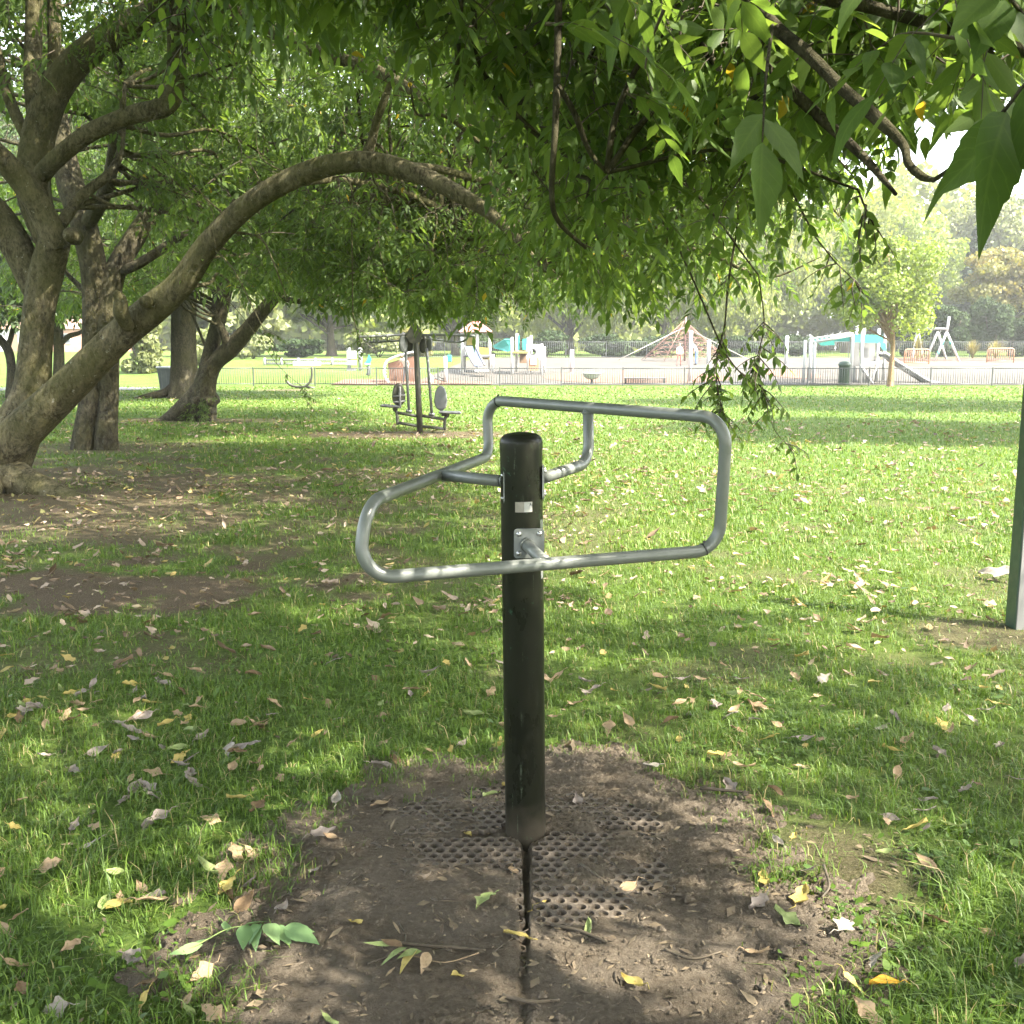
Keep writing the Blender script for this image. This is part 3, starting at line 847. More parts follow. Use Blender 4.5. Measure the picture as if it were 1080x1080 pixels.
m.build('pivot_bracket', M['machine'], mach, smooth_=False)
def oval(c, rx, rz, th, mat, nm, lean=0.0, yaw=0.0, parent=None, powr=2.3):
    m = MB(); n = 28
    A = np.linspace(0, 2 * math.pi, n, endpoint=False)
    e = 2 / powr
    x = rx * np.sign(np.cos(A)) * np.abs(np.cos(A)) ** e; z = rz * np.sign(np.sin(A)) * np.abs(np.sin(A)) ** e
    x = x * (1 - .16 * z / rz)
    rings = []
    for s_, y in ((.82, -th / 2), (.97, -th * .4), (1, 0), (.97, th * .4), (.82, th / 2)):
        rings.append(np.stack([x * s_, np.full(n, y), z * s_], -1))
    v = np.vstack(rings)
    cy, sy = math.cos(yaw), math.sin(yaw)
    v = v @ np.array([[cy, -sy, 0], [sy, cy, 0], [0, 0, 1]]).T
    v[:, 1] += v[:, 2] * lean
    j = np.arange(n); fs = [np.arange(n)[None], (np.arange(n) + 4 * n)[::-1][None]]
    for k in range(4): fs.append(np.stack([k * n + (j + 1) % n, k * n + j, (k + 1) * n + j, (k + 1) * n + (j + 1) % n], -1))
    m.add(v + np.asarray(c), fs)
    return m.build(nm, mat, parent if parent is not None else mach)
oval(ml(350, 240, -.04), .085, .20, .05, M['mgrey'], 'counterweight', yaw=.5)
oval(ml(400, 245, .10), .07, .17, .05, M['machine'], 'counterweight', yaw=.3)
oval(ml(510, 250, .04), .075, .19, .05, M['machine'], 'counterweight', yaw=-.4)
oval(ml(562, 250, .10), .06, .15, .05, M['mgrey'], 'counterweight', yaw=-.4)
m = MB()
m.tube(spline([ml(385, 172), ml(310, 178, -.1), ml(120, 190, -.25), ml(-30, 196, -.35)], 6), .026, 10)
m.tube(spline([ml(385, 215), ml(300, 228, .1), ml(150, 235, .25), ml(60, 238, .3), ml(30, 215, 0)], 6), .022, 10)
for zx in (60, 130, 220): m.bar(ml(zx, 190, -.2), ml(zx, 235, .22), .016)
m.build('overhead_arm', M['mgrey'], mach)
m = MB()
m.tube(spline([ml(470, 183), ml(600, 178, -.1), ml(760, 180, -.2), ml(930, 188, -.3)], 6), .026, 10)
m.tube(spline([ml(470, 205), ml(600, 215, .12), ml(740, 235, .22), ml(830, 234, .2), ml(872, 205, 0), ml(876, 184, -.25)], 6), .022, 10)
for zx in (545, 610, 690, 770): m.bar(ml(zx, 180, -.15), ml(zx, 228, .18), .016)
m.build('overhead_arm', M['mgrey'], mach)
for nm, pts in (('pull_rod', [(368, 300), (378, 480), (396, 800)]), ('pull_rod', [(540, 290), (556, 480), (582, 825)])):
    m = MB(); m.tube(np.array([ml(*p) for p in pts]), .028, 10)
    e = ml(pts[-1][0], pts[-1][1]); m.bar(e + np.array([-.06, 0, .01]), e + np.array([.06, 0, -.01]), .034); m.build(nm, M['mgrey'], mach)
m = MB()
for pts in ([(300, 812), (470, 842)], [(300, 893), (475, 922)], [(500, 836), (695, 868)], [(505, 922), (695, 946)]):
    m.tube(np.array([ml(*p) for p in pts]), .03, 10)
m.build('base_bar', M['machine'], mach)
def seat(zx0, zx1, zy0, zy1, br):
    m = MB()
    a, b = ml(zx0, zy0), ml(zx1, zy1)
    mid = (a + b) / 2
    ang = math.atan2(b[2] - a[2], b[0] - a[0]); c, s = math.cos(ang), math.sin(ang)
    m.box(mid, (np.linalg.norm(b - a), .36, .045), np.array([[c, 0, -s], [0, 1, 0], [s, 0, c]]), 0, .018)
    so_ = m.build('seat', M['mseat'], mach, 'auto')
    m = MB(); p = [ml(*q) for q in br]
    m.tube(spline(p, 5), .032, 10); m.build('seat_support', M['machine'], mach)
    return so_
seat(168, 325, 752, 766, [(300, 775), (275, 785), (297, 812), (305, 910)])
seat(640, 822, 806, 814, [(660, 828), (715, 832), (690, 860), (686, 950)])
bo = oval(ml(312, 662), .13, .225, .04, M['machine'], 'backrest', lean=-.06, yaw=.25)
m = MB()
for zy in (680, 728): m.bar(ml(268, zy, -.05), ml(368, zy - 12, -.05), .017)
m.bar(ml(322, 600, -.06), ml(325, 775, -.06), .022); m.build('backrest_frame', M['palegrey'], bo)
bo = oval(ml(655, 692), .135, .245, .04, M['mgrey'], 'backrest', lean=.06, yaw=-.3)
m = MB(); m.bar(ml(655, 770), ml(660, 810), .025); m.build('backrest_stem', M['mgrey'], bo)

# curved black exercise frame near the fence
cb = P(327, 409, 46.5); cb[2] = 0
cf = thing('curved_sit_up_frame', 'curved black tubular exercise frame standing on bare earth close to the fence', 'exercise frame', cb)
def cl(zx, zy, dy=0): return P(270 + zx / 9, 340 + zy / 9, 46.5 + dy) - cb
for dy in (-.22, .22):
    m = MB(); m.tube(spline([cl(290, 560, dy), cl(330, 595, dy), cl(400, 612, dy), cl(470, 605, dy), cl(515, 560, dy), cl(530, 500, dy), cl(528, 425, dy)], 6), .055, 10)
    m.build('side_rail', M['machine'], cf)
for q in ((528, 425), (520, 540), (440, 610), (340, 600)):
    m = MB(); m.bar(cl(*q, -.22), cl(*q, .22), .035); m.build('cross_bar', M['machine'], cf)
m = MB(); m.bar(cl(470, 608), cl(560, 628), .06); a = cl(420, 612); b = a.copy(); b[2] = -.1; m.bar(a, b, .05); m.build('ground_leg', M['machine'], cf)

# grey litter bin
FY = 50.3
bb = P(179, 410.5, 44.0); bb[2] = ground_z(bb[0], bb[1])
wb = thing('wheeled_bin', 'grey wheeled bin standing beside the path behind the leaning tree', 'bin', bb)
m = MB()
m.add([[-.29, -.34, 0], [.29, -.34, 0], [.29, .30, 0], [-.29, .30, 0], [-.36, -.42, .95], [.36, -.42, .95], [.36, .40, .95], [-.36, .40, .95]],
      [np.array([[0, 3, 2, 1], [4, 5, 6, 7], [0, 1, 5, 4], [1, 2, 6, 5], [2, 3, 7, 6], [3, 0, 4, 7]])])
for x in (-.2, 0, .2): m.box((x, -.405 + .012, .5), (.03, .03, .7), np.array([[1, 0, 0], [0, 1, -.08], [0, .08, 1]]))
m.build('bin_body', M['bin'], wb, 'auto')
m = MB(); m.box((0, -.02, .99), (.80, .92, .07), None, 0, .025); m.box((0, -.47, .965), (.6, .05, .04), None, 0, .01); m.build('lid', M['binlid'], wb, 'auto')
for sx in (-1, 1):
    m = MB(); m.tube(np.array([[sx * .26, .34, .10], [sx * .33, .34, .10]]), .10, 18); m.build('wheel', M['black'], wb)

# ------------------------------------------------------------------ path and playground surfaces
def sheet(name, poly, mat, lift, res=1.0):
    """sheet following the terrain inside polygon"""
    poly = np.array(poly, float)
    # clip a grid by polygon edges: fan rows between left/right chains (convex polygons)
    y0, y1 = poly[:, 1].min(), poly[:, 1].max()
    ys = np.linspace(y0, y1, max(3, int((y1 - y0) / res) + 1)); n = len(poly)
    L, Rr = [], []
    for y in ys:
        xs = []
        for k in range(n):
            a, b = poly[k], poly[(k + 1) % n]
            if (a[1] - y) * (b[1] - y) <= 0 and abs(a[1] - b[1]) > 1e-9:
                t = (y - a[1]) / (b[1] - a[1]); xs.append(a[0] + t * (b[0] - a[0]))
        L.append(min(xs)); Rr.append(max(xs))
    K = 24; T = np.linspace(0, 1, K)
    Xs = np.array(L)[:, None] * (1 - T) + np.array(Rr)[:, None] * T; Ys = ys[:, None] + 0 * T
    Zs = ground_z(Xs, Ys) + lift
    i, j = np.meshgrid(np.arange(len(ys) - 1), np.arange(K - 1), indexing='ij'); a = (i * K + j).ravel()
    m = MB(); m.add(np.stack([Xs, Ys, Zs], -1).reshape(-1, 3), np.stack([a, a + 1, a + K + 1, a + K], -1))
    return tag(m.build(name, mat), kind='structure')
sheet('path', [(-60, 41.5), (-16.3, 44.2), (-16.0, 48.0), (-60, 45.5)], M['path'], .02, .4)
sheet('playground_surface', [(-5.5, 51.0), (70, 51.0), (70, 78.5), (-2, 78.5)], M['tarmac'], .025)
def gp(px, py):  # ground point at a pixel on the rising playground
    ys = np.linspace(50, 120, 3000); pts = np.array([P(px, py, y) for y in ys[::12]])
    d = np.abs(pts[:, 2] - ground_z(pts[:, 0], pts[:, 1])); return pts[int(np.argmin(d))][:2]
def ell(px0, py0, px1, py1, n=20):
    a, b = gp(px0, py1), gp(px1, py1); y1 = gp((px0 + px1) / 2, py0)[1]
    c = ((a[0] + b[0]) / 2, (a[1] + y1) / 2); rx = (b[0] - a[0]) / 2; ry = max(1.0, (y1 - a[1]) / 2)
    return [(c[0] + rx * math.cos(t), c[1] + ry * math.sin(t)) for t in np.linspace(0, 2 * math.pi, n, endpoint=False)]
sheet('red_play_surface', ell(575, 391, 790, 405), M['redsurf'], .040, .25)
sheet('red_play_surface', ell(822, 390, 880, 400), M['redsurf'], .044, .25)
sheet('red_play_surface', [(-9.0, 50.9), (-1.0, 50.9), (-1.0, 53.2), (-4.5, 55.5), (-9, 55.5)], M['redsurf'], .048, .25)
sheet('red_play_surface', ell(945, 381, 1075, 387), M['redsurf'], .040, .25)
sheet('bark_surface', [(24, 70.5), (60, 70.5), (60, 77), (26, 77)], M['barkchip'], .045, .3)

# ------------------------------------------------------------------ railings
def railing(name, label, x0, x1, y, H, pitch, bar_r, mat, span=3.0, group=None):
    t = thing(name, label, 'railing', ((x0 + x1) / 2, y, 0), 0, group)
    cx = (x0 + x1) / 2
    xs = np.arange(x0, x1 + .01, span)
    for k, x in enumerate(xs):
        z = float(ground_z(x, y))
        m = MB(); m.box((x - cx, 0, z + H / 2 - .05), (.06, .06, H + .14), None, 0, .008); m.build('post', mat, t, 'auto')
        if k == len(xs) - 1: break
        m = MB()
        a, b = x + .045, x + span - .045; za, zb = z, float(ground_z(x + span, y))
        for hh in (H - .03, .10):
            m.bar((a - cx, 0, za + hh), (b - cx, 0, zb + hh), .021, 6)
        n = int((b - a) / pitch)
        for q in np.linspace(a, b, n + 1)[1:-1]:
            f = (q - a) / (b - a); zz = za + (zb - za) * f
            m.bar((q - cx, 0, zz + .10), (q - cx, 0, zz + H - .03), bar_r, 5)
        m.build('rail_panel', mat, t)
    return t
railing('metal_railing', 'low grey vertical-bar railing between the lawn and the playground', -15.6, 50.5, FY, .88, .115, .0135, M['fence'])
railing('metal_railing', 'dark grey vertical-bar railing along the far side of the playground, before the trees', -8, 70.1, 77.0, 1.22, .14, .013, M['fence'])

# pale ball-court barrier at the left, behind the front railing
def ground_at(px, Y):
    p = P(px, 400, Y); p[2] = float(ground_z(p[0], p[1])); return p
def zof(py, Y): return P(540, py, Y)[2]
tb = ground_at(312, 66)
bc = thing('court_barrier', 'pale grey barrier of close upright bars with a white board, left part of the playground', 'barrier', tb)
xl, xr = P(279, 380, 66)[0] - tb[0], P(368, 380, 66)[0] - tb[0]
hz = zof(379.5, 66) - tb[2]
m = MB(); 
for hh in (hz, hz * .28): m.box(((xl + xr) / 2, 0, hh), (xr - xl, .09, .10))
m.build('rail', M['fencelt'], bc)
for x in np.linspace(xl, xr, 6):
    m = MB(); m.box((x, .0, hz / 2), (.14, .14, hz + .25)); m.build('post', M['fencelt'], bc)
m = MB()
for x in np.linspace(xl, xr, 44): m.box((x, 0, hz * .64), (.05, .04, hz * .68))
m.build('bars', M['grey'], bc)
m = MB(); m.box(((P(310, 380, 66)[0] + P(338, 380, 66)[0]) / 2 - tb[0], -.12, zof(384.5, 66) - tb[2]), (1.75, .05, .42), None, 0, .01); m.build('board', M['white'], bc)

# ------------------------------------------------------------------ playground equipment
def eq(name, label, cat, px, Y, group=None):
    b = ground_at(px, Y); t = thing(name, label, cat, b, 0, group)
    return t, (lambda x, y, dy=0.0: P(x, y, Y + dy) - b)
def pole(t, L, x, y0, y1, r=.06, mat='white', nm='post', dy=0.0, base=True):
    a, b = L(x, y1, dy), L(x, y0, dy)
    if base:
        w = np.array(t.location); a[2] = float(ground_z(w[0] + a[0], w[1] + a[1])) - w[2] - .05
    b[0] = a[0]; b[1] = a[1]
    m = MB(); m.tube(np.array([a, b, b + np.array([0, 0, .02])]), [r, r, r * .5], 12); return m.build(nm, M[mat], t)
def quad_slab(pts, th=.05):
    q = np.array(pts, float); n = np.cross(q[1] - q[0], q[2] - q[0]); n /= np.linalg.norm(n)
    m = MB(); k = len(q); o_ = n * th / 2; j = np.arange(k)
    m.add(np.vstack([q - o_, q + o_]), [j[::-1][None], (j + k)[None], np.stack([j, (j + 1) % k, (j + 1) % k + k, j + k], -1)])
    return m

# climbing frame with slide, right
t, L = eq('climbing_frame', 'white-posted climbing frame with turquoise panels and a slide, right behind the railing', 'climbing frame', 900, 53.0)
for x, y0, dy in ((847.5, 359, 0), (853.5, 355, 1.6), (857.5, 361, 0), (897, 353, 0), (907, 348, -.2), (924, 347, 1.4), (900.5, 334, 1.6), (908.5, 335, 1.8), (931, 345, 1.8)):
    pole(t, L, x, y0, 405, .085, dy=dy)
m = MB(); m.bar(L(857, 361.5), L(897, 353.5), .075); m.bar(L(853, 358, 1.6), L(900, 351, 1.6), .06)
for f in np.linspace(.06, .94, 9):
    a, b = L(857, 361.5), L(897, 353.5); c, d = L(853, 358, 1.6), L(900, 351, 1.6)
    m.bar(a + (b - a) * f, c + (d - c) * f, .03)
m.build('monkey_bars', M['white'], t)
m = quad_slab([L(857, 357, 1.8), L(896, 355, 1.8), L(896, 360, 1.8), L(857, 361, 1.8)], .06); m.build('roof_panel', M['teal'], t, False)
m = quad_slab([L(862, 361, 1.4), L(880, 359, 1.4), L(880, 364, 1.4), L(866, 364.5, 1.4)], .06); m.build('side_panel', M['teal'], t, False)
m = quad_slab([L(899, 352.5, .6), L(931, 353.5, .6), L(931, 362, .6), L(899, 361, .6)], .06); m.build('roof_panel', M['teal'], t, False)
m = quad_slab([L(926, 361, 1.7), L(934.5, 362, 1.7), L(934.5, 370, 1.7), L(931, 369, 1.7)], .06); m.build('side_panel', M['teal'], t, False)
m = quad_slab([L(898.5, 361, .3), L(906, 360.8, .3), L(906, 386, .3), L(898.5, 386, .3)], .06); m.build('wall_panel', M['grey'], t, False)
m = quad_slab([L(909.5, 361, .9), L(923, 361.5, 1.0), L(923, 382, 1.0), L(909.5, 382, .9)], .06); m.build('wall_panel', M['grey'], t, False)
m = quad_slab([L(908, 384.5, -.3), L(930, 382.5, -.3), L(931, 381, 1.6), L(909, 383, 1.6)], .10); m.build('deck', M['white'], t, False)
m = MB(); m.bar(L(908, 385.5, -.3), L(921, 405, -.2), .055); m.bar(L(926, 384, -.3), L(917, 405, -.2), .05); m.build('climbing_net', M['white'], t)
m = quad_slab([L(909, 387, -.1), L(918, 404, -.1), L(909, 404, -.1)], .05); m.build('side_panel', M['grey'], t, False)
# slide
s = [L(931, 372.0, .3), L(936, 373.5, .3), L(944, 379.5, .2), L(960, 389.5, .1), L(975, 399, .0), L(984, 403, 0), L(989, 403.6, 0)]
s = spline(s, 5)
m = MB(); n = len(s); w = np.array([0, .62, 0])
dn = np.array([0, 0, -.16])
for k, (o0, o1) in enumerate(((np.zeros(3), dn), (dn, w + dn), (w + dn, w))):
    V = np.vstack([s + o0, s + o1, s + o1 + np.array([0, 0, -.03]), s + o0 + np.array([0, 0, -.03])])
    j = np.arange(n - 1); q = lambda A, B: np.stack([A * n + j, A * n + j + 1, B * n + j + 1, B * n + j], -1)
    m.add(V, np.vstack([q(0, 1), q(1, 2), q(2, 3), q(3, 0)]))
m.build('slide', M['grey'], t, False)
m = MB(); m.tube(s, .065, 8); m.tube(s + w, .065, 8); m.build('slide_rail', M['white'], t)

# dark bin in the play area
b = ground_at(890, 51.4)
t = thing('litter_bin', 'dark green litter bin under the monkey bars, behind the railing', 'bin', b)
m = MB(); m.lathe([(.0, 0), (.25, 0), (.27, .06), (.27, .92), (.29, .93), (.29, 1.0)], 24); m.build('bin_body', M['dkgreen'], t)
m = MB(); m.lathe([(.31, .985), (.31, 1.03), (.24, 1.13), (.10, 1.18), (.0, 1.19)], 24); m.build('lid', M['dkgreen'], t)

# swing set
t, L = eq('swing_set', 'pale metal swing set with crossed A-frame legs, right end of the playground', 'swing set', 997, 69.0)
def leg(a, b, mat='white', nm='leg', r=.075):
    w = np.array(t.location); b = np.array(b); b[2] = float(ground_z(w[0] + b[0], w[1] + b[1])) - w[2] - .03
    m = MB(); m.bar(a, b, r, 10); m.build(nm, M[mat], t)
apex = L(1000.5, 338, 0); apex2 = L(968, 346, 7.0)
leg(L(998.5, 350), L(985, 384), 'white'); leg(L(998.5, 350), L(1012, 384), 'white')
leg(apex2, L(962, 378, 6)); leg(apex2, L(973, 378, 8))
m = MB(); m.bar(L(1001, 334), L(998.5, 351), .085); m.bar(L(998.5, 347), apex2, .075); m.build('top_beam', M['white'], t)
m = MB(); m.bar(L(995.3, 358), L(992.5, 365.5), .082); m.bar(L(990, 370.5), L(988.8, 374), .082); m.bar(L(1002, 360), L(1003, 363), .082); m.build('turquoise_sleeve', M['teal'], t)
leg(L(989, 350, 2.5), L(998, 382, 3)); leg(L(989, 350, 2.5), L(976, 382, 3))
for f in (.3, .62):
    top = L(998.5, 347) * (1 - f) + apex2 * f
    bt = top.copy(); bt[2] = .55 + .0
    m = MB()
    for dx in (-.22, .22): m.bar(top + np.array([dx, 0, 0]), bt + np.array([dx, 0, 0]), .014, 5)
    so_ = m.build('chain', M['fence'], t)
    m = MB(); m.box(bt + np.array([0, 0, -.03]), (.5, .2, .06), None, 0, .015); m.build('seat', M['black'], t, 'auto')

# two orange crowd barriers
def barrier(px0, px1, py0, py1, Y, label):
    b = ground_at((px0 + px1) / 2, Y); w = (P(px1, 380, Y) - P(px0, 380, Y))[0]; h = zof(py0, Y) - b[2]
    t = thing('guard_barrier', label, 'barrier', b, 0, 'orange tubular guard barriers in the playground')
    m = MB(); m.tube(fillet([(-w / 2, 0, -.05), (-w / 2, 0, h), (w / 2, 0, h), (w / 2, 0, -.05)], [0, .18, .18, 0]), .045, 10)
    m.bar((-w / 2, 0, .14), (w / 2, 0, .14), .03); m.build('barrier_frame', M['orange'], t)
    m = MB()
    for x in np.linspace(-w / 2, w / 2, 13)[1:-1]: m.bar((x, 0, .14), (x, 0, h), .022, 6)
    m.build('bars', M['orange'], t)
barrier(952.5, 978.5, 368.5, 385, 66.5, 'orange tubular guard barrier nearest the slide, left of the swing')
barrier(1039.5, 1067.5, 367.5, 384, 68.0, 'orange tubular guard barrier standing alone at the right end of the playground')

# rope pyramid
t, L = eq('rope_pyramid', 'red rope climbing pyramid on a central mast in the middle of the playground', 'climbing net', 722, 70)
pole(t, L, 722, 334, 381, .07, 'rope', 'mast')
top = L(722, 338); R0 = 2.8; w = np.array(t.location)
feet = []
m = MB(); m2 = MB()
for k in range(8):
    A = 2 * math.pi * k / 8 + .2
    f = np.array([R0 * math.cos(A) * 1.1, R0 * math.sin(A) * .8, 0]); f[2] = float(ground_z(w[0] + f[0], w[1] + f[1])) - w[2] + .1
    feet.append(f); m.bar(top, f, .022, 6)
for q in np.linspace(.16, .92, 7):
    for k in range(8):
        a = top + (feet[k] - top) * q; b_ = top + (feet[(k + 1) % 8] - top) * q
        mid = (a + b_) / 2 + np.array([0, 0, -.05]); m2.bar(a, mid, .016, 5); m2.bar(mid, b_, .016, 5)
        if q < .85:
            c_ = top + (feet[k] - top) * (q + .127); m2.bar(mid, c_, .014, 5)
            c_ = top + (feet[(k + 1) % 8] - top) * (q + .127); m2.bar(mid, c_, .014, 5)
m.build('stay_rope', M['rope'], t); m2.build('rope_net', M['rope'], t)
m = MB()
f = L(652, 380, -3); f[2] = .1
m.bar(L(722, 345), f, .03, 6); f2 = L(790, 378, -2); f2[2] = .1; m.bar(L(722, 345), f2, .03, 6); m.build('guy_rope', M['rope2'], t)

# white poles standing by themselves
for px, py0, py1, Y, lab in ((727.5, 349, 400, 53.5, 'tall white pole just behind the railing, in front of the rope pyramid'),
                             (747, 359, 381, 67, 'short white pole at the right foot of the rope pyramid'),
                             (829, 354.5, 383, 66, 'single white pole left of the climbing frame'),
                             (603, 369, 386, 60, 'short white pole right of the porthole panel'),
                             (470, 376, 405, 53, 'white pole behind the railing right of the two-seat machine')):
    t, L = eq('white_pole', lab, 'pole', px, Y, 'white poles in the playground')
    pole(t, L, px, py0, py1, .095 if Y < 60 else .12, nm='shaft')
    m = MB(); m.lathe([(.15, -.06), (.15, .03), (.12, .04)], 16); m.build('base_flange', M['white'], t)
    if px == 470:
        m = MB(); p = L(474, 378); m.box(p, (.25, .1, .35), None, 0, .03); m.build('turquoise_handle', M['teal'], t, 'auto')

# play tower in the middle: posts, red roof, slide, panels
t, L = eq('play_tower', 'white-posted play tower with red pitched roof, yellow panels and a blue-grey slide', 'play tower', 502, 60.0)
for x, y0, dy in ((487.5, 350, 0), (503.5, 350, 0), (490, 342, 1.7), (516.5, 354, 1.7), (520, 374, .2)): pole(t, L, x, y0, 388, .085, dy=dy)
a, b, c_, d = L(484, 350, -.3), L(504, 337, .9), L(519, 350, -.3), L(504, 337, .9)
m = MB()
r0, r1, r2, r3, ap = L(484, 350, -.3), L(519, 350, -.3), L(519, 349, 2.2), L(484, 349, 2.2), L(502, 336, .9)
m.add([r0, r1, r2, r3, ap], [np.array([[0, 1, 4], [1, 2, 4], [2, 3, 4], [3, 0, 4]]), np.array([[3, 2, 1, 0]])]); m.build('roof', M['redroof'], t, False)
m = quad_slab([L(488, 376, 0), L(517, 376, 0), L(517, 375, 1.7), L(488, 375, 1.7)], .1); m.build('deck', M['grey'], t, False)
for x0, x1 in ((504.5, 516), ): 
    m = quad_slab([L(x0, 366, 1.6), L(x1, 367, 1.6), L(x1, 379, 1.6), L(x0, 379, 1.6)], .06); m.build('panel', M['yellow'], t, False)
m = quad_slab([L(492, 356, 1.6), L(502, 356, 1.6), L(502, 364, 1.6), L(492, 364, 1.6)], .06); m.build('panel', M['yellow'], t, False)
m = quad_slab([L(490, 366, -.1), L(502, 365.5, -.1), L(509, 386, -1.8), L(500, 386, -1.8)], .07); m.build('slide', M['blue'], t, False)
m = MB(); m.tube(spline([L(490, 365, -.1), L(494, 375, -1), L(500, 385, -1.8)], 5), .06, 8); m.tube(spline([L(501, 364, -.1), L(506, 375, -1), L(511, 385, -1.8)], 5), .06, 8); m.build('slide_rail', M['grey'], t)
m = MB(); m.box(L(508, 391, -2.3), (.8, .9, .10), None, 0, .03); m.build('slide_end', M['white'], t, 'auto')

t, L = eq('play_house', 'white-posted play house with turquoise roof panels and a white porthole panel', 'play house', 552, 59.0)
for x, y0, dy in ((540, 356, 0), (557, 356, 0), (571, 363, 0), (574, 366, 1.2), (545, 352, 1.8), (560, 354, 1.8)): pole(t, L, x, y0, 391, .085, dy=dy)
m = quad_slab([L(520, 365, 1.8), L(532, 358, 1.2), L(539, 358, 1.2), L(539, 368, 1.2), L(536, 370.5, 1.2), L(522, 367, 1.6)], .07); m.build('roof_panel', M['teal'], t, False)
m = quad_slab([L(551, 357.5, .4), L(556, 357, .4), L(556, 369, .4), L(551, 369, .4)], .07); m.build('roof_panel', M['teal'], t, False)
m = quad_slab([L(545.5, 355, .5), L(548, 353, .5), L(548, 369, .5), L(545.5, 369, .5)], .07); m.build('side_panel', M['teal'], t, False)
m = quad_slab([L(541, 371.5, -.2), L(557, 371.5, -.2), L(557, 371, 1.7), L(541, 371, 1.7)], .10); m.build('deck', M['yellow'], t, False)
m = quad_slab([L(548, 373, .6), L(556, 373, .6), L(556, 383, .6), L(548, 383, .6)], .06); m.build('panel', M['wood'], t, False)
# porthole panel: ring of quads
c0 = L(562.5, 371, -.05); hw, hh, rr = .40, .42, .15; n = 24; A = np.linspace(0, 2 * math.pi, n, endpoint=False)
sq = np.stack([hw * np.clip(1.42 * np.cos(A), -1, 1), 0 * A, hh * np.clip(1.42 * np.sin(A), -1, 1)], -1); ci = np.stack([rr * np.cos(A), 0 * A, rr * np.sin(A)], -1)
th = np.array([0, .06, 0]); j = np.arange(n); q = lambda A_, B_: np.stack([A_ * n + j, A_ * n + (j + 1) % n, B_ * n + (j + 1) % n, B_ * n + j], -1)
m = MB(); m.add(np.vstack([sq, ci, ci + th, sq + th]) + c0, np.vstack([q(0, 1), q(1, 2), q(2, 3), q(3, 0)])); pp = m.build('porthole_panel', M['white'], t, False)
m = MB(); m.tube(np.vstack([ci, ]) + c0 + np.array([0, -.01, 0]), .03, 8, closed=True); m.build('porthole_ring', M['fence'], pp)
m = quad_slab([L(557.5, 377, -.05), L(568, 377, -.05), L(568, 391, -.05), L(557.5, 391, -.05)], .06); op = m.build('lower_panel', M['orange'], t, False)
m = MB(); m.box(L(562.7, 381.5, -.11), (.36, .03, .33), None, 0, .008); m.build('panel_inset', M['white'], op, 'auto')
m = MB()
for py in np.linspace(367, 389, 7): m.bar(L(571, py, 0), L(574, py, 1.2), .03)
m.build('ladder_rung', M['white'], t)

# arched ladder climber
t, L = eq('arched_climber', 'white arched ladder climber with pink-red side panel, behind the two-seat machine', 'climber', 415, 53.0)
for dy in (0, .9):
    m = MB(); m.tube(spline([L(413, 407, dy), L(407, 400, dy), L(405, 390, dy), L(408, 381, dy), L(418, 376, dy), L(432, 372, dy), L(438, 371.5, dy)], 6), .06, 10); m.build('side_rail', M['white'], t)
m = MB(); sp_ = spline([L(413, 407, 0), L(407, 400, 0), L(405, 390, 0), L(408, 381, 0), L(418, 376, 0), L(432, 372, 0)], 3)
for p in sp_[1:-1]: m.bar(p, p + np.array([0, .9, 0]), .03, 6)
m.build('rungs', M['white'], t)
m = quad_slab([L(409, 383, 1.0), L(433, 376, 1.0), L(440, 376, 1.0), L(440, 405, 1.0), L(411, 405, 1.0)], .06); m.build('side_panel', M['redsurf'], t, False)
pole(t, L, 438.5, 371, 406, .06, dy=.4)

# spinner bowl, mesh bench, column unit
t, L = eq('spinner_bowl', 'white spinner bowl on a short stem just behind the railing', 'spinner', 624, 51.6)
m = MB(); m.lathe([(.0, .26), (.22, .28), (.40, .40), (.48, .56), (.51, .57), (.47, .60), (.38, .44), (.2, .33), (0, .31)], 28); m.build('bowl', M['white'], t)
m = MB(); m.lathe([(.14, 0), (.14, .03), (.06, .06), (.06, .29), (.001, .29)], 16); m.build('stem', M['fence'], t)
t, L = eq('mesh_bench', 'low grey mesh bench just behind the railing, right of the spinner bowl', 'bench', 680, 51.8)
m = MB(); m.box((0, 0, .33), (2.1, .5, .04), None, 0, .01); m.build('seat', M['grey'], t, 'auto')
m = MB()
for x in np.linspace(-1.0, 1.0, 34): m.box((x, -.24, .20), (.02, .02, .25))
for z in np.linspace(.08, .30, 5): m.box((0, -.262, z), (2.04, .02, .02))
m.build('mesh_front', M['fence'], t)
for sx in (-1, 1):
    m = MB(); m.box((sx * .98, 0, .155), (.06, .42, .31), None, 0, .01); m.build('leg', M['fence'], t, 'auto')
t, L = eq('play_pillar', 'grey play pillar with white panels at the left of the playground', 'play pillar', 375, 62)
for x in (368.5, 380.5): pole(t, L, x, 367, 396, .12, 'fencelt')
for y0, y1, mt in ((370, 378, 'white'), (380, 385, 'white'), (388, 394, 'grey')):
    m = quad_slab([L(366, y0, -.15), L(376, y0, -.15), L(376, y1, -.15), L(366, y1, -.15)], .1); m.build('panel', M[mt], t, False)
t, L = eq('spring_rider', 'small white and turquoise spring rider behind the railing at left', 'spring rider', 388, 58)
m = MB(); m.tube(spline([L(388, 396), L(389, 391), L(388, 386)], 4), .10, 10); m.build('spring', M['fence'], t)
m = quad_slab([L(384, 384), L(389, 386), L(392, 379), L(389, 374), L(387, 380)], .12); m.build('body_panel', M['teal'], t, False)
m = MB(); m.box(L(388, 384, -.0), (.3, .34, .06), None, 0, .02); m.build('seat', M['white'], t, 'auto')
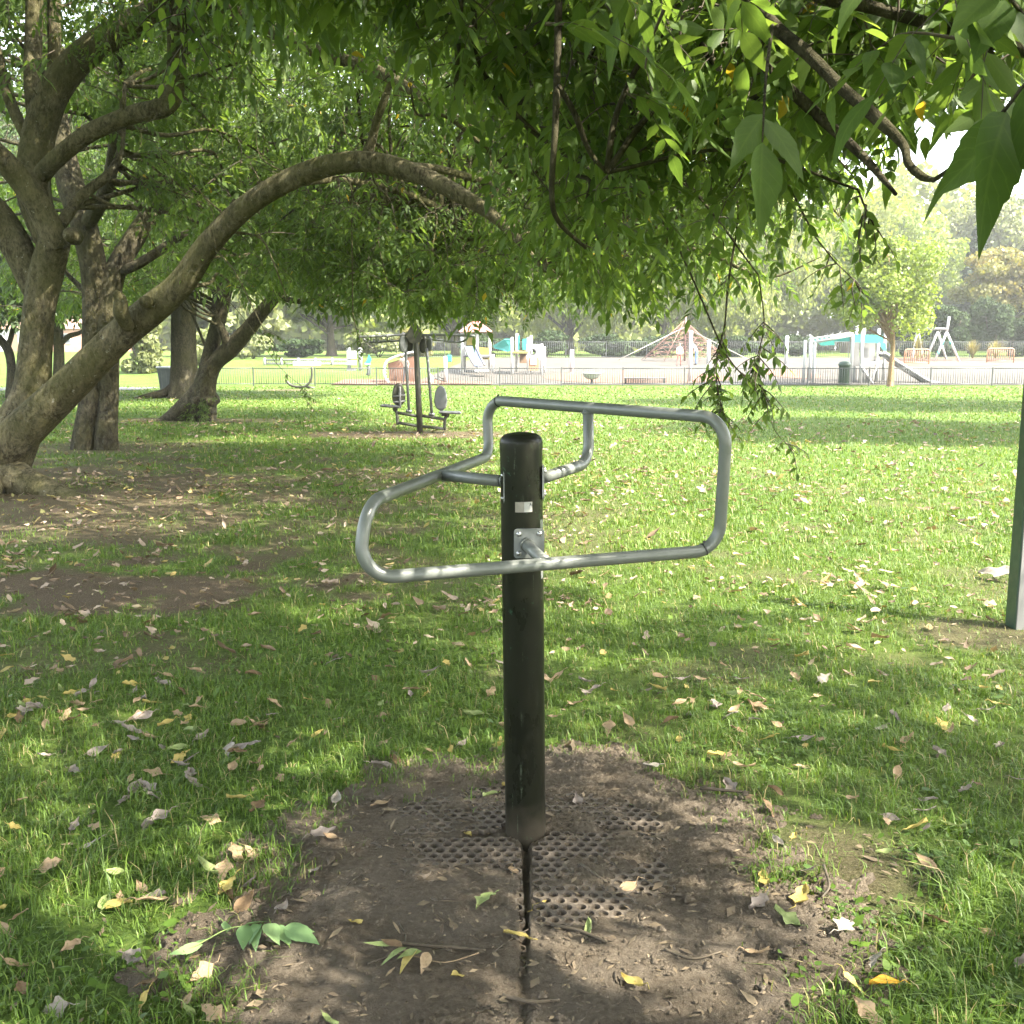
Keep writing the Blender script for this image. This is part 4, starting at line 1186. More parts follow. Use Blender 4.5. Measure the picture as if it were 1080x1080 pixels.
# low white seesaw seat beside the pole
t, L = eq('rocker_seat', 'low white rocking seat behind the railing, right of the two-seat machine', 'rocker', 456, 53)
m = quad_slab([L(452, 392), L(458, 399), L(456, 406), L(451, 405)], .5); m.build('seat_shell', M['white'], t, False)
m = MB(); m.bar(L(458, 399), L(469, 402), .04); m.bar(L(461, 396), L(468, 400), .03); m.build('rocker_bar', M['fence'], t)

# houses far behind
def house(px0, px1, py_eave, py_base, Y, wall, label):
    b = ground_at((px0 + px1) / 2, Y); W = (P(px1, 370, Y) - P(px0, 370, Y))[0]; h = max(2.6, zof(py_eave, Y) - b[2]); D = 7
    t = thing('house', label, 'house', b)
    m = MB(); m.box((0, D / 2, h / 2 - .3), (W, D, h + .6)); m.build('wall', M[wall], t, False)
    m = MB(); e = .35; rh = 2.4
    v = [(-W / 2 - e, -e, h), (W / 2 + e, -e, h), (W / 2 + e, D + e, h), (-W / 2 - e, D + e, h), (-W / 2 - e, D / 2, h + rh), (W / 2 + e, D / 2, h + rh)]
    m.add(v, [np.array([[0, 1, 5, 4], [2, 3, 4, 5], [3, 2, 1, 0]]), np.array([[0, 4, 3], [1, 2, 5]])]); r = m.build('roof', M['tile'], t, False)
    m = MB(); m.box((W * .3, D / 2, h + rh + .2), (.8, .6, 1.5)); m.build('chimney', M['brick'], r, False)
    for x in np.arange(-W / 2 + 1.5, W / 2 - 1, 3.2):
        m = MB(); m.box((x, -.03, 1.5), (1.2, .08, 1.1)); wo = m.build('window', M['white'], t, False)
        m = MB(); m.box((x, -.075, 1.5), (1.04, .02, .94)); m.build('pane', M['glass'], wo, False)
    m = MB(); m.box((W / 2 - .9, -.03, 1.0), (.9, .08, 2.0)); m.build('door', M['wood'], t, False)
house(58, 118, 352, 372, 118, 'brick', 'low brick house far off across the sunlit grass, seen between the left trunks')
house(-40, 26, 352, 372, 122, 'white', 'white-walled house far off at the left edge behind the small crooked tree')

# ------------------------------------------------------------------ people in the playground
def person(label, px, Y, H, top, low, pose='stand', face=0.0):
    b = ground_at(px, Y); s = H / 1.75
    me = bpy.data.meshes.new('person'); 
    J = dict(pel=(0, 0, .95), waist=(0, .0, 1.10), chest=(0, 0, 1.32), neck=(0, 0, 1.48), head0=(0, .0, 1.56), head1=(0, .02, 1.66), head2=(0, .01, 1.74),
             hl=(-.10, 0, .92), hr=(.10, 0, .92), kl=(-.12, .05, .50), kr=(.13, .02, .50), al=(-.12, -.03, .08), ar=(.16, .08, .08), tl=(-.13, .13, .03), tr=(.18, .23, .03),
             sl=(-.17, 0, 1.42), sr=(.17, 0, 1.42), el=(-.25, -.03, 1.16), er=(.24, .06, 1.15), wl=(-.24, .12, .95), wr=(.23, .22, 1.0), fl=(-.235, .17, .88), fr=(.225, .28, .95))
    if pose == 'bend':
        for k in ('waist', 'chest', 'neck', 'head0', 'head1', 'head2', 'sl', 'sr', 'el', 'er', 'wl', 'wr', 'fl', 'fr'):
            x, y, z = J[k]; d = z - .95; a = .6; J[k] = (x, y + d * math.sin(a), .95 + d * math.cos(a))
    rad = dict(pel=.15, waist=.135, chest=.155, neck=.055, head0=.075, head1=.095, head2=.075, hl=.095, hr=.095, kl=.062, kr=.062, al=.042, ar=.042, tl=.04, tr=.04,
               sl=.07, sr=.07, el=.045, er=.045, wl=.032, wr=.032, fl=.03, fr=.03)
    names = list(J); ix = {k: i for i, k in enumerate(names)}
    E = [('pel', 'waist'), ('waist', 'chest'), ('chest', 'neck'), ('neck', 'head0'), ('head0', 'head1'), ('head1', 'head2'), ('pel', 'hl'), ('pel', 'hr'), ('hl', 'kl'), ('kl', 'al'), ('al', 'tl'),
         ('hr', 'kr'), ('kr', 'ar'), ('ar', 'tr'), ('chest', 'sl'), ('chest', 'sr'), ('sl', 'el'), ('el', 'wl'), ('wl', 'fl'), ('sr', 'er'), ('er', 'wr'), ('wr', 'fr')]
    me.from_pydata([tuple(c * s for c in J[k]) for k in names], [(ix[a], ix[b_]) for a, b_ in E], [])
    ob = bpy.data.objects.new('tmp_person', me); COL.objects.link(ob)
    sk = ob.modifiers.new('s', 'SKIN'); sk.use_smooth_shade = True
    for i, k in enumerate(names):
        me.skin_vertices[0].data[i].radius = (rad[k] * s * .9, rad[k] * s * (.75 if k in ('chest', 'waist', 'pel') else .9)); me.skin_vertices[0].data[i].use_root = (i == 0)
    sb = ob.modifiers.new('b', 'SUBSURF'); sb.levels = 2; sb.render_levels = 2
    dg = bpy.context.evaluated_depsgraph_get(); dg.update()
    nm = bpy.data.meshes.new_from_object(ob.evaluated_get(dg)); bpy.data.objects.remove(ob)
    nm.materials.clear()
    for mt in ('skin', top, low, 'hair'): nm.materials.append(M[mt])
    root = bpy.data.objects.new('person', nm); COL.objects.link(root)
    neck = np.array(J['neck']) * s; h1 = np.array(J['head1']) * s
    for p in nm.polygons:
        p.use_smooth = True
        c = np.array(p.center)
        armd = min(np.linalg.norm(c - np.array(J[k]) * s) for k in ('wl', 'wr', 'fl', 'fr', 'el', 'er'))
        hd = np.linalg.norm(c - h1)
        if hd < .15 * s: p.material_index = 3 if (c[1] < h1[1] - .0 or c[2] > h1[2] + .055 * s) else 0
        elif armd < .12 * s and abs(c[0]) > .17 * s: p.material_index = 0
        elif np.linalg.norm(c - neck) < .06 * s: p.material_index = 0
        elif c[2] < .12 * s: p.material_index = 3
        elif c[2] < .93 * s: p.material_index = 2
        else: p.material_index = 1
    root.location = Vector([float(q) for q in b]); root.rotation_euler = (0, 0, face)
    return tag(root, label, 'person')
person('person in a white top and grey trousers standing behind the railing by the arched climber', 428.5, 52.3, 1.62, 'shirt', 'trousers', 'bend', 2.6)
person('person in a white top and blue trousers beside the right foot of the rope pyramid', 734, 66, 1.68, 'shirt', 'jeans', 'bend', 1.2)
person('small person in a white top and reddish trousers in front of the rope pyramid', 716, 65, 1.45, 'shirt', 'redroof', 'stand', 3.0)
# ------------------------------------------------------------------ leaf sprays
LG = np.random.default_rng(77)
def leaflet(L, W, u, up, detail, droop=.12):
    """pointed leaflet along u starting at 0; returns verts, tris, quads"""
    u = u / np.linalg.norm(u)
    w = np.cross(u, up); w /= (np.linalg.norm(w) + 1e-9); n = np.cross(w, u)
    if detail == 2:
        t = np.array([0, .05, .13, .22, .32, .42, .50, .53, .62, .66, .76, .86, .94, 1.0])
        wd = np.array([0, .22, .62, .88, .99, 1.0, .97, .84, .76, .60, .46, .26, .10, 0])
    elif detail == 1:
        t = np.array([0, .18, .45, .75, 1.0]); wd = np.array([0, .78, 1.0, .52, 0])
    else:
        t = np.array([0, .4, 1.0]); wd = np.array([0, 1.0, 0])
    k = len(t)
    cu = LG.uniform(-.10, .22); sw = LG.normal(0, .07); fold = LG.uniform(-.02, .20)
    mid = u * (t * L)[:, None] - np.array([0, 0, 1.]) * ((droop + cu) * L * t ** 2)[:, None] + w * (sw * L * np.sin(t * 2.6))[:, None]
    inn = np.arange(1, k - 1)
    l = mid[inn] + w * (wd[inn] * W / 2)[:, None] + n * (wd[inn] * W * fold)[:, None]
    r = mid[inn] - w * (wd[inn] * W / 2)[:, None] + n * (wd[inn] * W * (fold + LG.normal(0, .06)))[:, None]
    V = np.vstack([mid, l, r]); q = len(inn)
    tris = [[0, k, 1], [0, 1, k + q], [k - 1, k - 2, k + q - 1], [k - 1, k + 2 * q - 1, k - 2]]
    quads = []
    for a in range(q - 1):
        quads.append([a + 1, k + a, k + a + 1, a + 2]); quads.append([a + 1, a + 2, k + q + a + 1, k + q + a])
    LEAFUV.append(np.vstack([np.c_[np.zeros(k), t], np.c_[np.ones(q), t[inn]], np.c_[np.ones(q), t[inn]]]))
    return V, np.array(tris), np.array(quads, int).reshape(-1, 4)
LEAFUV = []

def make_spray(seed, detail, L=.55, nleaf=8, leafscale=1.0, droop=.5, single=False):
    g = np.random.default_rng(seed)
    V, T, Q, lid = [], [], [], []; LEAFUV.clear()
    nv = 0; ll = 0
    def twp(s): return np.array([s * L, .04 * L * math.sin(s * 5 + seed), -droop * .5 * L * s * s])
    mb = MB(); mb.tube(np.array([twp(s) for s in np.linspace(0, 1, 5)]), np.linspace(.0045, .0018, 5), 4, caps=False)
    def addleaf(p, u, Ls, Ws, up):
        nonlocal nv, ll
        v, t, q = leaflet(Ls, Ws, u, up, detail)
        V.append(v + p); T.append(t + nv); Q.append(q + nv); lid.append(np.full(len(v), ll)); nv += len(v); ll += 1
    for k in range(nleaf):
        s = .12 + .88 * (k + g.uniform(-.2, .2)) / (nleaf - 1); s = min(max(s, .05), 1)
        p0 = twp(s)
        az = (1 if k % 2 else -1) * g.uniform(35, 80) if k < nleaf - 1 else g.uniform(-15, 15)
        az = math.radians(az); el = math.radians(g.uniform(-55, 5))
        d = np.array([math.cos(az) * math.cos(el), math.sin(az) * math.cos(el), math.sin(el)])
        up = np.array([g.normal(0, .35), g.normal(0, .35), 1.])
        if single:
            addleaf(p0, d + np.array([0, 0, -.3]), g.uniform(.06, .085) * leafscale, g.uniform(.026, .036) * leafscale, up); continue
        rl = g.uniform(.11, .17) * leafscale
        def rp(t): return p0 + d * rl * t - np.array([0, 0, 1.]) * rl * .35 * t * t
        mb.tube(np.array([rp(t) for t in (0, .5, 1)]), np.array([.0014, .0011, .0008]) * leafscale, 3, caps=False)
        w = np.cross(d, up); w /= np.linalg.norm(w)
        pairs = [.42, .72] if g.random() < .75 else [.30, .55, .80]
        for t in pairs:
            for sg in (-1, 1):
                dr = d * math.cos(1.0) + w * sg * math.sin(1.0) + np.array([0, 0, -g.uniform(.15, .6)])
                addleaf(rp(t), dr, g.uniform(.068, .095) * leafscale, g.uniform(.028, .038) * leafscale, up + w * sg * .3)
        dr = d + np.array([0, 0, -g.uniform(.3, .8)])
        addleaf(rp(1), dr, g.uniform(.085, .115) * leafscale, g.uniform(.034, .046) * leafscale, up)
    return dict(V=np.vstack(V), T=np.vstack(T), Q=np.vstack(Q), lid=np.concatenate(lid), nl=ll, len=L, uv=np.vstack(LEAFUV),
                tv=np.vstack(mb.v), tf=np.vstack([f for f, _ in mb.f]))
# sun flecks of the photograph: gaps kept in the crowns along the sun's path to these places
FLECK = []
def _fl():
    for px, py, r in ((25, 905, .17), (95, 945, .15), (282, 812, .13), (20, 770, .14), (205, 882, .10), (170, 1062, .13), (140, 965, .12), (598, 1015, .13), (690, 806, .10), (850, 880, .13), (470, 1065, .09), (60, 835, .10), (330, 790, .08), (210, 955, .08), (420, 570, .12), (575, 590, .07), (1010, 760, .14), (930, 690, .16), (380, 640, .1), (120, 745, .09)):
        v = (540 - py) / 1080; ct, st_ = math.cos(TILT), math.sin(TILT); k = CAM_H / (st_ - v * ct)
        g = np.array([(px - 540) / 1080 * k, (ct + v * st_) * k, .9 if 400 < px < 600 and py < 600 else 0.])
        if g[2] > 0: g = P(px, py, 2.95)
        FLECK.append((g, r * 1.1 if g[2] < .5 else .05))
_fl()
SD = np.array(SUN_D)
def in_fleck(c, pad):
    m = np.zeros(len(c), bool)
    for g, r in FLECK:
        d = c - g; t = d @ SD; dist = np.linalg.norm(d - t[:, None] * SD, axis=1)
        m |= (dist < r + pad) & (t > .3)
    return m
SPR = {0: [make_spray(100 + k, 0) for k in range(6)], 1: [make_spray(200 + k, 1) for k in range(6)], 2: [make_spray(300 + k, 2) for k in range(6)]}
def place_sprays(mb, pos, dirs, scale, detail, mi_leaf=0, mi_twig=1, hang=0.0, templ=None, bias=0.0):
    """vectorised instancing of sprays into one mesh"""
    pos = np.asarray(pos, float); N = len(pos)
    if N == 0: return
    templ = templ or SPR[detail]
    which = rng.integers(0, len(templ), N)
    dirs = np.asarray(dirs, float); dirs = dirs / (np.linalg.norm(dirs, axis=1, keepdims=True) + 1e-9)
    scale = np.broadcast_to(scale, (N,))
    for k, tp in enumerate(templ):
        s = which == k
        n = int(s.sum())
        if not n: continue
        x = dirs[s]
        up = np.array([0, 0, 1.]) + rng.normal(0, .18, (n, 3))
        y = np.cross(up, x); y /= (np.linalg.norm(y, axis=1, keepdims=True) + 1e-9)
        z = np.cross(x, y)
        R = np.stack([x, y, z], 1)           # rows: local axes in world
        ps, ss = pos[s], scale[s]
        ctr = ps + x * (.28 * tp['len'] * ss)[:, None] / .55 + [0, 0, -.10]
        ok = ~in_fleck(ctr, .12 * float(np.mean(ss)) * tp['len'] / .55)
        R, ps, ss = R[ok], ps[ok], ss[ok]; n = len(ps)
        if not n: continue
        if FILTER[0]:                        # keep the whole spray clear of the open views under the canopy
            sub = tp['V'][::5]
            w_ = np.einsum('vi,nij->nvj', sub, R) * ss[:, None, None] + ps[:, None]
            ok = allowed_v(w_.reshape(-1, 3), 0.0).reshape(n, -1).all(1)
            R, ps, ss = R[ok], ps[ok], ss[ok]; n = len(ps)
            if not n: continue
        def xf(v): return (np.einsum('vi,nij->nvj', v, R) * ss[:, None, None] + ps[:, None]).reshape(-1, 3)
        nv = len(tp['V']); off = (np.arange(n) * nv)[:, None, None]
        tone = rng.beta(2.2, 2.2, (n, tp['nl'])) * .7 + rng.uniform(0, .25, (n, 1)) + bias
        tone = np.where(rng.random((n, tp['nl'])) < .004, 1.0, np.clip(tone, 0, .95))
        r = tone[:, tp['lid']].ravel()
        fs = [(tp['T'][None] + off).reshape(-1, 3)]
        if len(tp['Q']): fs.append((tp['Q'][None] + off).reshape(-1, 4))
        mb.add(xf(tp['V']), fs, mi_leaf, r, np.tile(tp['uv'], (n, 1)))
        nt_ = len(tp['tv']); off = (np.arange(n) * nt_)[:, None, None]
        mb.add(xf(tp['tv']), (tp['tf'][None] + off).reshape(-1, 4), mi_twig)

# ------------------------------------------------------------------ limbs
def limb_px(rows, n=6):
    """rows (px,py,Y,radius_px) -> world polyline, radii"""
    pts = np.array([P(a, b, c) for a, b, c, _ in rows]); r = np.array([d * c / 1080 for _, _, c, d in rows])
    q = spline(np.c_[pts, r], n); return q[:, :3], np.maximum(q[:, 3], .004)
def limb_w(rows, n=6):
    q = spline(np.array(rows, float), n); return q[:, :3], np.maximum(q[:, 3], .004)
SAFE = [False]
def branch_to(mb, skel, target, r_end=.004, mi=0, sag=.15, rmax=.035, n=6):
    """curved secondary branch from the nearest skeleton point to the clump"""
    d = np.linalg.norm(skel - target, axis=1) + .8 * np.maximum(0, skel[:, 2] - target[2] - .8)
    s = skel[int(np.argmin(d))]
    L = np.linalg.norm(target - s)
    if L < .15: return None
    mid = (s + target) / 2 + rng.normal(0, .10 * L, 3) + np.array([0, 0, sag * L])
    if SAFE[0]:
        rmax = .012
    q = spline(np.array([s, s + (mid - s) * .5 + rng.normal(0, .05 * L, 3), mid, (mid + target) / 2 + rng.normal(0, .05 * L, 3), target]), 4)
    r0 = min(rmax, .008 + .011 * L)
    if SAFE[0]:
        px, py, zc = proj(q)
        if np.any((zc > .05) & (zc < 1.7) & (px > -150) & (px < 1230) & (py > -150) & (py < 1100)): return None
    mb.tube(q, np.linspace(r0, r_end, len(q)), n, mi=mi, caps=False)
    return q
def clump_sprays(c, rad, n, flat=.6):
    """positions & directions of sprays filling a clump"""
    u = rng.normal(0, 1, (n, 3)); u /= np.linalg.norm(u, axis=1, keepdims=True)
    rr = rng.random(n) ** .6 * rad
    p = c + u * rr[:, None] * np.array([1, 1, flat])
    d = u.copy(); d[:, 2] = d[:, 2] * .35 - .22
    d += rng.normal(0, .35, (n, 3))
    return p, d

# ------------------------------------------------------------------ where foliage may hang, by distance from the path of view (keeps trunks and lawn visible)
def ymax_tab(D):
    if D < 1.25: return ([-300, 960, 985, 1005, 1035, 1060, 1080, 1300], [-25, -15, 60, 190, 235, 222, 215, 240])
    if D < 3.3 and D >= 2.4: return ([-300, 150, 185, 230, 350, 450, 560, 620, 670, 700, 760, 800, 860, 930, 985, 1080, 1300], [-100, -50, 50, 20, 30, 30, 50, 75, 110, 185, 215, 225, 195, 160, 150, 150, 160])
    if D < 2.4:  return ([-300, 150, 230, 300, 450, 560, 610, 680, 760, 800, 860, 930, 985, 1020, 1080, 1300], [-80, -60, -40, -10, 20, 60, 100, 195, 215, 238, 205, 170, 192, 175, 200, 230])
    if D < 6:    return ([-300, 0, 150, 185, 230, 350, 450, 520, 560, 620, 665, 700, 760, 850, 920, 970, 1080, 1300], [-120, -70, -30, 60, 60, 80, 120, 190, 285, 355, 345, 320, 315, 280, 255, 140, 120, 100])
    if D < 10.6: return ([-300, 20, 200, 300, 400, 490, 540, 600, 700, 800, 860, 910, 950, 1080, 1300], [-80, -60, 30, 80, 130, 175, 290, 345, 350, 330, 310, 290, 180, -40, -150])
    if D < 17:   return ([-300, 0, 60, 125, 160, 250, 330, 420, 500, 600, 650, 720, 800, 850, 900, 1080, 1300], [140, 120, 110, 170, 290, 335, 340, 350, 355, 340, 325, 290, 240, 180, 60, -80, -150])
    if D < 24:   return ([-300, 0, 60, 140, 180, 230, 330, 420, 480, 540, 600, 680, 760, 850, 1080, 1300], [320, 335, 345, 330, 300, 305, 325, 345, 345, 330, 300, 240, 160, 20, -80, -150])
    return ([-300, 0, 60, 140, 180, 200, 320, 380, 440, 500, 560, 620, 1300], [345, 350, 345, 330, 305, 300, 315, 330, 320, 300, 240, 100, -200])
FILTER = [True]
def allowed_v(c, pad):
    px, py, zc = proj(c); ok = np.ones(len(c), bool)
    for lo, hi in ((.35, 1.25), (1.25, 2.4), (2.4, 3.3), (3.3, 6), (6, 10.6), (10.6, 17), (17, 24), (24, 1e9)):
        m = (zc >= lo) & (zc < hi)
        if m.any():
            xs, ys = ymax_tab((lo + min(hi, 50)) / 2)
            ok[m] = py[m] + 1080 * pad / zc[m] < np.interp(px[m], xs, ys)
    m = zc < .35
    ok[m] = c[m][:, 2] > 2.1
    return ok
def allowed(c, rad, tail=.15):
    px, py, zc = proj(c[None]); px, py, zc = px[0], py[0], zc[0]
    if zc < .35: return c[2] > 2.3
    xs, ys = ymax_tab(zc)
    lim = np.interp(px, xs, ys)
    return py + 1080 * (rad * .55 + tail) / zc < lim + 18

# trunk with flared, furrowed base
def trunk_tube(mb, pts, rad, flare=.6, fh=1.0, n=26, seed=0, mi=0, wob=.05):
    g = np.random.default_rng(seed)
    z0 = pts[0][2]
    ph = g.uniform(0, 6, 3)
    h = np.array([p[2] - z0 for p in pts])
    def ov(th, idx):
        f = np.exp(-np.maximum(h[idx], 0) / fh)[:, None]
        lob = .55 + .25 * np.cos(5 * th + ph[0])[None] + .2 * np.cos(3 * th + ph[1])[None]
        fur = 1 + .05 * np.cos(9 * th + ph[2])[None] * (0.4 + f)
        return (1 + flare * f * lob) * fur
    mb.tube(pts, rad, n, mi=mi, wob=wob, seed=seed, ov=ov)

def finish(root, skel_mb, crown_mb, bark, leafm, trunk_name='trunk', twig='twig'):
    skel_mb.build(trunk_name, M[bark], root)
    if crown_mb.n: crown_mb.build('crown', [M[leafm], M[twig]], root)

ALLP = []
# ================================================================== TREE A : big leaning many-stemmed tree at left
baseA = P(-34, 520, 12.0); baseA[2] = 0
tA = thing('broadleaf_tree', 'big many-stemmed tree at far left, one limb leaning right and arching over the lawn', 'tree', baseA)
sk = MB(); skelA = []
def addlimb(mb, skel, rows, px=True, flare=None, seed=0, n=18, wob=.05, fh=.8):
    q, r = limb_px(rows) if px else limb_w(rows)
    if flare: trunk_tube(mb, q, r, flare, fh, 28, seed, wob=wob)
    else: mb.tube(q, r, n, wob=wob, seed=seed)
    skel.append(q); return q, r
Y0 = 12.0
addlimb(sk, skelA, [(-60, 556, Y0, 30), (-34, 516, Y0, 26), (12, 466, Y0 - .1, 21.5), (70, 410, Y0 - .2, 18.5), (122, 358, Y0 - .3, 16.5), (162, 325, Y0 - .4, 16), (192, 298, Y0 - .5, 14), (220, 258, Y0 - .6, 12.5), (262, 216, Y0 - .8, 11.2),
                    (318, 184, Y0 - 1, 11), (376, 170, Y0 - 1.2, 10.5), (432, 180, Y0 - 1.5, 9.5), (490, 208, Y0 - 1.9, 8), (530, 236, Y0 - 2.2, 5.5), (575, 285, Y0 - 2.6, 2.5)], seed=3, wob=.05, n=24)
addlimb(sk, skelA, [(-40, 545, Y0 + .2, 42), (-12, 500, Y0 + .2, 36), (18, 455, Y0 + .2, 25), (34, 415, Y0 + .2, 18.5), (38, 370, Y0 + .2, 16.2), (42, 325, Y0 + .2, 15.5), (50, 285, Y0 + .2, 16.5), (58, 255, Y0 + .1, 15)], flare=.25, seed=5, n=24)
# grey limb to the upper left
addlimb(sk, skelA, [(60, 262, Y0 + .1, 15), (45, 225, Y0, 13), (22, 190, Y0 - .1, 12), (-8, 158, Y0 - .3, 11), (-50, 128, Y0 - .5, 9), (-110, 90, Y0 - .8, 6)], seed=6)
addlimb(sk, skelA, [(40, 310, Y0 + .3, 14), (15, 255, Y0 + .3, 16), (-20, 215, Y0 + .3, 17), (-80, 190, Y0 + .4, 13), (-160, 150, Y0 + .5, 8)], seed=16)
# stem behind, going up to the right
addlimb(sk, skelA, [(55, 262, Y0 + .3, 14), (36, 205, Y0 + .4, 17), (40, 150, Y0 + .5, 16), (58, 95, Y0 + .5, 15), (92, 55, Y0 + .5, 14), (135, 28, Y0 + .4, 13), (178, 0, Y0 + .2, 12), (240, -60, Y0 - .2, 9), (320, -130, Y0 - 1, 5)], seed=7)
addlimb(sk, skelA, [(38, 190, Y0 + .4, 9), (62, 165, Y0 + .2, 9), (95, 140, Y0 + .1, 9), (140, 121, Y0, 9), (172, 113, Y0 - .1, 9.5), (184, 95, Y0 - .1, 9.5), (186, 55, Y0 - .2, 9), (184, 10, Y0 - .3, 8), (180, -60, Y0 - .5, 6), (190, -140, Y0 - .8, 4)], seed=8)
addlimb(sk, skelA, [(40, 150, Y0 + .6, 8), (34, 95, Y0 + .7, 8), (35, 40, Y0 + .8, 8.5), (36, -20, Y0 + .8, 8), (30, -120, Y0 + .8, 5)], seed=9)
addlimb(sk, skelA, [(46, 120, Y0 + .9, 6), (56, 70, Y0 + 1, 6), (57, 10, Y0 + 1, 6.5), (60, -60, Y0 + 1, 5), (75, -140, Y0 + 1, 3)], seed=10)
addlimb(sk, skelA, [(36, 160, Y0 + .7, 6), (12, 110, Y0 + .8, 5.5), (-2, 60, Y0 + .8, 5), (-15, 10, Y0 + .8, 4), (-40, -80, Y0 + .8, 3)], seed=11)
addlimb(sk, skelA, [(62, 240, Y0 + .3, 6), (85, 208, Y0 + .5, 5.5), (118, 180, Y0 + .7, 4.5), (128, 150, Y0 + .9, 3.5), (130, 90, Y0 + 1, 3)], seed=12)
# side shoot with broken stub on the leaning limb and the upper arch's side limb
addlimb(sk, skelA, [(135, 345, Y0 - .55, 7), (128, 330, Y0 - .7, 8), (127, 316, Y0 - .75, 6.5), (121, 308, Y0 - .8, 3.5)], seed=13, n=12)
addlimb(sk, skelA, [(384, 172, Y0 - 1.2, 7), (392, 150, Y0 - 1.2, 5), (400, 120, Y0 - 1.3, 4), (420, 70, Y0 - 1.5, 3.5), (450, 0, Y0 - 2, 3), (470, -90, Y0 - 2.4, 2)], seed=14)
addlimb(sk, skelA, [(184, -20, Y0 - .3, 7), (240, 10, Y0 - .8, 7), (300, 38, Y0 - 1.4, 7.5), (350, 60, Y0 - 1.9, 7), (400, 76, Y0 - 2.4, 6), (450, 105, Y0 - 3, 4.5), (500, 140, Y0 - 3.6, 3), (560, 200, Y0 - 4.4, 2)], seed=15)
addlimb(sk, skelA, [(420, 176, Y0 - 1.4, 6), (470, 180, Y0 - 1.2, 4), (530, 200, Y0 - .8, 3.5), (600, 235, Y0 - .4, 3), (680, 280, Y0, 2)], seed=17)
addlimb(sk, skelA, [(300, 192, Y0 - .9, 6), (360, 190, Y0 - .2, 4), (430, 205, Y0 + .6, 3.5), (500, 240, Y0 + 1.4, 3), (570, 290, Y0 + 2.0, 2)], seed=18)
addlimb(sk, skelA, [(190, -60, Y0 - .4, 8), (330, -120, Y0 - 2.5, 7), (480, -140, Y0 - 4, 5), (600, -100, Y0 - 5, 3)], seed=19)
# knots
for (px, py, Y, r) in ((71, 247, Y0 - .25, 7), (20, 440, Y0 - .35, 7), (150, 318, Y0 - .75, 6)):
    c = P(px, py, Y); rr = r * Y / 1080
    sk.tube(np.array([c + np.array([-.02, .25, 0]), c + np.array([0, .05, 0]), c + np.array([.01, -.03, .01])]), [rr * 1.3, rr, rr * .5], 12, wob=.1, seed=int(px))
# roots running out
for dx, dy, L in ((1.0, -.4, 1.6), (.4, -1, 1.4), (-.3, -1, 1.5), (-1, .2, 1.6)):
    d = np.array([dx, dy]) / math.hypot(dx, dy)
    q = np.array([[baseA[0] + d[0] * L * t + .25, baseA[1] + d[1] * L * t, .34 * (1 - t) ** 1.5 - .08] for t in np.linspace(.1, 1, 8)])
    sk.tube(q, np.linspace(.26, .06, 8), 12, wob=.06, seed=int(L * 10))
for k, q in enumerate(skelA): ALLP.append(q)

# ================================================================== TREE B : twin fused trunk behind
baseB = P(98, 474, 17.2); baseB[2] = 0
tB = thing('broadleaf_tree', 'dark tree with two fused trunks and a deep groove, left of the leaning limb', 'tree', baseB)
skb = MB(); skelB = []
YB = 17.2
addlimb(skb, skelB, [(90, 484, YB, 14), (91, 460, YB, 12.5), (97, 420, YB, 12), (99, 370, YB, 12), (100, 320, YB, 12.5), (98, 280, YB, 13), (88, 235, YB, 13), (75, 195, YB + .2, 13), (60, 120, YB + .4, 10), (50, 20, YB + .5, 7), (40, -100, YB + .6, 4)], flare=.4, seed=21)
addlimb(skb, skelB, [(114, 486, YB - .1, 11), (113, 460, YB - .1, 10), (114, 420, YB, 10), (113, 370, YB, 12), (114, 320, YB + .05, 12.5), (122, 285, YB + .1, 11), (146, 245, YB + .2, 10), (172, 205, YB + .4, 8), (200, 150, YB + .6, 6), (230, 60, YB + .8, 4)], flare=.4, seed=22)
addlimb(skb, skelB, [(90, 240, YB, 8), (110, 205, YB - .6, 7), (120, 160, YB - 1, 6), (125, 80, YB - 1.2, 5), (130, -40, YB - 1.4, 3)], seed=23)
addlimb(skb, skelB, [(165, 215, YB + .4, 6), (215, 190, YB - .2, 5), (280, 190, YB - .8, 4), (350, 215, YB - 1.4, 3), (420, 260, YB - 2, 2)], seed=24)
addlimb(skb, skelB, [(120, 290, YB + .1, 5), (150, 276, YB, 5), (200, 245, YB + .3, 4), (260, 225, YB + .8, 3), (330, 225, YB + 1.2, 2)], seed=25)

# ================================================================== TREE D : leaning multi-stem with dark burl, mid-distance
baseD = P(212, 446, 24.5); baseD[2] = 0
tD = thing('broadleaf_tree', 'leaning tree with ivy-clad burl at its foot and stems spreading to the right', 'tree', baseD)
skd = MB(); skelD = []
YD = 24.5
addlimb(skd, skelD, [(160, 450, YD, 4), (175, 444, YD, 7), (195, 432, YD, 12), (212, 416, YD, 13.5), (217, 396, YD, 9.5), (222, 372, YD, 8), (228, 348, YD, 7.5), (234, 325, YD, 7), (242, 295, YD, 5.5), (256, 250, YD, 4), (280, 190, YD, 3)], seed=31, n=20)
addlimb(skd, skelD, [(214, 448, YD - .1, 13), (215, 428, YD - .1, 13), (218, 404, YD - .1, 10), (226, 384, YD - .1, 8.5), (243, 368, YD - .2, 9), (262, 347, YD - .3, 7.5), (282, 322, YD - .4, 6.5), (303, 300, YD - .5, 5.5), (335, 278, YD - .6, 4.5), (380, 262, YD - .8, 3), (440, 262, YD - 1, 2)], seed=32, n=20)
addlimb(skd, skelD, [(240, 368, YD - .25, 5), (237, 354, YD - .3, 4.5), (229, 338, YD - .2, 4), (227, 318, YD, 3.5), (235, 280, YD, 3)], seed=33, n=12)
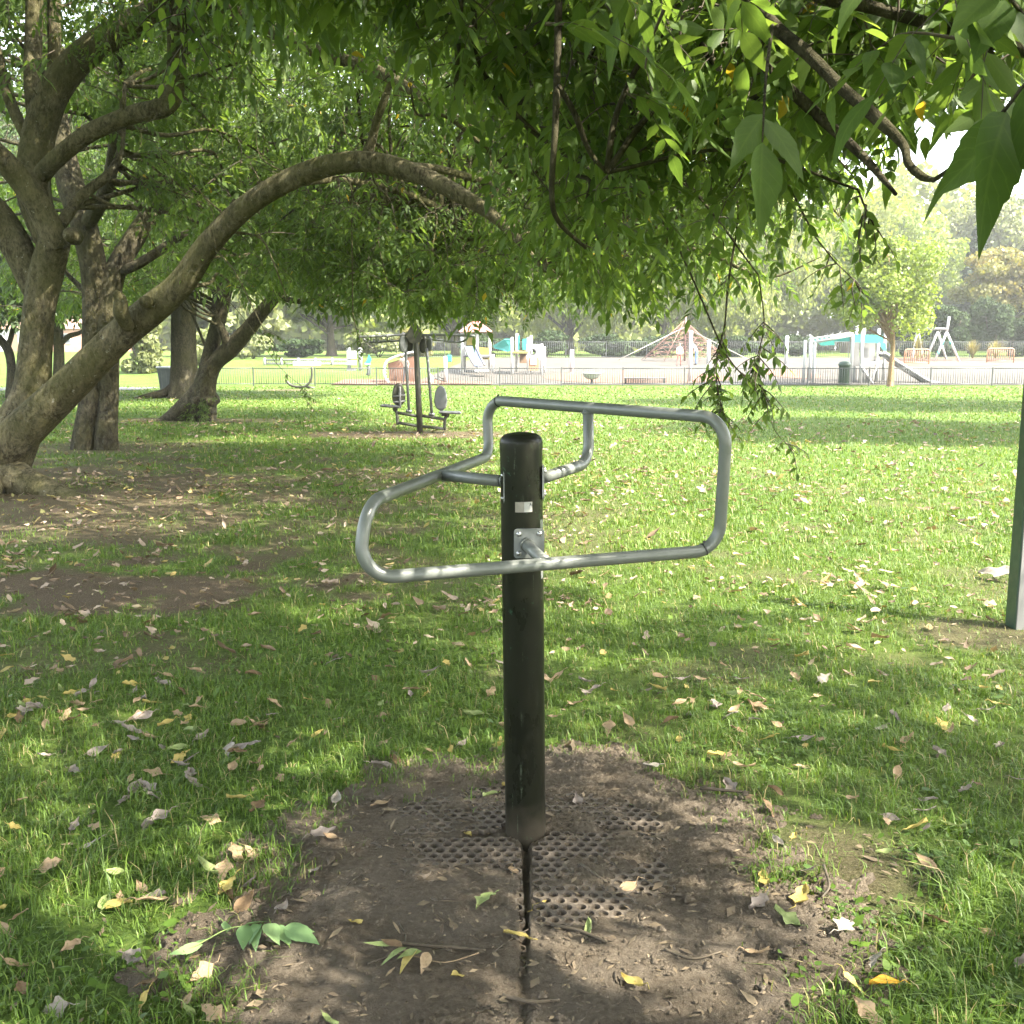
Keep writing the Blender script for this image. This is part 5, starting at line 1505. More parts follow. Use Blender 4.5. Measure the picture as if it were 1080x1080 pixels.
addlimb(skd, skelD, [(290, 312, YD - .4, 3.5), (320, 318, YD - .6, 2.5), (360, 312, YD - .8, 2), (400, 322, YD - 1, 1.5)], seed=34, n=10)
for k in range(14):   # burl lumps
    c = P(rng.uniform(205, 222), rng.uniform(412, 444), YD - rng.uniform(.15, .4)); r = rng.uniform(.08, .17)
    skd.tube(np.array([c + np.array([0, .22, -.05]), c, c + np.array([0, -.06, .02])]), [r * 1.2, r, r * .4], 10, wob=.12, seed=k)

# ================================================================== TREE C : straight trunk far
baseC = P(194, 416.5, 37); baseC[2] = float(ground_z(baseC[0], 37))
tC = thing('broadleaf_tree', 'straight grey-brown trunk with a flared root, standing behind the leaning burled tree', 'tree', baseC)
skc = MB(); skelC = []
YC = 37
addlimb(skc, skelC, [(194, 424, YC, 13), (194, 405, YC, 12.5), (194, 380, YC, 12), (194, 350, YC, 12), (195, 315, YC, 12), (197, 280, YC, 11), (200, 220, YC, 9), (205, 140, YC, 6), (215, 40, YC, 3)], flare=.9, seed=41)
addlimb(skc, skelC, [(188, 405, YC - .1, 7), (175, 414, YC - .2, 5), (155, 418, YC - .3, 3), (140, 421, YC - .4, 1.2)], seed=42, n=10)
addlimb(skc, skelC, [(197, 290, YC, 6), (230, 240, YC, 5), (290, 190, YC, 3), (340, 170, YC, 2)], seed=43)
addlimb(skc, skelC, [(197, 280, YC, 6), (160, 235, YC, 5), (110, 200, YC, 3), (60, 180, YC, 2)], seed=44)

# ================================================================== TREE E/G : small crooked tree and rounded tree at far left
baseE = P(10, 416, 36); baseE[2] = 0
tE = thing('broadleaf_tree', 'thin crooked tree at the far left edge, trunk bent like an elbow', 'tree', baseE)
ske = MB(); skelE = []
addlimb(ske, skelE, [(11, 420, 36, 5.5), (12, 405, 36, 4.8), (12, 385, 36, 4.5), (8, 368, 36, 4.5), (-2, 356, 36, 4), (-14, 346, 36, 3.5), (-30, 330, 36, 3), (-50, 300, 36, 2)], seed=51, n=14)
addlimb(ske, skelE, [(8, 368, 36, 3), (14, 345, 36, 2.5), (18, 310, 36, 2), (20, 270, 36, 1.5)], seed=52, n=10)
baseG = P(62, 413, 33); baseG[2] = 0
tG = thing('broadleaf_tree', 'tree with low round leafy crown showing between the big stem and the twin trunk', 'tree', baseG)
skg = MB(); skelG = []
addlimb(skg, skelG, [(62, 418, 33, 6.5), (62, 395, 33, 5.5), (62, 370, 33, 5), (61, 350, 33, 5), (62, 320, 33, 4), (64, 270, 33, 3), (66, 200, 33, 2)], seed=55, n=14, flare=.3)
addlimb(skg, skelG, [(62, 365, 33, 3.2), (72, 355, 33, 2.8), (86, 350, 33, 2), (105, 335, 33, 1.4)], seed=56, n=8)

# ================================================================== TREE F : overhanging tree, trunk outside the frame at right behind the viewer
tF = thing('broadleaf_tree', 'overhanging tree whose leafy branches hang down across the top right, close to the viewer', 'tree', (6.8, -2.6, 0))
skf = MB(); skelF = []
q, r = limb_w([(6.8, -2.6, -.2, .34), (6.75, -2.55, .6, .30), (6.6, -2.4, 1.8, .27), (6.3, -2.1, 3.0, .25), (5.6, -1.5, 4.2, .20), (4.4, -.5, 5.2, .15), (2.8, .8, 5.6, .11), (1.0, 2.2, 5.5, .08), (-1.0, 3.6, 5.2, .05), (-2.6, 4.8, 4.7, .03)])
trunk_tube(skf, q, r, .5, .8, 24, 61); skelF.append(q)
def lw(rows, s, n=12):
    q, r = limb_w(rows); skf.tube(q, r, n, wob=.04, seed=s); skelF.append(q)
lw([(6.3, -2.1, 3.0, .16), (7.0, -.8, 4.5, .12), (7.2, .6, 5.6, .09), (6.8, 2.2, 6.1, .06), (6.0, 3.6, 6.0, .03)], 62)
lw([(6.4, -2.2, 2.6, .14), (5.8, -1.2, 4.2, .10), (4.4, .3, 4.9, .07), (2.8, 1.8, 4.7, .045), (1.6, 3.0, 4.3, .02)], 63)
lw([(4.4, -.5, 5.2, .09), (4.2, 1.4, 5.4, .07), (3.6, 3.4, 5.0, .05), (3.0, 5.2, 4.3, .03), (2.6, 6.4, 3.6, .016)], 64)
lw([(2.8, .8, 5.6, .07), (1.6, 3.4, 5.0, .05), (1.0, 5.2, 4.2, .035), (.9, 6.2, 3.4, .02)], 65)
lw([(6.3, -2.1, 3.2, .15), (5.6, -3.6, 5.0, .10), (3.6, -4.0, 6.4, .07), (1.0, -3.4, 7.0, .04)], 66)
lw([(6.6, -2.4, 2.6, .12), (8.4, -2.6, 4.0, .09), (9.6, -1.6, 5.4, .05)], 67)
# visible branches at the top right, about two metres from the viewer
def lpx(rows, s, n=10):
    q, r = limb_px(rows); skf.tube(q, r, n, wob=.05, seed=s); skelF.append(q); return q
e1 = lpx([(700, -130, 2.5, 9), (760, -40, 2.3, 7.5), (815, 25, 2.15, 6.5), (850, 55, 2.05, 6.5), (890, 95, 1.95, 6), (925, 125, 1.9, 6.5), (952, 152, 1.85, 4.6), (958, 172, 1.8, 4.2), (972, 186, 1.75, 4.2), (985, 190, 1.72, 2.2)], 71)
e2 = lpx([(780, -70, 2.3, 6), (850, -10, 2.2, 5.5), (920, 8, 2.15, 6), (980, 25, 2.1, 6), (1040, 40, 2.05, 6), (1110, 62, 2.0, 6), (1200, 70, 2, 6)], 72)
e3 = lpx([(1042, 40, 2.05, 3), (1044, 62, 2.05, 3.5), (1030, 74, 2.05, 3.5), (1018, 86, 2.05, 2.5)], 73, 8)
e4 = lpx([(815, 25, 2.15, 5), (800, 60, 2.3, 5), (850, 110, 2.3, 6), (905, 160, 2.25, 4.6), (928, 185, 2.2, 3.4), (945, 205, 2.15, 1.5)], 74, 8)
e5 = lpx([(590, -90, 3.6, 4.5), (589, 0, 3.5, 4), (588, 60, 3.45, 3.6), (586, 130, 3.4, 3.4), (582, 205, 3.35, 3), (590, 235, 3.35, 2.4), (618, 262, 3.4, 1.6)], 75, 8)
lpx([(589, 90, 3.42, 3), (606, 120, 3.45, 3), (622, 160, 3.5, 2.6), (640, 182, 3.5, 2)], 76, 8)
lpx([(488, -80, 3.9, 3.5), (486, 0, 3.8, 3), (482, 70, 3.8, 2.6), (480, 120, 3.8, 1.6)], 77, 8)
lpx([(498, -60, 4.1, 3), (500, 20, 4.1, 3), (504, 66, 4.1, 3), (530, 105, 4.1, 2.6), (566, 140, 4.1, 1.6)], 78, 8)
lpx([(540, 122, 4.3, 2.4), (590, 158, 4.3, 2.4), (624, 164, 4.3, 1.6)], 79, 8)
lpx([(730, 30, 2.6, 3), (745, 55, 2.55, 3.5), (775, 90, 2.5, 3.5), (800, 105, 2.45, 2.5)], 80, 8)
lpx([(620, -20, 3, 2.4), (655, 20, 2.9, 2.2), (690, 40, 2.8, 1.6)], 81, 8)

# ------------------------------------------------------------------ fill the crowns
def sample_crown(n, box, tree_of, rad, maxtry=60000):
    (x0, x1), (y0, y1), (z0, z1) = box; out = []
    k = 0
    while len(out) < n and k < maxtry:
        k += 1
        c = np.array([rng.uniform(x0, x1), rng.uniform(y0, y1), rng.uniform(z0, z1)])
        rd = rng.uniform(*rad)
        if tree_of(c) and allowed(c, rd): out.append((c, rd))
    return out
def in_ell(c, e, r): return np.sum(((c - np.array(e)) / np.array(r)) ** 2) < 1

crA, crB, crC, crD, crE, crG, crF = (MB() for _ in range(7))
def fill(cl, skel_list, skmb, cr, per, detail_fn, scale, leaf_sink=None, spread=.6):
    sk_ = np.vstack(skel_list); sk_ = sk_[sk_[:, 2] > 1.5]
    for c, rd in cl:
        q = branch_to(skmb, sk_, c)
        n = max(2, int(per * (rd / .6) ** 2))
        p, d = clump_sprays(c, rd, n, spread)
        zc = proj(c[None])[2][0]
        place_sprays(cr, p, d, scale * rng.uniform(.85, 1.2, n), detail_fn(zc))
        if q is not None and len(q) > 8 and rng.random() < .9:      # twigs with leaves along the branch
            kk = rng.integers(4, len(q), 3)
            ok = np.array([allowed(q[k], .1) for k in kk])
            if ok.any():
                kk = kk[ok]; place_sprays(cr, q[kk], rng.normal(0, 1, (len(kk), 3)) * [1, 1, .3] + [0, 0, -.2], scale * .9, detail_fn(zc))
det = lambda z: 2 if 0 < z < 4.2 else (1 if 0 < z < 11 else 0)
# A: over the left half, 5.5 to 16 m away
A_box = ((-12, 3.4), (5.5, 16), (1.9, 8.5))
def in_A(c): return c[0] < 3.4 - .16 * max(0, c[1] - 7) and in_ell(c, (-4.6, 10.6, 3.6), (9, 6.2, 5.0))
fill(sample_crown(230, A_box, in_A, (.45, .85)), skelA, sk, crA, 5, det, 1.15)
fill(sample_crown(60, ((-11, 3.0), (5, 15), (5.2, 9.5)), lambda c: in_ell(c, (-3.6, 9.8, 5.6), (8.0, 6.0, 4.0)), (.7, 1.1)), skelA, sk, crA, 5, lambda z: 0, 1.7)  # unseen upper crown, added to keep sun off the stems below
SA = np.vstack(skelA)
for k in range(150):
    c = np.array([rng.uniform(-9, 3), rng.uniform(6.5, 15), rng.uniform(2.3, 6)])
    if in_A(c) and allowed(c, .2): branch_to(sk, SA, c, .002, 0, .10, .010, 5)
# lower curtain of A between the arch and the machine, clear of the trunks
fill(sample_crown(100, ((-5, 3.2), (6, 15.5), (1.5, 3.6)), in_A, (.35, .6)), skelA, sk, crA, 5, det, 1.0)
fill(sample_crown(170, ((-12, 4), (13, 22), (2.2, 9)), lambda c: in_ell(c, (-4.5, 17, 3.8), (8.5, 5, 5.5)), (.5, .95)), skelB, skb, crB, 5, det, 1.45)
fill(sample_crown(110, ((-12, 2), (20, 29), (2.2, 8)), lambda c: in_ell(c, (-5.6, 24.5, 4.2), (6.5, 4.5, 4.2)), (.55, 1.0)), skelD, skd, crD, 6, det, 1.6)
fill(sample_crown(110, ((-22, 0), (32, 42), (3.4, 13)), lambda c: in_ell(c, (-11.5, 37, 7.2), (8.5, 5.5, 5.8)), (.7, 1.3)), skelC, skc, crC, 9, det, 2.2)
fill(sample_crown(70, ((-26, -14), (33, 40), (2.2, 8)), lambda c: in_ell(c, (-19, 36, 4.8), (4, 3.5, 3.4)), (.6, 1.1)), skelE, ske, crE, 8, det, 2.0)
fill(sample_crown(90, ((-20, -10), (29, 37), (2.2, 8)), lambda c: in_ell(c, (-14.2, 33, 5.0), (4.2, 3.5, 3.2)), (.6, 1.1)), skelG, skg, crG, 9, det, 2.0)
# F: overhead and right; only its hanging edge is in view
SAFE[0] = True
def in_F(c):
    if c[1] > 3.8 + .25 * max(0, 3 - c[0]) * 1.6 + (1.9 if c[0] < 3.2 else 0): return False
    px, py, zc = proj(c[None])
    if zc[0] > .3 and -200 < px[0] < 1300 and py[0] > -60 - 500 / zc[0]: return False
    return in_ell(c, (3.0, 0.6, 4.8), (7.6, 6.4, 3.6))
fill(sample_crown(430, ((-4, 10), (-5, 7), (1.6, 8)), in_F, (.4, .8)), skelF, skf, crF, 6, lambda z: 2 if .6 < z < 4.2 else (1 if .6 < z < 7 else 0), 1.15)  # clumps kept out of view, thickened to shade the foreground
fill(sample_crown(130, ((-2.6, 3.4), (3.3, 8.0), (1.5, 3.6)), lambda c: True, (.25, .5)), skelF, skf, crF, 4, det, .88)
NEAR = [make_spray(500 + k, 2, L=.12, nleaf=2, leafscale=.92) for k in range(4)]
SMALL = [make_spray(520 + k, 2, L=.26, nleaf=4, leafscale=1.0) for k in range(5)]
for k in range(460):                     # foliage between one and three metres away, top right
    Y = rng.uniform(1.9, 4.2); c = P(rng.uniform(560, 1180), rng.uniform(-110, 200), Y)
    place_sprays(crF, c[None], rng.normal(0, 1, (1, 3)) * [1, 1, .3] + [0, 0, -.35], rng.uniform(.6, .95), 2, templ=SMALL if Y > 2.1 else NEAR)
for k in range(200):
    Y = rng.uniform(1.9, 4.6); c = P(rng.uniform(850, 1010), rng.uniform(-140, 110), Y)
    place_sprays(crF, c[None], rng.normal(0, 1, (1, 3)) * [1, 1, .3] + [0, 0, -.35], rng.uniform(.7, 1.05), 2, templ=SMALL)
for k in range(200):
    Y = rng.uniform(2.2, 4.5); c = P(rng.uniform(180, 700), rng.uniform(-90, 120), Y)
    place_sprays(crF, c[None], rng.normal(0, 1, (1, 3)) * [1, 1, .3] + [0, 0, -.35], rng.uniform(.8, 1.15), 2, templ=SMALL)

FILTER[0] = False
# hanging sprigs seen in front of the playground
SINGLE = [make_spray(540 + k, 1, L=.20, nleaf=6, leafscale=.85, single=True) for k in range(5)]
def hang(cr, skmb, skel, rows, nleaf, scale, detail, single=True, r=.006):
    q = spline(np.array([P(*a) for a in rows]), 8)
    skmb.tube(q, np.linspace(r, r * .35, len(q)), 6)
    s0 = q[0]; d = np.linalg.norm(np.vstack(skel) - s0, axis=1); a = np.vstack(skel)[int(np.argmin(d))]
    mid = (a + s0) / 2 + np.array([0, 0, .12 * np.linalg.norm(a - s0)])
    skmb.tube(spline([a, mid, s0], 6), np.linspace(r * 1.8, r, 13), 6)
    t = np.sort(rng.uniform(.15, 1, nleaf)); idx = np.clip((t * (len(q) - 1)).astype(int), 0, len(q) - 1)
    dr = rng.normal(0, 1, (nleaf, 3)) * [1, 1, .4] + [0, 0, -.7]
    place_sprays(cr, q[idx], dr, scale * 1.7 * rng.uniform(.7, 1.15, nleaf), detail, templ=SINGLE)
YH = 5.2
hang(crF, skf, skelF, [(775, 255, YH), (768, 300, YH), (764, 345, YH), (756, 375, YH), (757, 410, YH), (766, 445, YH)], 26, .52, 1)
hang(crF, skf, skelF, [(764, 372, YH), (780, 392, YH), (800, 405, YH), (808, 425, YH), (818, 455, YH), (842, 480, YH)], 17, .45, 1, r=.004)
hang(crF, skf, skelF, [(800, 290, YH), (806, 340, YH), (800, 372, YH), (796, 392, YH)], 17, .5, 1, r=.004)
hang(crF, skf, skelF, [(860, 250, 6), (880, 275, 6), (900, 295, 6), (912, 312, 6)], 12, .6, 1, r=.005)
hang(crF, skf, skelF, [(905, 200, 3.4), (915, 225, 3.4), (926, 245, 3.4)], 7, .5, 2, r=.004)
hang(crA, sk, skelA, [(272, 335, 11), (281, 352, 11), (290, 364, 11), (292, 384, 11)], 6, .55, 1, r=.006)
hang(crA, sk, skelA, [(292, 384, 11), (304, 396, 11), (318, 408, 11), (324, 424, 11), (338, 440, 11)], 7, .4, 1, r=.003)
hang(crA, sk, skelA, [(372, 330, 12), (377, 352, 12), (385, 372, 12)], 6, .6, 1, r=.006)
hang(crF, skf, skelF, [(190, -30, 4.4), (196, 20, 4.4), (198, 60, 4.4)], 9, .6, 2, r=.005)
# very near leaves at the top right
def near(px, py, Y, d, s, k=1):
    for up in range(14):
        n0 = crF.n
        FILTER[0] = True
        place_sprays(crF, np.array([P(px, py - 22 * up, Y)]), np.array([d]) + rng.normal(0, .1, (1, 3)), s, 2, templ=[NEAR[int(rng.integers(0, 4))]])
        FILTER[0] = False
        if crF.n > n0: return
for a in ((1075, 95, 1.05, (-.7, .2, -.5), 1.2), (1045, 130, 1.0, (-.5, .2, -.7), 1.15), (1095, 110, 1.15, (-.4, .1, -.8), 1.3), (1010, 150, 1.15, (-1, .1, -.1), .9), (985, 190, 1.72, (.6, 0, -.3), .9), (945, 205, 2.1, (.3, .1, -.7), 1.0),
          (800, 105, 1.5, (-.3, .1, -.8), 1.25), (815, 120, 1.45, (.3, .1, -.8), 1.2), (760, 60, 1.6, (-.5, .2, -.7), 1.2), (855, 40, 1.4, (.4, .1, -.5), 1.2), (880, 20, 1.5, (.8, .1, -.3), 1.2), (900, 60, 1.6, (.3, 0, -.6), 1.1),
          (830, 10, 1.35, (-.4, 0, -.6), 1.3), (770, 20, 1.4, (.2, 0, -.8), 1.3), (720, 60, 1.8, (-.2, .1, -.8), 1.2), (735, 130, 1.9, (.3, .1, -.8), 1.1), (690, 100, 2.0, (-.5, .1, -.6), 1.1), (1000, 10, 1.5, (.4, 0, -.6), 1.2), (1060, -10, 1.4, (.1, 0, -.9), 1.3), (960, -10, 1.5, (-.2, 0, -.7), 1.2),
          (700, 10, 1.7, (-.4, 0, -.7), 1.2), (655, 20, 2.1, (-.3, 0, -.7), 1.2), (790, 170, 2.0, (.2, 0, -.9), 1.1), (1030, 70, 1.3, (-.3, 0, -.6), 1.1), (840, 90, 1.5, (.5, 0, -.6), 1.1)):
    near(a[0], a[1], a[2] * 1.4, a[3], a[4] * .85)
FILTER[0] = True
fill([(np.array([rng.uniform(.9, 3.4), rng.uniform(-1.6, .7), rng.uniform(2.3, 4.0)]), .5) for _ in range(26)], skelF, skf, crF, 6, lambda z: 1, 1.0)  # unseen clumps added off to the right to shade the nearest leaves
FILTER[0] = False
# single big leaflets of the nearest compound leaves
def near_leaflet(b, t, w):
    b_, t_ = P(*b), P(*t); L = np.linalg.norm(t_ - b_)
    v, tr, qd = leaflet(L, w, t_ - b_, np.array([rng.normal(0, .5), -1, .35 + rng.normal(0, .25)]), 2, .03)
    crF.add(v + b_, [tr, qd], 0, float(rng.uniform(.15, .5)), LEAFUV[-1]); 
RACH = []
for stem, leaves in (([(985, 190, 1.72), (1015, 168, 1.35), (1050, 128, 1.1), (1095, 70, 1.05)],
                      [((1066, 128, 1.12), (984, 186, 1.16), .050), ((1062, 118, 1.08), (1038, 238, 1.0), .060), ((1092, 75, 1.05), (1086, 278, .96), .062), ((1022, 160, 1.3), (975, 229, 1.3), .014), ((1080, 90, 1.06), (1130, 230, 1.02), .055)]),
                     ([(815, 25, 2.15), (808, 80, 1.7), (804, 150, 1.6)], [((806, 120, 1.65), (770, 175, 1.6), .045), ((806, 125, 1.65), (848, 180, 1.6), .048), ((804, 150, 1.6), (802, 240, 1.55), .06)]),
                     ([(1110, 62, 2.0), (1075, 10, 1.4), (1050, -10, 1.35)], [((1070, 8, 1.4), (1090, 70, 1.35), .055), ((1060, 0, 1.38), (1030, 55, 1.35), .055), ((1050, -10, 1.35), (1000, 30, 1.35), .05)])):
    q = spline(np.array([P(*a) for a in stem]), 5); skf.tube(q, np.linspace(.004, .0014, len(q)), 6)
    for l in leaves: near_leaflet(*l)
# ivy on the foot of the leaning tree, ivy tuft on the upper stem
pts = np.array([P(rng.uniform(203, 222), rng.uniform(418, 444), YD - .42) for _ in range(26)])
place_sprays(crD, pts, rng.normal(0, 1, (26, 3)) + [0, -1, -.3], .55, 0)
pts = np.array([P(70 + 50 * t, 45 - 25 * t + rng.uniform(-6, 6), Y0 + .25) for t in rng.random(12)])
place_sprays(crA, pts, rng.normal(0, 1, (12, 3)), .45, 1)
for root, s_, c_, bk, lf in ((tA, sk, crA, 'bark_a', 'leaf'), (tB, skb, crB, 'bark_b', 'leaf'), (tC, skc, crC, 'bark_b', 'leaf_dark'), (tD, skd, crD, 'bark_b', 'leaf'),
                             (tE, ske, crE, 'bark_b', 'leaf_dark'), (tG, skg, crG, 'bark_b', 'leaf_dark'), (tF, skf, crF, 'bark_b', 'leaf')):
    base = np.array(root.location)
    print(root['label'][:40], 'crown verts', c_.n)
    o1 = s_.build('trunk', M[bk], root, loc=None); o2 = c_.build('crown', [M[lf], M['twig']], root)
    for o in (o1, o2): o.matrix_parent_inverse = Matrix.Translation(-root.location)
# ------------------------------------------------------------------ trees beyond the lawn
def leafcards(mb, c, nrm, size, mi=0, tone=None, weep=False):
    N = len(c)
    u = rng.normal(0, 1, (N, 3))
    if weep: u = u * [.35, .35, .25] + [0, 0, -1]
    u /= np.linalg.norm(u, axis=1, keepdims=True)
    w = np.cross(u, nrm + rng.normal(0, .5, (N, 3))); w /= (np.linalg.norm(w, axis=1, keepdims=True) + 1e-9)
    asp = .24 if weep else .5
    ln = (size * rng.uniform(.7, 1.3, N))[:, None]
    n2 = np.cross(u, w)
    V = np.stack([c - u * ln * .5, c + w * ln * asp + n2 * ln * .06, c + u * ln * .5, c - w * ln * asp + n2 * ln * .06], 1).reshape(-1, 3)
    k = np.arange(N) * 4
    r = tone if tone is not None else rng.beta(2, 2, N)
    mb.add(V, np.stack([k, k + 1, k + 2, k + 3], -1), mi, np.repeat(np.clip(r, 0, 1), 4))
def lobes_crown(mb, sk, trunk_top, center, radii, nl, n, size, weep=False, lob=(.22, .38), drop=.0, seed=0, low=-.75):
    g = np.random.default_rng(seed)
    center = np.array(center, float); radii = np.array(radii, float)
    for k in range(nl):
        while True:
            u = g.normal(0, 1, 3); u /= np.linalg.norm(u)
            if u[2] > low: break
        rr = g.uniform(.35, .92)
        c = center + u * radii * rr
        rl = radii * g.uniform(*lob) * np.array([1, 1, .75])
        if sk is not None:
            a = trunk_top + (center - trunk_top) * g.uniform(0, .6)
            q = spline([a, (a + c) / 2 + g.normal(0, .04, 3) * radii, c], 4); L = np.linalg.norm(c - a)
            sk.tube(q, np.linspace(.03 * radii[0] * .6, .015, len(q)), 5, caps=False)
        m = int(n / nl * g.uniform(.7, 1.3))
        v = g.normal(0, 1, (m, 3)); v /= np.linalg.norm(v, axis=1, keepdims=True)
        rad = g.random(m) ** .4
        p = c + v * rl * rad[:, None]
        if weep: p[:, 2] -= np.abs(g.normal(0, 1, m)) * radii[2] * .16
        leafcards(mb, p, v, size, 0, np.clip(g.beta(2, 2, m) * .75 + g.uniform(-.1, .3), 0, 1), weep)
def far_tree(name, label, px, Y, py_top, py_low, halfw_px, leafm, bark, n, size, nl=26, weep=False, trunk_px=None, seed=0, group=None, cat='tree', lob=(.22, .38), low=-.75, cx=0):
    b = ground_at(px, Y); sc = Y / 1080
    zt, zl = zof(py_top, Y), zof(py_low, Y)
    zl = max(zl, b[2] + .3)
    t = thing(name, label, cat, b, 0, group)
    sk, cr = MB(), MB()
    c = np.array([b[0] + cx * sc, Y, (zt + zl) / 2]); R = np.array([halfw_px * sc, halfw_px * sc * .9, (zt - zl) / 2])
    tr = (trunk_px or halfw_px * .07) * sc
    q = spline([np.array([b[0], Y, b[2] - .3]), np.array([b[0] + .1 * tr, Y, (b[2] + zl) / 2]), np.array([b[0], Y, zl + .3 * R[2]]), c + np.array([.05 * R[0], 0, .4 * R[2]])], 6)
    trunk_tube(sk, q, np.linspace(tr, tr * .3, len(q)), .4, .6, 12, seed)
    lobes_crown(cr, sk, np.array([b[0], Y, zl + .1 * R[2]]), c, R, nl, n, size, weep, seed=seed, lob=lob, low=low)
    o1 = sk.build('trunk', M[bark], t); o2 = cr.build('crown', [M[leafm]], t)
    for o in (o1, o2): o.matrix_parent_inverse = Matrix.Translation(-t.location)
    return t
far_tree('young_tree', 'young tree with orange-brown trunk and bright lime crown, at the railing beside the slide', 939, 49.4, 222, 372, 66, 'leaf_lime', 'bark_young', 17000, .15, 40, trunk_px=3.6, seed=1, cx=-13)
tw = 'trees closing the view beyond the playground'
far_tree('willow_tree', 'pale weeping willow, the one directly behind the rope pyramid', 700, 92, 215, 366, 95, 'leaf_willow', 'bark_far', 18000, .42, 34, True, seed=2, group=tw)
far_tree('willow_tree', 'pale weeping willow just left of the climbing frame', 800, 96, 205, 366, 80, 'leaf_willow', 'bark_far', 15000, .42, 30, True, seed=3, group=tw)
far_tree('willow_tree', 'pale weeping willow directly behind the play tower with the red roof', 600, 98, 215, 366, 95, 'leaf_willow', 'bark_far', 15000, .42, 30, True, seed=4, group=tw)
far_tree('broadleaf_tree', 'tall pale green tree behind the lime tree, right of the willows', 890, 108, 186, 366, 80, 'leaf_willow', 'bark_far', 17000, .38, 36, seed=5, group=tw)
far_tree('broadleaf_tree', 'rounded yellow-green tree between the lime tree and the dark conifer', 955, 118, 205, 362, 66, 'leaf_lime', 'bark_far', 14000, .40, 32, seed=6, group=tw)
far_tree('broadleaf_tree', 'autumn tree turning brown and orange at the right edge behind the swings', 1064, 90, 262, 350, 62, 'leaf_autumn', 'bark_far', 20000, .30, 44, seed=7, group=tw)
far_tree('broadleaf_tree', 'green tree turning yellow behind the autumn tree at the top right', 1050, 125, 200, 350, 80, 'leaf_shrub', 'bark_far', 13000, .5, 30, seed=8, group=tw)
far_tree('broadleaf_tree', 'pale green tree left of the play tower, behind the two-seat machine', 480, 90, 235, 368, 85, 'leaf_willow', 'bark_far', 10000, .55, 32, seed=9, group=tw)
far_tree('broadleaf_tree', 'bright yellow-green tree behind the court barrier', 350, 86, 235, 364, 90, 'leaf_lime', 'bark_far', 11000, .5, 34, seed=10, group=tw)
far_tree('broadleaf_tree', 'pale tree behind the leaning burled tree, left of the court barrier', 250, 82, 250, 375, 70, 'leaf_shrub', 'bark_far', 9000, .5, 30, seed=11, group=tw)
far_tree('broadleaf_tree', 'tall green tree at the far left behind the white-walled house', -10, 150, 250, 366, 130, 'leaf_lime', 'bark_far', 9000, .9, 30, seed=12, group=tw)
far_tree('broadleaf_tree', 'tall green tree behind the low brick house', 120, 150, 250, 366, 110, 'leaf_shrub', 'bark_far', 9000, .9, 30, seed=13, group=tw)
far_tree('broadleaf_tree', 'tall pale tree beyond the right edge, behind the autumn tree', 1190, 110, 190, 350, 90, 'leaf_autumn', 'bark_far', 8000, .6, 30, seed=14, group=tw)
# far-off wood that closes the view as one mass
def woodland():
    mb = MB(); g = np.random.default_rng(8); C, N_, T = [], [], []
    for k in range(560):
        x = g.uniform(-170, 190); Y = g.uniform(128, 150); h = (11 + 9 * vnoise(x, 3, .05) + 3 * g.random() + 4 * smooth(20, 50, x)); zb = float(ground_z(x, Y))
        for j in range(4):
            c = np.array([x + g.normal(0, 2), Y + g.normal(0, 2), zb + h * g.uniform(.0, .95) * (.35 if j == 3 else 1)]); m = 90
            v = g.normal(0, 1, (m, 3)); v /= np.linalg.norm(v, axis=1, keepdims=True)
            C.append(c + v * np.array([3.4, 2.6, 2.4]) * (g.random(m) ** .4)[:, None]); N_.append(v); T.append(np.clip(g.beta(2, 2, m) * .7 + g.uniform(-.05, .35), 0, 1))
    leafcards(mb, np.vstack(C), np.vstack(N_), 1.0, 0, np.concatenate(T))
    tag(mb.build('woodland', M['leaf_willow']), 'far-off belt of pale green woodland closing the view', 'woodland', kind='stuff')
woodland()
# dark conifer
def conifer(px, Y, py_top, py_base, hw):
    b = ground_at(px, Y); zt = zof(py_top, Y); t = thing('conifer_tree', 'dark green conifer with tiers of drooping boughs rising behind the autumn tree', 'tree', b)
    sk, cr = MB(), MB(); H = zt - b[2]; W = hw * Y / 1080
    sk.tube(np.array([[b[0], Y, b[2] - .2], [b[0], Y, b[2] + H * .6], [b[0], Y, zt]]), [.35, .2, .03], 10)
    g = np.random.default_rng(4)
    for k in range(150):
        f = g.random() ** .8; z = b[2] + H * (.12 + .86 * f); L = W * (1.02 - f) * g.uniform(.6, 1.15) + .3
        A = g.uniform(0, 6.28); d = np.array([math.cos(A), math.sin(A), 0])
        s = np.linspace(0, 1, 5)[:, None]
        q = np.array([b[0], Y, z]) + d * L * s + np.array([0, 0, 1.]) * (-.28 * L * s + .22 * L * s * s)
        sk.tube(q, np.linspace(.06, .015, 5), 4, caps=False)
        m = int(60 * (L / W) + 18); t_ = g.random(m) ** .7
        p = np.array([b[0], Y, z]) + d * (L * t_)[:, None] + np.array([0, 0, 1.]) * (-.28 * L * t_ + .22 * L * t_ ** 2 - np.abs(g.normal(0, .12, m)))[:, None] + np.cross(d, [0, 0, 1.]) * (g.normal(0, .16, m) * L * (.3 + .5 * t_))[:, None]
        leafcards(cr, p, np.tile([0, 0, 1.], (m, 1)), .42)
    o1 = sk.build('trunk', M['bark_far'], t); o2 = cr.build('crown', [M['leaf_conifer']], t)
    for o in (o1, o2): o.matrix_parent_inverse = Matrix.Translation(-t.location)
conifer(1022, 104, 234, 360, 24)
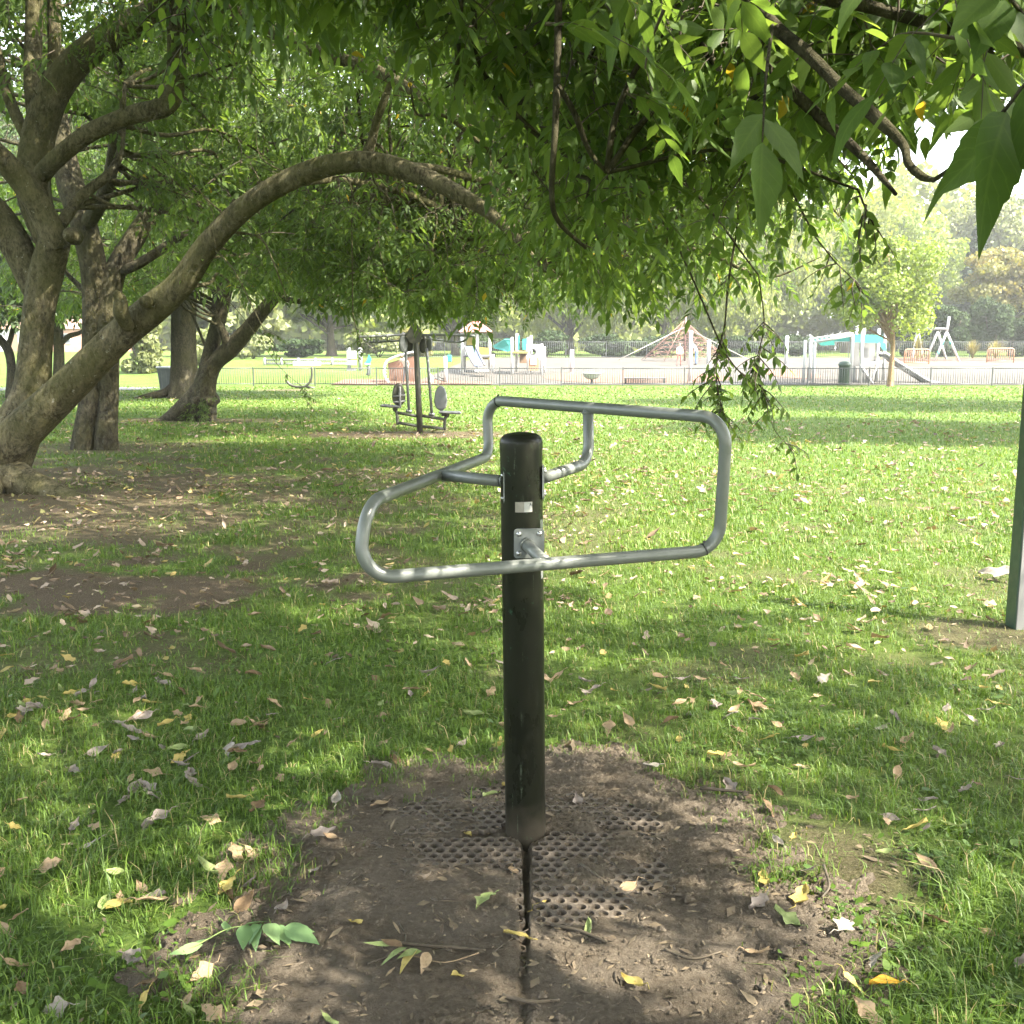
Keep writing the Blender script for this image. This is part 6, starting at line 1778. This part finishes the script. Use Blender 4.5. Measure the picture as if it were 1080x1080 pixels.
# shrubs, hedge
def shrub(name, label, px, Y, py_top, py_base, hw, leafm, n, size, seed, cat='shrub', group=None, nl=14):
    b = ground_at(px, Y); zt = zof(py_top, Y); t = thing(name, label, cat, b, 0, group); cr = MB(); sk = MB()
    c = np.array([b[0], Y, (zt + b[2]) / 2]); R = np.array([hw * Y / 1080, hw * Y / 1080 * .8, (zt - b[2]) / 2 * 1.05])
    for k in range(5):
        A = k * 1.3; sk.tube(spline([b + [0, 0, -.1], b + np.array([math.cos(A) * R[0] * .2, math.sin(A) * R[1] * .2, R[2] * .6]), c + np.array([math.cos(A) * R[0] * .5, math.sin(A) * R[1] * .5, R[2] * .3])], 4), .04, 5)
    lobes_crown(cr, None, c, c, R, nl, n, size, False, seed=seed, lob=(.3, .5), low=-1)
    o1 = sk.build('stem', M['bark_far'], t); o2 = cr.build('foliage', [M[leafm]], t)
    for o in (o1, o2): o.matrix_parent_inverse = Matrix.Translation(-t.location)
gs = 'shrubs beyond the playground'
for k, (px, hw, top, lab) in enumerate(((1000, 24, 318, 'dark hedge bush directly behind the swing set'), (1042, 28, 312, 'dark hedge bush behind the lone orange barrier'), (1085, 28, 318, 'dark hedge bush at the right edge under the autumn tree'),
                           (955, 22, 330, 'dark hedge bush behind the slide, left of the swing'))):
    shrub('hedge_bush', lab, px, 82 + k, top, 372, hw, 'leaf_hedge', 11000, .2, 30 + k, group=gs)
for k, (px, hw, top, lab) in enumerate(((575, 30, 352, 'dark bush behind the play house'), (640, 30, 354, 'dark bush behind the far railing left of the rope pyramid'), (690, 26, 352, 'dark bush behind the rope pyramid'), (770, 34, 354, 'dark bush right of the rope pyramid'),
                           (840, 34, 353, 'dark bush behind the monkey bars'), (510, 26, 352, 'dark bush behind the play tower'))):
    shrub('hedge_bush', lab, px, 80 + k * .7, top, 380, hw, 'leaf_hedge', 7000, .2, 50 + k, group=gs)
for k, (px, hw, top, Y, lm, lab) in enumerate(((318, 30, 358, 79, 'leaf_hedge', 'dark evergreen bush behind the court barrier'), (400, 34, 352, 80, 'leaf_shrub', 'grey-green bush right of the court barrier'), (268, 26, 352, 74, 'leaf_shrub', 'pale bush with reddish tips left of the court barrier'),
                                      (215, 30, 345, 62, 'leaf_shrub', 'pale bush beside the wheeled bin, behind the straight trunk'), (150, 26, 340, 60, 'leaf_shrub', 'blue-green loose bush left of the wheeled bin'), (440, 26, 350, 82, 'leaf_autumn', 'brownish bush behind the two-seat machine'))):
    shrub('leafy_bush', lab, px, Y, top, 382, hw, lm, 4500, .26, 70 + k, group=gs)
# pale grasses by the far railing
def pampas(px, Y, py_top, hw, label, seed):
    b = ground_at(px, Y); zt = zof(py_top, Y) - b[2]; t = thing('ornamental_grass', label, 'plant', b, 0, 'ornamental grasses near the swings'); g = np.random.default_rng(seed); cr = MB(); W = hw * Y / 1080
    for k in range(240):
        A = g.uniform(0, 6.28); L = W * g.random() ** .6; h = zt * g.uniform(.55, 1.05)
        s = np.linspace(0, 1, 4)[:, None]; d = np.array([math.cos(A), math.sin(A), 0])
        q = d * L * s ** 1.6 + np.array([0, 0, 1.]) * (h * (s - .25 * s * s * (L / W)))
        w = np.array([-d[1], d[0], 0]) * .035 * (1 - .8 * s)
        V = np.vstack([q - w, q + w]); j = np.arange(3)
        cr.add(V, np.stack([j, j + 1, j + 5, j + 4], -1), 0, g.random())
    cr.build('blades', M['leaf_pampas'], t)
pampas(1024, 73.5, 357, 10, 'yellow-green ornamental grass clump left of the lone orange barrier', 1)
pampas(1048, 74.5, 358, 12, 'straw-coloured ornamental grass clump behind the lone orange barrier', 2)
pampas(966, 71, 352, 7, 'tall pale yellow ornamental grass behind the orange barrier nearest the slide', 3)
# tall trees outside the right edge, whose shade crosses the lawn
far_tree('broadleaf_tree', 'tall dense tree standing outside the right edge, shading the middle of the grass', 1520, 17.5, -420, 150, 300, 'leaf_dark', 'bark_b', 13000, .30, 46, seed=91)
far_tree('broadleaf_tree', 'tall dense tree farther along outside the right edge, shading grass before the railing', 1290, 29, -230, 210, 220, 'leaf_dark', 'bark_b', 13000, .32, 46, seed=92)
# ------------------------------------------------------------------ fallen leaves, sprig and sticks
def dry_leaf(seed, kind='ovate'):
    g = np.random.default_rng(seed); n = 9
    t = np.linspace(0, 1, n)
    L, W = .062, .036
    if kind == 'ovate': w = np.sin(np.pi * t ** .8) ** .9 * (1 - .35 * t)
    else: w = (np.sin(np.pi * t ** .7)) * (1 + .35 * np.sin(t * 14 + seed))
    w[0] = .03; w[-1] = .01
    curl = g.uniform(-.3, 1.7); bend = g.uniform(-1.4, 1.6); tw = g.uniform(-.5, .5)
    V = []
    for i in range(n):
        for s in (-1, -.5, 0, .5, 1):
            x = (t[i] - .5) * L; y = s * w[i] * W * .5 * (1 - .12 * abs(curl))
            z = curl * .16 * W * s * s * (.4 + t[i]) + bend * .16 * L * (t[i] - .4) ** 2 * 2 + .0022 * math.sin(9 * t[i] + 4 * s + seed)
            a = tw * (t[i] - .3); y, z = y * math.cos(a) - z * math.sin(a), y * math.sin(a) + z * math.cos(a)
            V.append((x, y, z + .004))
    V = np.array(V); V[:, 2] -= V[:, 2].min() - .001
    f = [(i * 5 + k, (i + 1) * 5 + k, (i + 1) * 5 + k + 1, i * 5 + k + 1) for i in range(n - 1) for k in range(4)]
    m = MB(); m.add(V, np.array(f))
    st_ = np.array([[-L * .5, 0, V[2][2]], [-L * .66, g.uniform(-.006, .006), V[2][2] + .003], [-L * .85, g.uniform(-.012, .012), .003]])
    m.tube(st_, [.0012, .001, .0008], 4)
    return m
LEAFM = {}
for c in LC:
    for k in range(4):
        o = dry_leaf(hash_ := (list(LC).index(c) * 10 + k), 'ovate' if k % 3 else 'lobed').build('fallen_leaf', M['dead_' + c])
        LEAFM[(c, k)] = o.data; bpy.data.objects.remove(o)
def leaf_density(x, y):
    d = .42 + 1.5 * smooth(.50, .72, fbm(x + 5, y - 3, 1.3, 4))
    d = d * (1 + 2.2 * smooth(8, 12, y) * (1 - smooth(20, 30, y)) * np.exp(-((x - .0) / 6.0) ** 2))
    s = soil_d(x, y) < .92
    return np.where(s, d * .30, d) * (1 - .8 * smooth(22, 40, y))
# sample on the visible ground
pts = []
for y0, y1, dn in ((2.05, 4.5, 75), (4.5, 8, 85), (8, 14, 42), (14, 24, 15), (24, 42, 4)):
    N = int(dn * (y1 - y0) * 2 * (y1 * .53 + 1)); y = rng.uniform(y0, y1, N); x = rng.uniform(-1, 1, N) * (y1 * .53 + 1)
    ok = (np.abs(x) < y * .53 + .8) & (rng.random(N) < leaf_density(x, y) / 1.6) & (np.hypot(x - POST[0], y - POST[1]) > .12)
    pts.append(np.c_[x[ok], y[ok]])
pts = np.vstack(pts); pts = pts[np.argsort(np.hypot(pts[:, 0], pts[:, 1]))]
vis = np.abs(proj(np.c_[pts, 0 * pts[:, 0]])[0] - 540) < 545
near_ = pts[vis][:284]; rest = np.vstack([pts[vis][284:], pts[~vis]])
WORD = {'tan': 'tan', 'grey': 'greyish', 'yellow': 'yellow', 'brown': 'dark brown', 'green': 'pale green', 'orange': 'orange', 'pale': 'pale cream'}
def put_leaf(x, y, c, k, s, label, tilt=.25, rz=None):
    o = bpy.data.objects.new('fallen_leaf', LEAFM[(c, k)]); COL.objects.link(o)
    on_soil = float(soil_d(x, y)) < 1.0
    z = float(soil_h(np.array([x]), np.array([y]))[0]) + .003 if on_soil else float(ground_z(x, y)) + rng.uniform(.008, .028)
    o.location = (float(x), float(y), z); o.scale = (s, s, s)
    o.rotation_euler = (rng.normal(0, tilt), rng.normal(0, tilt), rng.uniform(0, 6.28) if rz is None else rz)
    return tag(o, label, 'leaf', 'fallen leaves')
SHAPE = ['curled', 'flat', 'cupped', 'folded']
for x, y in near_:
    on_soil = float(soil_d(x, y)) < .93
    c = rng.choice(['tan', 'grey', 'yellow', 'brown', 'green', 'pale'], p=[.36, .22, .17, .10, .08, .07]); k = int(rng.integers(0, 4))
    px = proj(np.array([[x, y, 0]]))[0][0]
    if on_soil: where = 'on the bare soil ' + ('left of the seam' if x < .0 else 'right of the seam') + (', near the post' if y > 2.75 else ', in front')
    elif y < 3.7: where = 'in the grass ' + ('left' if x < .05 else 'right') + ' of the bare soil' + (', at its edge' if abs(x - .06) < 1.3 else ', away from it')
    elif y < 4.6: where = 'in the grass just behind the post, ' + ('left side' if px < 400 else 'middle' if px < 680 else 'right side')
    else: where = 'in the grass farther behind the post, ' + ('left side' if px < 360 else 'middle' if px < 720 else 'right side')
    put_leaf(x, y, c, k, rng.uniform(.7, 1.55), '%s %s leaf %s' % (WORD[c], SHAPE[k], where), .35)
# leaves one can point to in the photo
def gpt(px, py):
    best = P(px, py, 1.0); 
    v = (540 - py) / 1080; ct, st = math.cos(TILT), math.sin(TILT); dy, dz = ct + v * st, -st + v * ct
    k = CAM_H / -dz; return (px - 540) / 1080 * k, dy * k
for px, py, c, k, s, lab in ((932, 1049, 'orange', 1, 1.25, 'orange-yellow leaf in the grass at lower right of the bare soil'), (667, 1049, 'yellow', 1, 1.3, 'broad pale yellow leaf on the bare soil right of the seam, nearest the viewer'),
                             (481, 1041, 'yellow', 2, 1.0, 'small yellow leaf on the bare soil left of the seam, nearest the viewer'), (568, 956, 'yellow', 1, 1.0, 'yellow leaf lying right beside the open seam'),
                             (493, 880, 'yellow', 1, 1.05, 'yellow-green leaf on the soil left of the foot of the post'), (622, 990, 'green', 1, 1.1, 'pale green heart-shaped leaf on the soil right of the seam'),
                             (889, 990, 'pale', 0, 1.5, 'long whitish leaf at the right edge of the bare soil'), (845, 960, 'yellow', 3, 1.6, 'curled straw-yellow leaf pair member at the right edge of the bare soil'),
                             (979, 850, 'grey', 1, 1.5, 'grey-white leaf in the grass right of the bare soil'), (968, 880, 'yellow', 1, 1.2, 'round yellow leaf in the grass right of the bare soil'),
                             (165, 870, 'grey', 0, 1.7, 'large grey-brown crumpled leaf in the grass left of the bare soil'), (219, 924, 'green', 1, 1.4, 'pale green broad leaf in the grass left of the bare soil'),
                             (1050, 612, 'pale', 0, 4.2, 'big whitish crumpled leaf in the sunny grass left of the square post'), (298, 968, 'grey', 2, 1.2, 'grey leaf on soil above the green sprig'),
                             (453, 713, 'grey', 3, 1.4, 'grey leaf standing on edge in the grass left of the post')):
    x, y = gpt(px, py); put_leaf(x, y, c, k, s, lab)
# the mass of litter farther off
TEMPL = []
for k in range(8):
    m_ = dry_leaf(60 + k, 'ovate' if k % 3 else 'lobed'); TEMPL.append((np.array(m_.v[0]), m_.f[0][0]))
def litter():
    mb = MB(); N = len(rest); x, y = rest[:, 0], rest[:, 1]
    z = np.maximum(ground_z(x, y) - .045 * (1 - smooth(.86, 1.10, soil_d(x, y))), np.where((np.abs(x) < 1.4) & (y < 4.2), soil_surf(x, y), -9)) + rng.uniform(.010, .036, N)
    az = rng.uniform(0, 6.28, N); s_ = rng.lognormal(-.05, .3, N) * (1 + .12 * np.clip(y - 8, 0, 14) / 3); wh = rng.integers(0, 8, N)
    tx, ty = rng.normal(0, .28, N), rng.normal(0, .28, N)
    for k, (V, F) in enumerate(TEMPL):
        i = np.where(wh == k)[0]; n = len(i)
        c, s = np.cos(az[i])[:, None], np.sin(az[i])[:, None]
        X = V[None, :, 0] * s_[i, None]; Y = V[None, :, 1] * s_[i, None]; Z = V[None, :, 2] * s_[i, None] + X * tx[i, None] + Y * ty[i, None]
        W = np.stack([x[i, None] + X * c - Y * s, y[i, None] + X * s + Y * c, z[i, None] + Z], -1).reshape(-1, 3)
        mb.add(W, (F[None] + (np.arange(n) * len(V))[:, None, None]).reshape(-1, 4), 0, np.repeat(rng.random(n), len(V)))
    print('litter', N)
    tag(mb.build('leaf_litter', M['litter']), 'scattered dry leaves strewn over the lawn beyond the post', 'leaves', kind='stuff')
litter()
# green sprig at lower left
def sprig():
    x0, y0 = gpt(196, 1020); pth = [gpt(*p) for p in ((190, 1022), (215, 1016), (240, 1003), (262, 994), (282, 993), (300, 998))]
    base = np.array([pth[3][0], pth[3][1], 0.02]); t = thing('leaf_sprig', 'fallen green sprig of pointed leaflets on the soil edge at lower left', 'sprig', base)
    q = spline(np.array([[a, b, .045 + .02 * math.sin(i)] for i, (a, b) in enumerate(pth)]) - base, 5)
    m = MB(); m.tube(q, np.linspace(.0022, .0015, len(q)), 6); m.build('stem', M['stem_green'], t)
    for (px, py), d, L, W in (((262, 994), (.15, -1, -.15), .095, .045), ((284, 993), (.55, -.85, -.12), .105, .05), ((300, 998), (1, -.45, -.1), .115, .055), ((300, 998), (1.0, .1, .0), .085, .042),
                              ((258, 995), (.9, .3, .05), .07, .03), ((240, 1003), (-.3, .9, .05), .06, .028), ((215, 1016), (-.8, -.4, 0), .09, .035), ((276, 993), (-.15, -1, -.1), .075, .036), ((205, 1018), (.6, .8, .0), .06, .03), ((268, 993), (.3, -1, -.3), .09, .04), ((290, 996), (.9, -.8, -.25), .085, .04)):
        a, b = gpt(px, py); v, tr, qd = leaflet(L, W, np.array(d, float), np.array([rng.normal(0, .4), rng.normal(0, .4), 1.]), 2, .10)
        m = MB(); m.add(v + np.array([a, b, .055]) - base, [tr, qd], 0, rng.random()); m.build('leaflet', M['leaf_green_fresh'], t)
sprig()
def dry_sprig():
    pth = [gpt(*p) for p in ((505, 1018), (470, 1028), (440, 1022), (415, 1018))]; base = np.array([pth[2][0], pth[2][1], .02])
    t = thing('leaf_sprig', 'withered yellow-green sprig on the bare soil left of the seam', 'sprig', base)
    m = MB(); q = spline(np.array([[a, b, .035] for a, b in pth]) - base, 5); m.tube(q, np.linspace(.0018, .0012, len(q)), 6); m.build('stem', M['dead_tan'], t)
    for (px, py), d, L, W, c in (((440, 1022), (-.5, -1, -.1), .085, .036, 'yellow'), ((430, 1020), (-1, -.6, -.1), .08, .034, 'green'), ((418, 1018), (-1, .1, -.05), .09, .036, 'green'), ((452, 1025), (-.2, -1, -.15), .07, .03, 'tan'), ((425, 1020), (-.8, .6, .05), .075, .03, 'brown'), ((445, 1023), (-.9, -.4, .1), .07, .028, 'green')):
        a, b = gpt(px, py); v, tr, qd = leaflet(L, W, np.array(d, float), np.array([rng.normal(0, .4), rng.normal(0, .4), 1.]), 2, .05)
        m = MB(); m.add(v + np.array([a, b, .05 + .01 * rng.random()]) - base, [tr, qd], 0, rng.random()); m.build('leaflet', M['dead_' + c], t)
dry_sprig()
# twigs and sticks on the soil
for pp, r, lab in (([(400, 1002), (440, 1008), (480, 1010), (512, 1013)], .0055, 'straight brown stick lying on the soil left of the seam'),
                   ([(582, 980), (610, 990), (640, 1003)], .006, 'dark stick lying on the soil right of the seam'),
                   ([(519, 1017), (540, 1000), (558, 985)], .003, 'thin pale twig leaning across the open seam'),
                   ([(388, 1030), (412, 1018), (428, 1000), (421, 982)], .003, 'thin bent twig left of the seam, nearest the viewer'),
                   ([(352, 960), (368, 940), (382, 930)], .0028, 'thin leaf stalk on the soil between the green sprig and the post'),
                   ([(612, 918), (640, 935)], .006, 'short stick on the ring mat right of the post'),
                   ([(738, 842), (790, 846)], .007, 'brown stick at the grass edge behind the soil, right of the post'),
                   ([(868, 925), (874, 945), (866, 960)], .005, 'crooked twig at the right edge of the bare soil'),
                   ([(700, 1012), (730, 1022), (760, 1016)], .004, 'slender twig on the soil, front right of the seam'),
                   ([(530, 1062), (560, 1068), (590, 1064)], .006, 'short dark stick across the seam at the bottom of the view')):
    w = np.array([[*gpt(*p), 0] for p in pp]); w[:, 2] = [float(soil_h(np.array([a]), np.array([b]))[0]) + r * .8 for a, b, _ in w]
    c = w.mean(0); m = MB(); m.tube(spline(w - c, 5), r * np.linspace(1, .6, 5 * (len(w) - 1) + 1), 7, wob=.08, seed=int(pp[0][0]))
    o = m.build('fallen_twig', M['twig'], None); o.location = Vector([float(v) for v in c]); tag(o, lab, 'twig', 'sticks on the bare soil')
# crumbs of earth and chips on the bare soil
def crumbs():
    mb = MB(); N = 6500; x = rng.uniform(-1.0, 1.15, N); y = rng.uniform(1.9, 3.9, N)
    ok = soil_d(x, y) < 1.0; x, y = x[ok], y[ok]; z = soil_h(x, y)
    for a, b, c in zip(x, y, z):
        s = rng.lognormal(-5.6, .5)
        v = rng.normal(0, 1, (6, 3)); v = np.array([[1, 0, 0], [-1, 0, 0], [0, 1, 0], [0, -1, 0], [0, 0, .7], [0, 0, -.7]]) * s * rng.uniform(.6, 1.4, (6, 3)) * ([2.2, .7, .6] if rng.random() < .3 else [1, 1, 1])
        A = rng.uniform(0, 6.28); R_ = np.array([[math.cos(A), -math.sin(A), 0], [math.sin(A), math.cos(A), 0], [0, 0, 1]])
        mb.add(v @ R_.T + [a, b, c + s * .3], np.array([[0, 2, 4], [2, 1, 4], [1, 3, 4], [3, 0, 4], [2, 0, 5], [1, 2, 5], [3, 1, 5], [0, 3, 5]]))
    tag(mb.build('soil_crumbs', M['soil']), 'small crumbs of earth and chips on the bare soil', 'earth', kind='stuff')
crumbs()

# thatch: small brown bits lying in the thin grass near by
def thatch():
    mb = MB(); N = 16000; y = 1.6 + 8.4 * rng.random(N) ** 1.3; x = rng.uniform(-1, 1, N) * (y * .53 + .8)
    b = bare(x, y); ok = rng.random(N) < .25 + .75 * np.clip(b, 0, 1); x, y = x[ok], y[ok]; N = len(x)
    z = ground_z(x, y) - .045 * (1 - smooth(.86, 1.10, soil_d(x, y))); z = np.where(y < 4.2, np.maximum(z, np.where((x > -1.4) & (x < 1.6), soil_surf(x, y), -1)), z) + rng.uniform(.002, .012, N)
    az = rng.uniform(0, 6.28, N); L = rng.lognormal(-4.0, .5, N); W = L * rng.uniform(.10, .45, N) * .5
    u = np.stack([np.cos(az), np.sin(az), rng.normal(0, .2, N)], -1); w = np.stack([-np.sin(az), np.cos(az), rng.normal(0, .3, N)], -1); c = np.stack([x, y, z], -1)
    V = np.stack([c - u * L[:, None] * .5, c + w * W[:, None] + [0, 0, .003], c + u * L[:, None] * .5, c - w * W[:, None]], 1).reshape(-1, 3); k = np.arange(N) * 4
    mb.add(V, np.stack([k, k + 1, k + 2, k + 3], -1), 0, np.repeat(rng.random(N) * .75, 4))
    tag(mb.build('dead_thatch', M['thatch']), 'small brown bits of dead grass and leaf lying in the thin turf', 'thatch', kind='stuff')
M['thatch'] = m_leaf('dead_thatch', [(0, (.045, .032, .02)), (.4, (.10, .075, .045)), (.75, (.17, .13, .08)), (1, (.25, .2, .13))], .1, .8)
thatch()
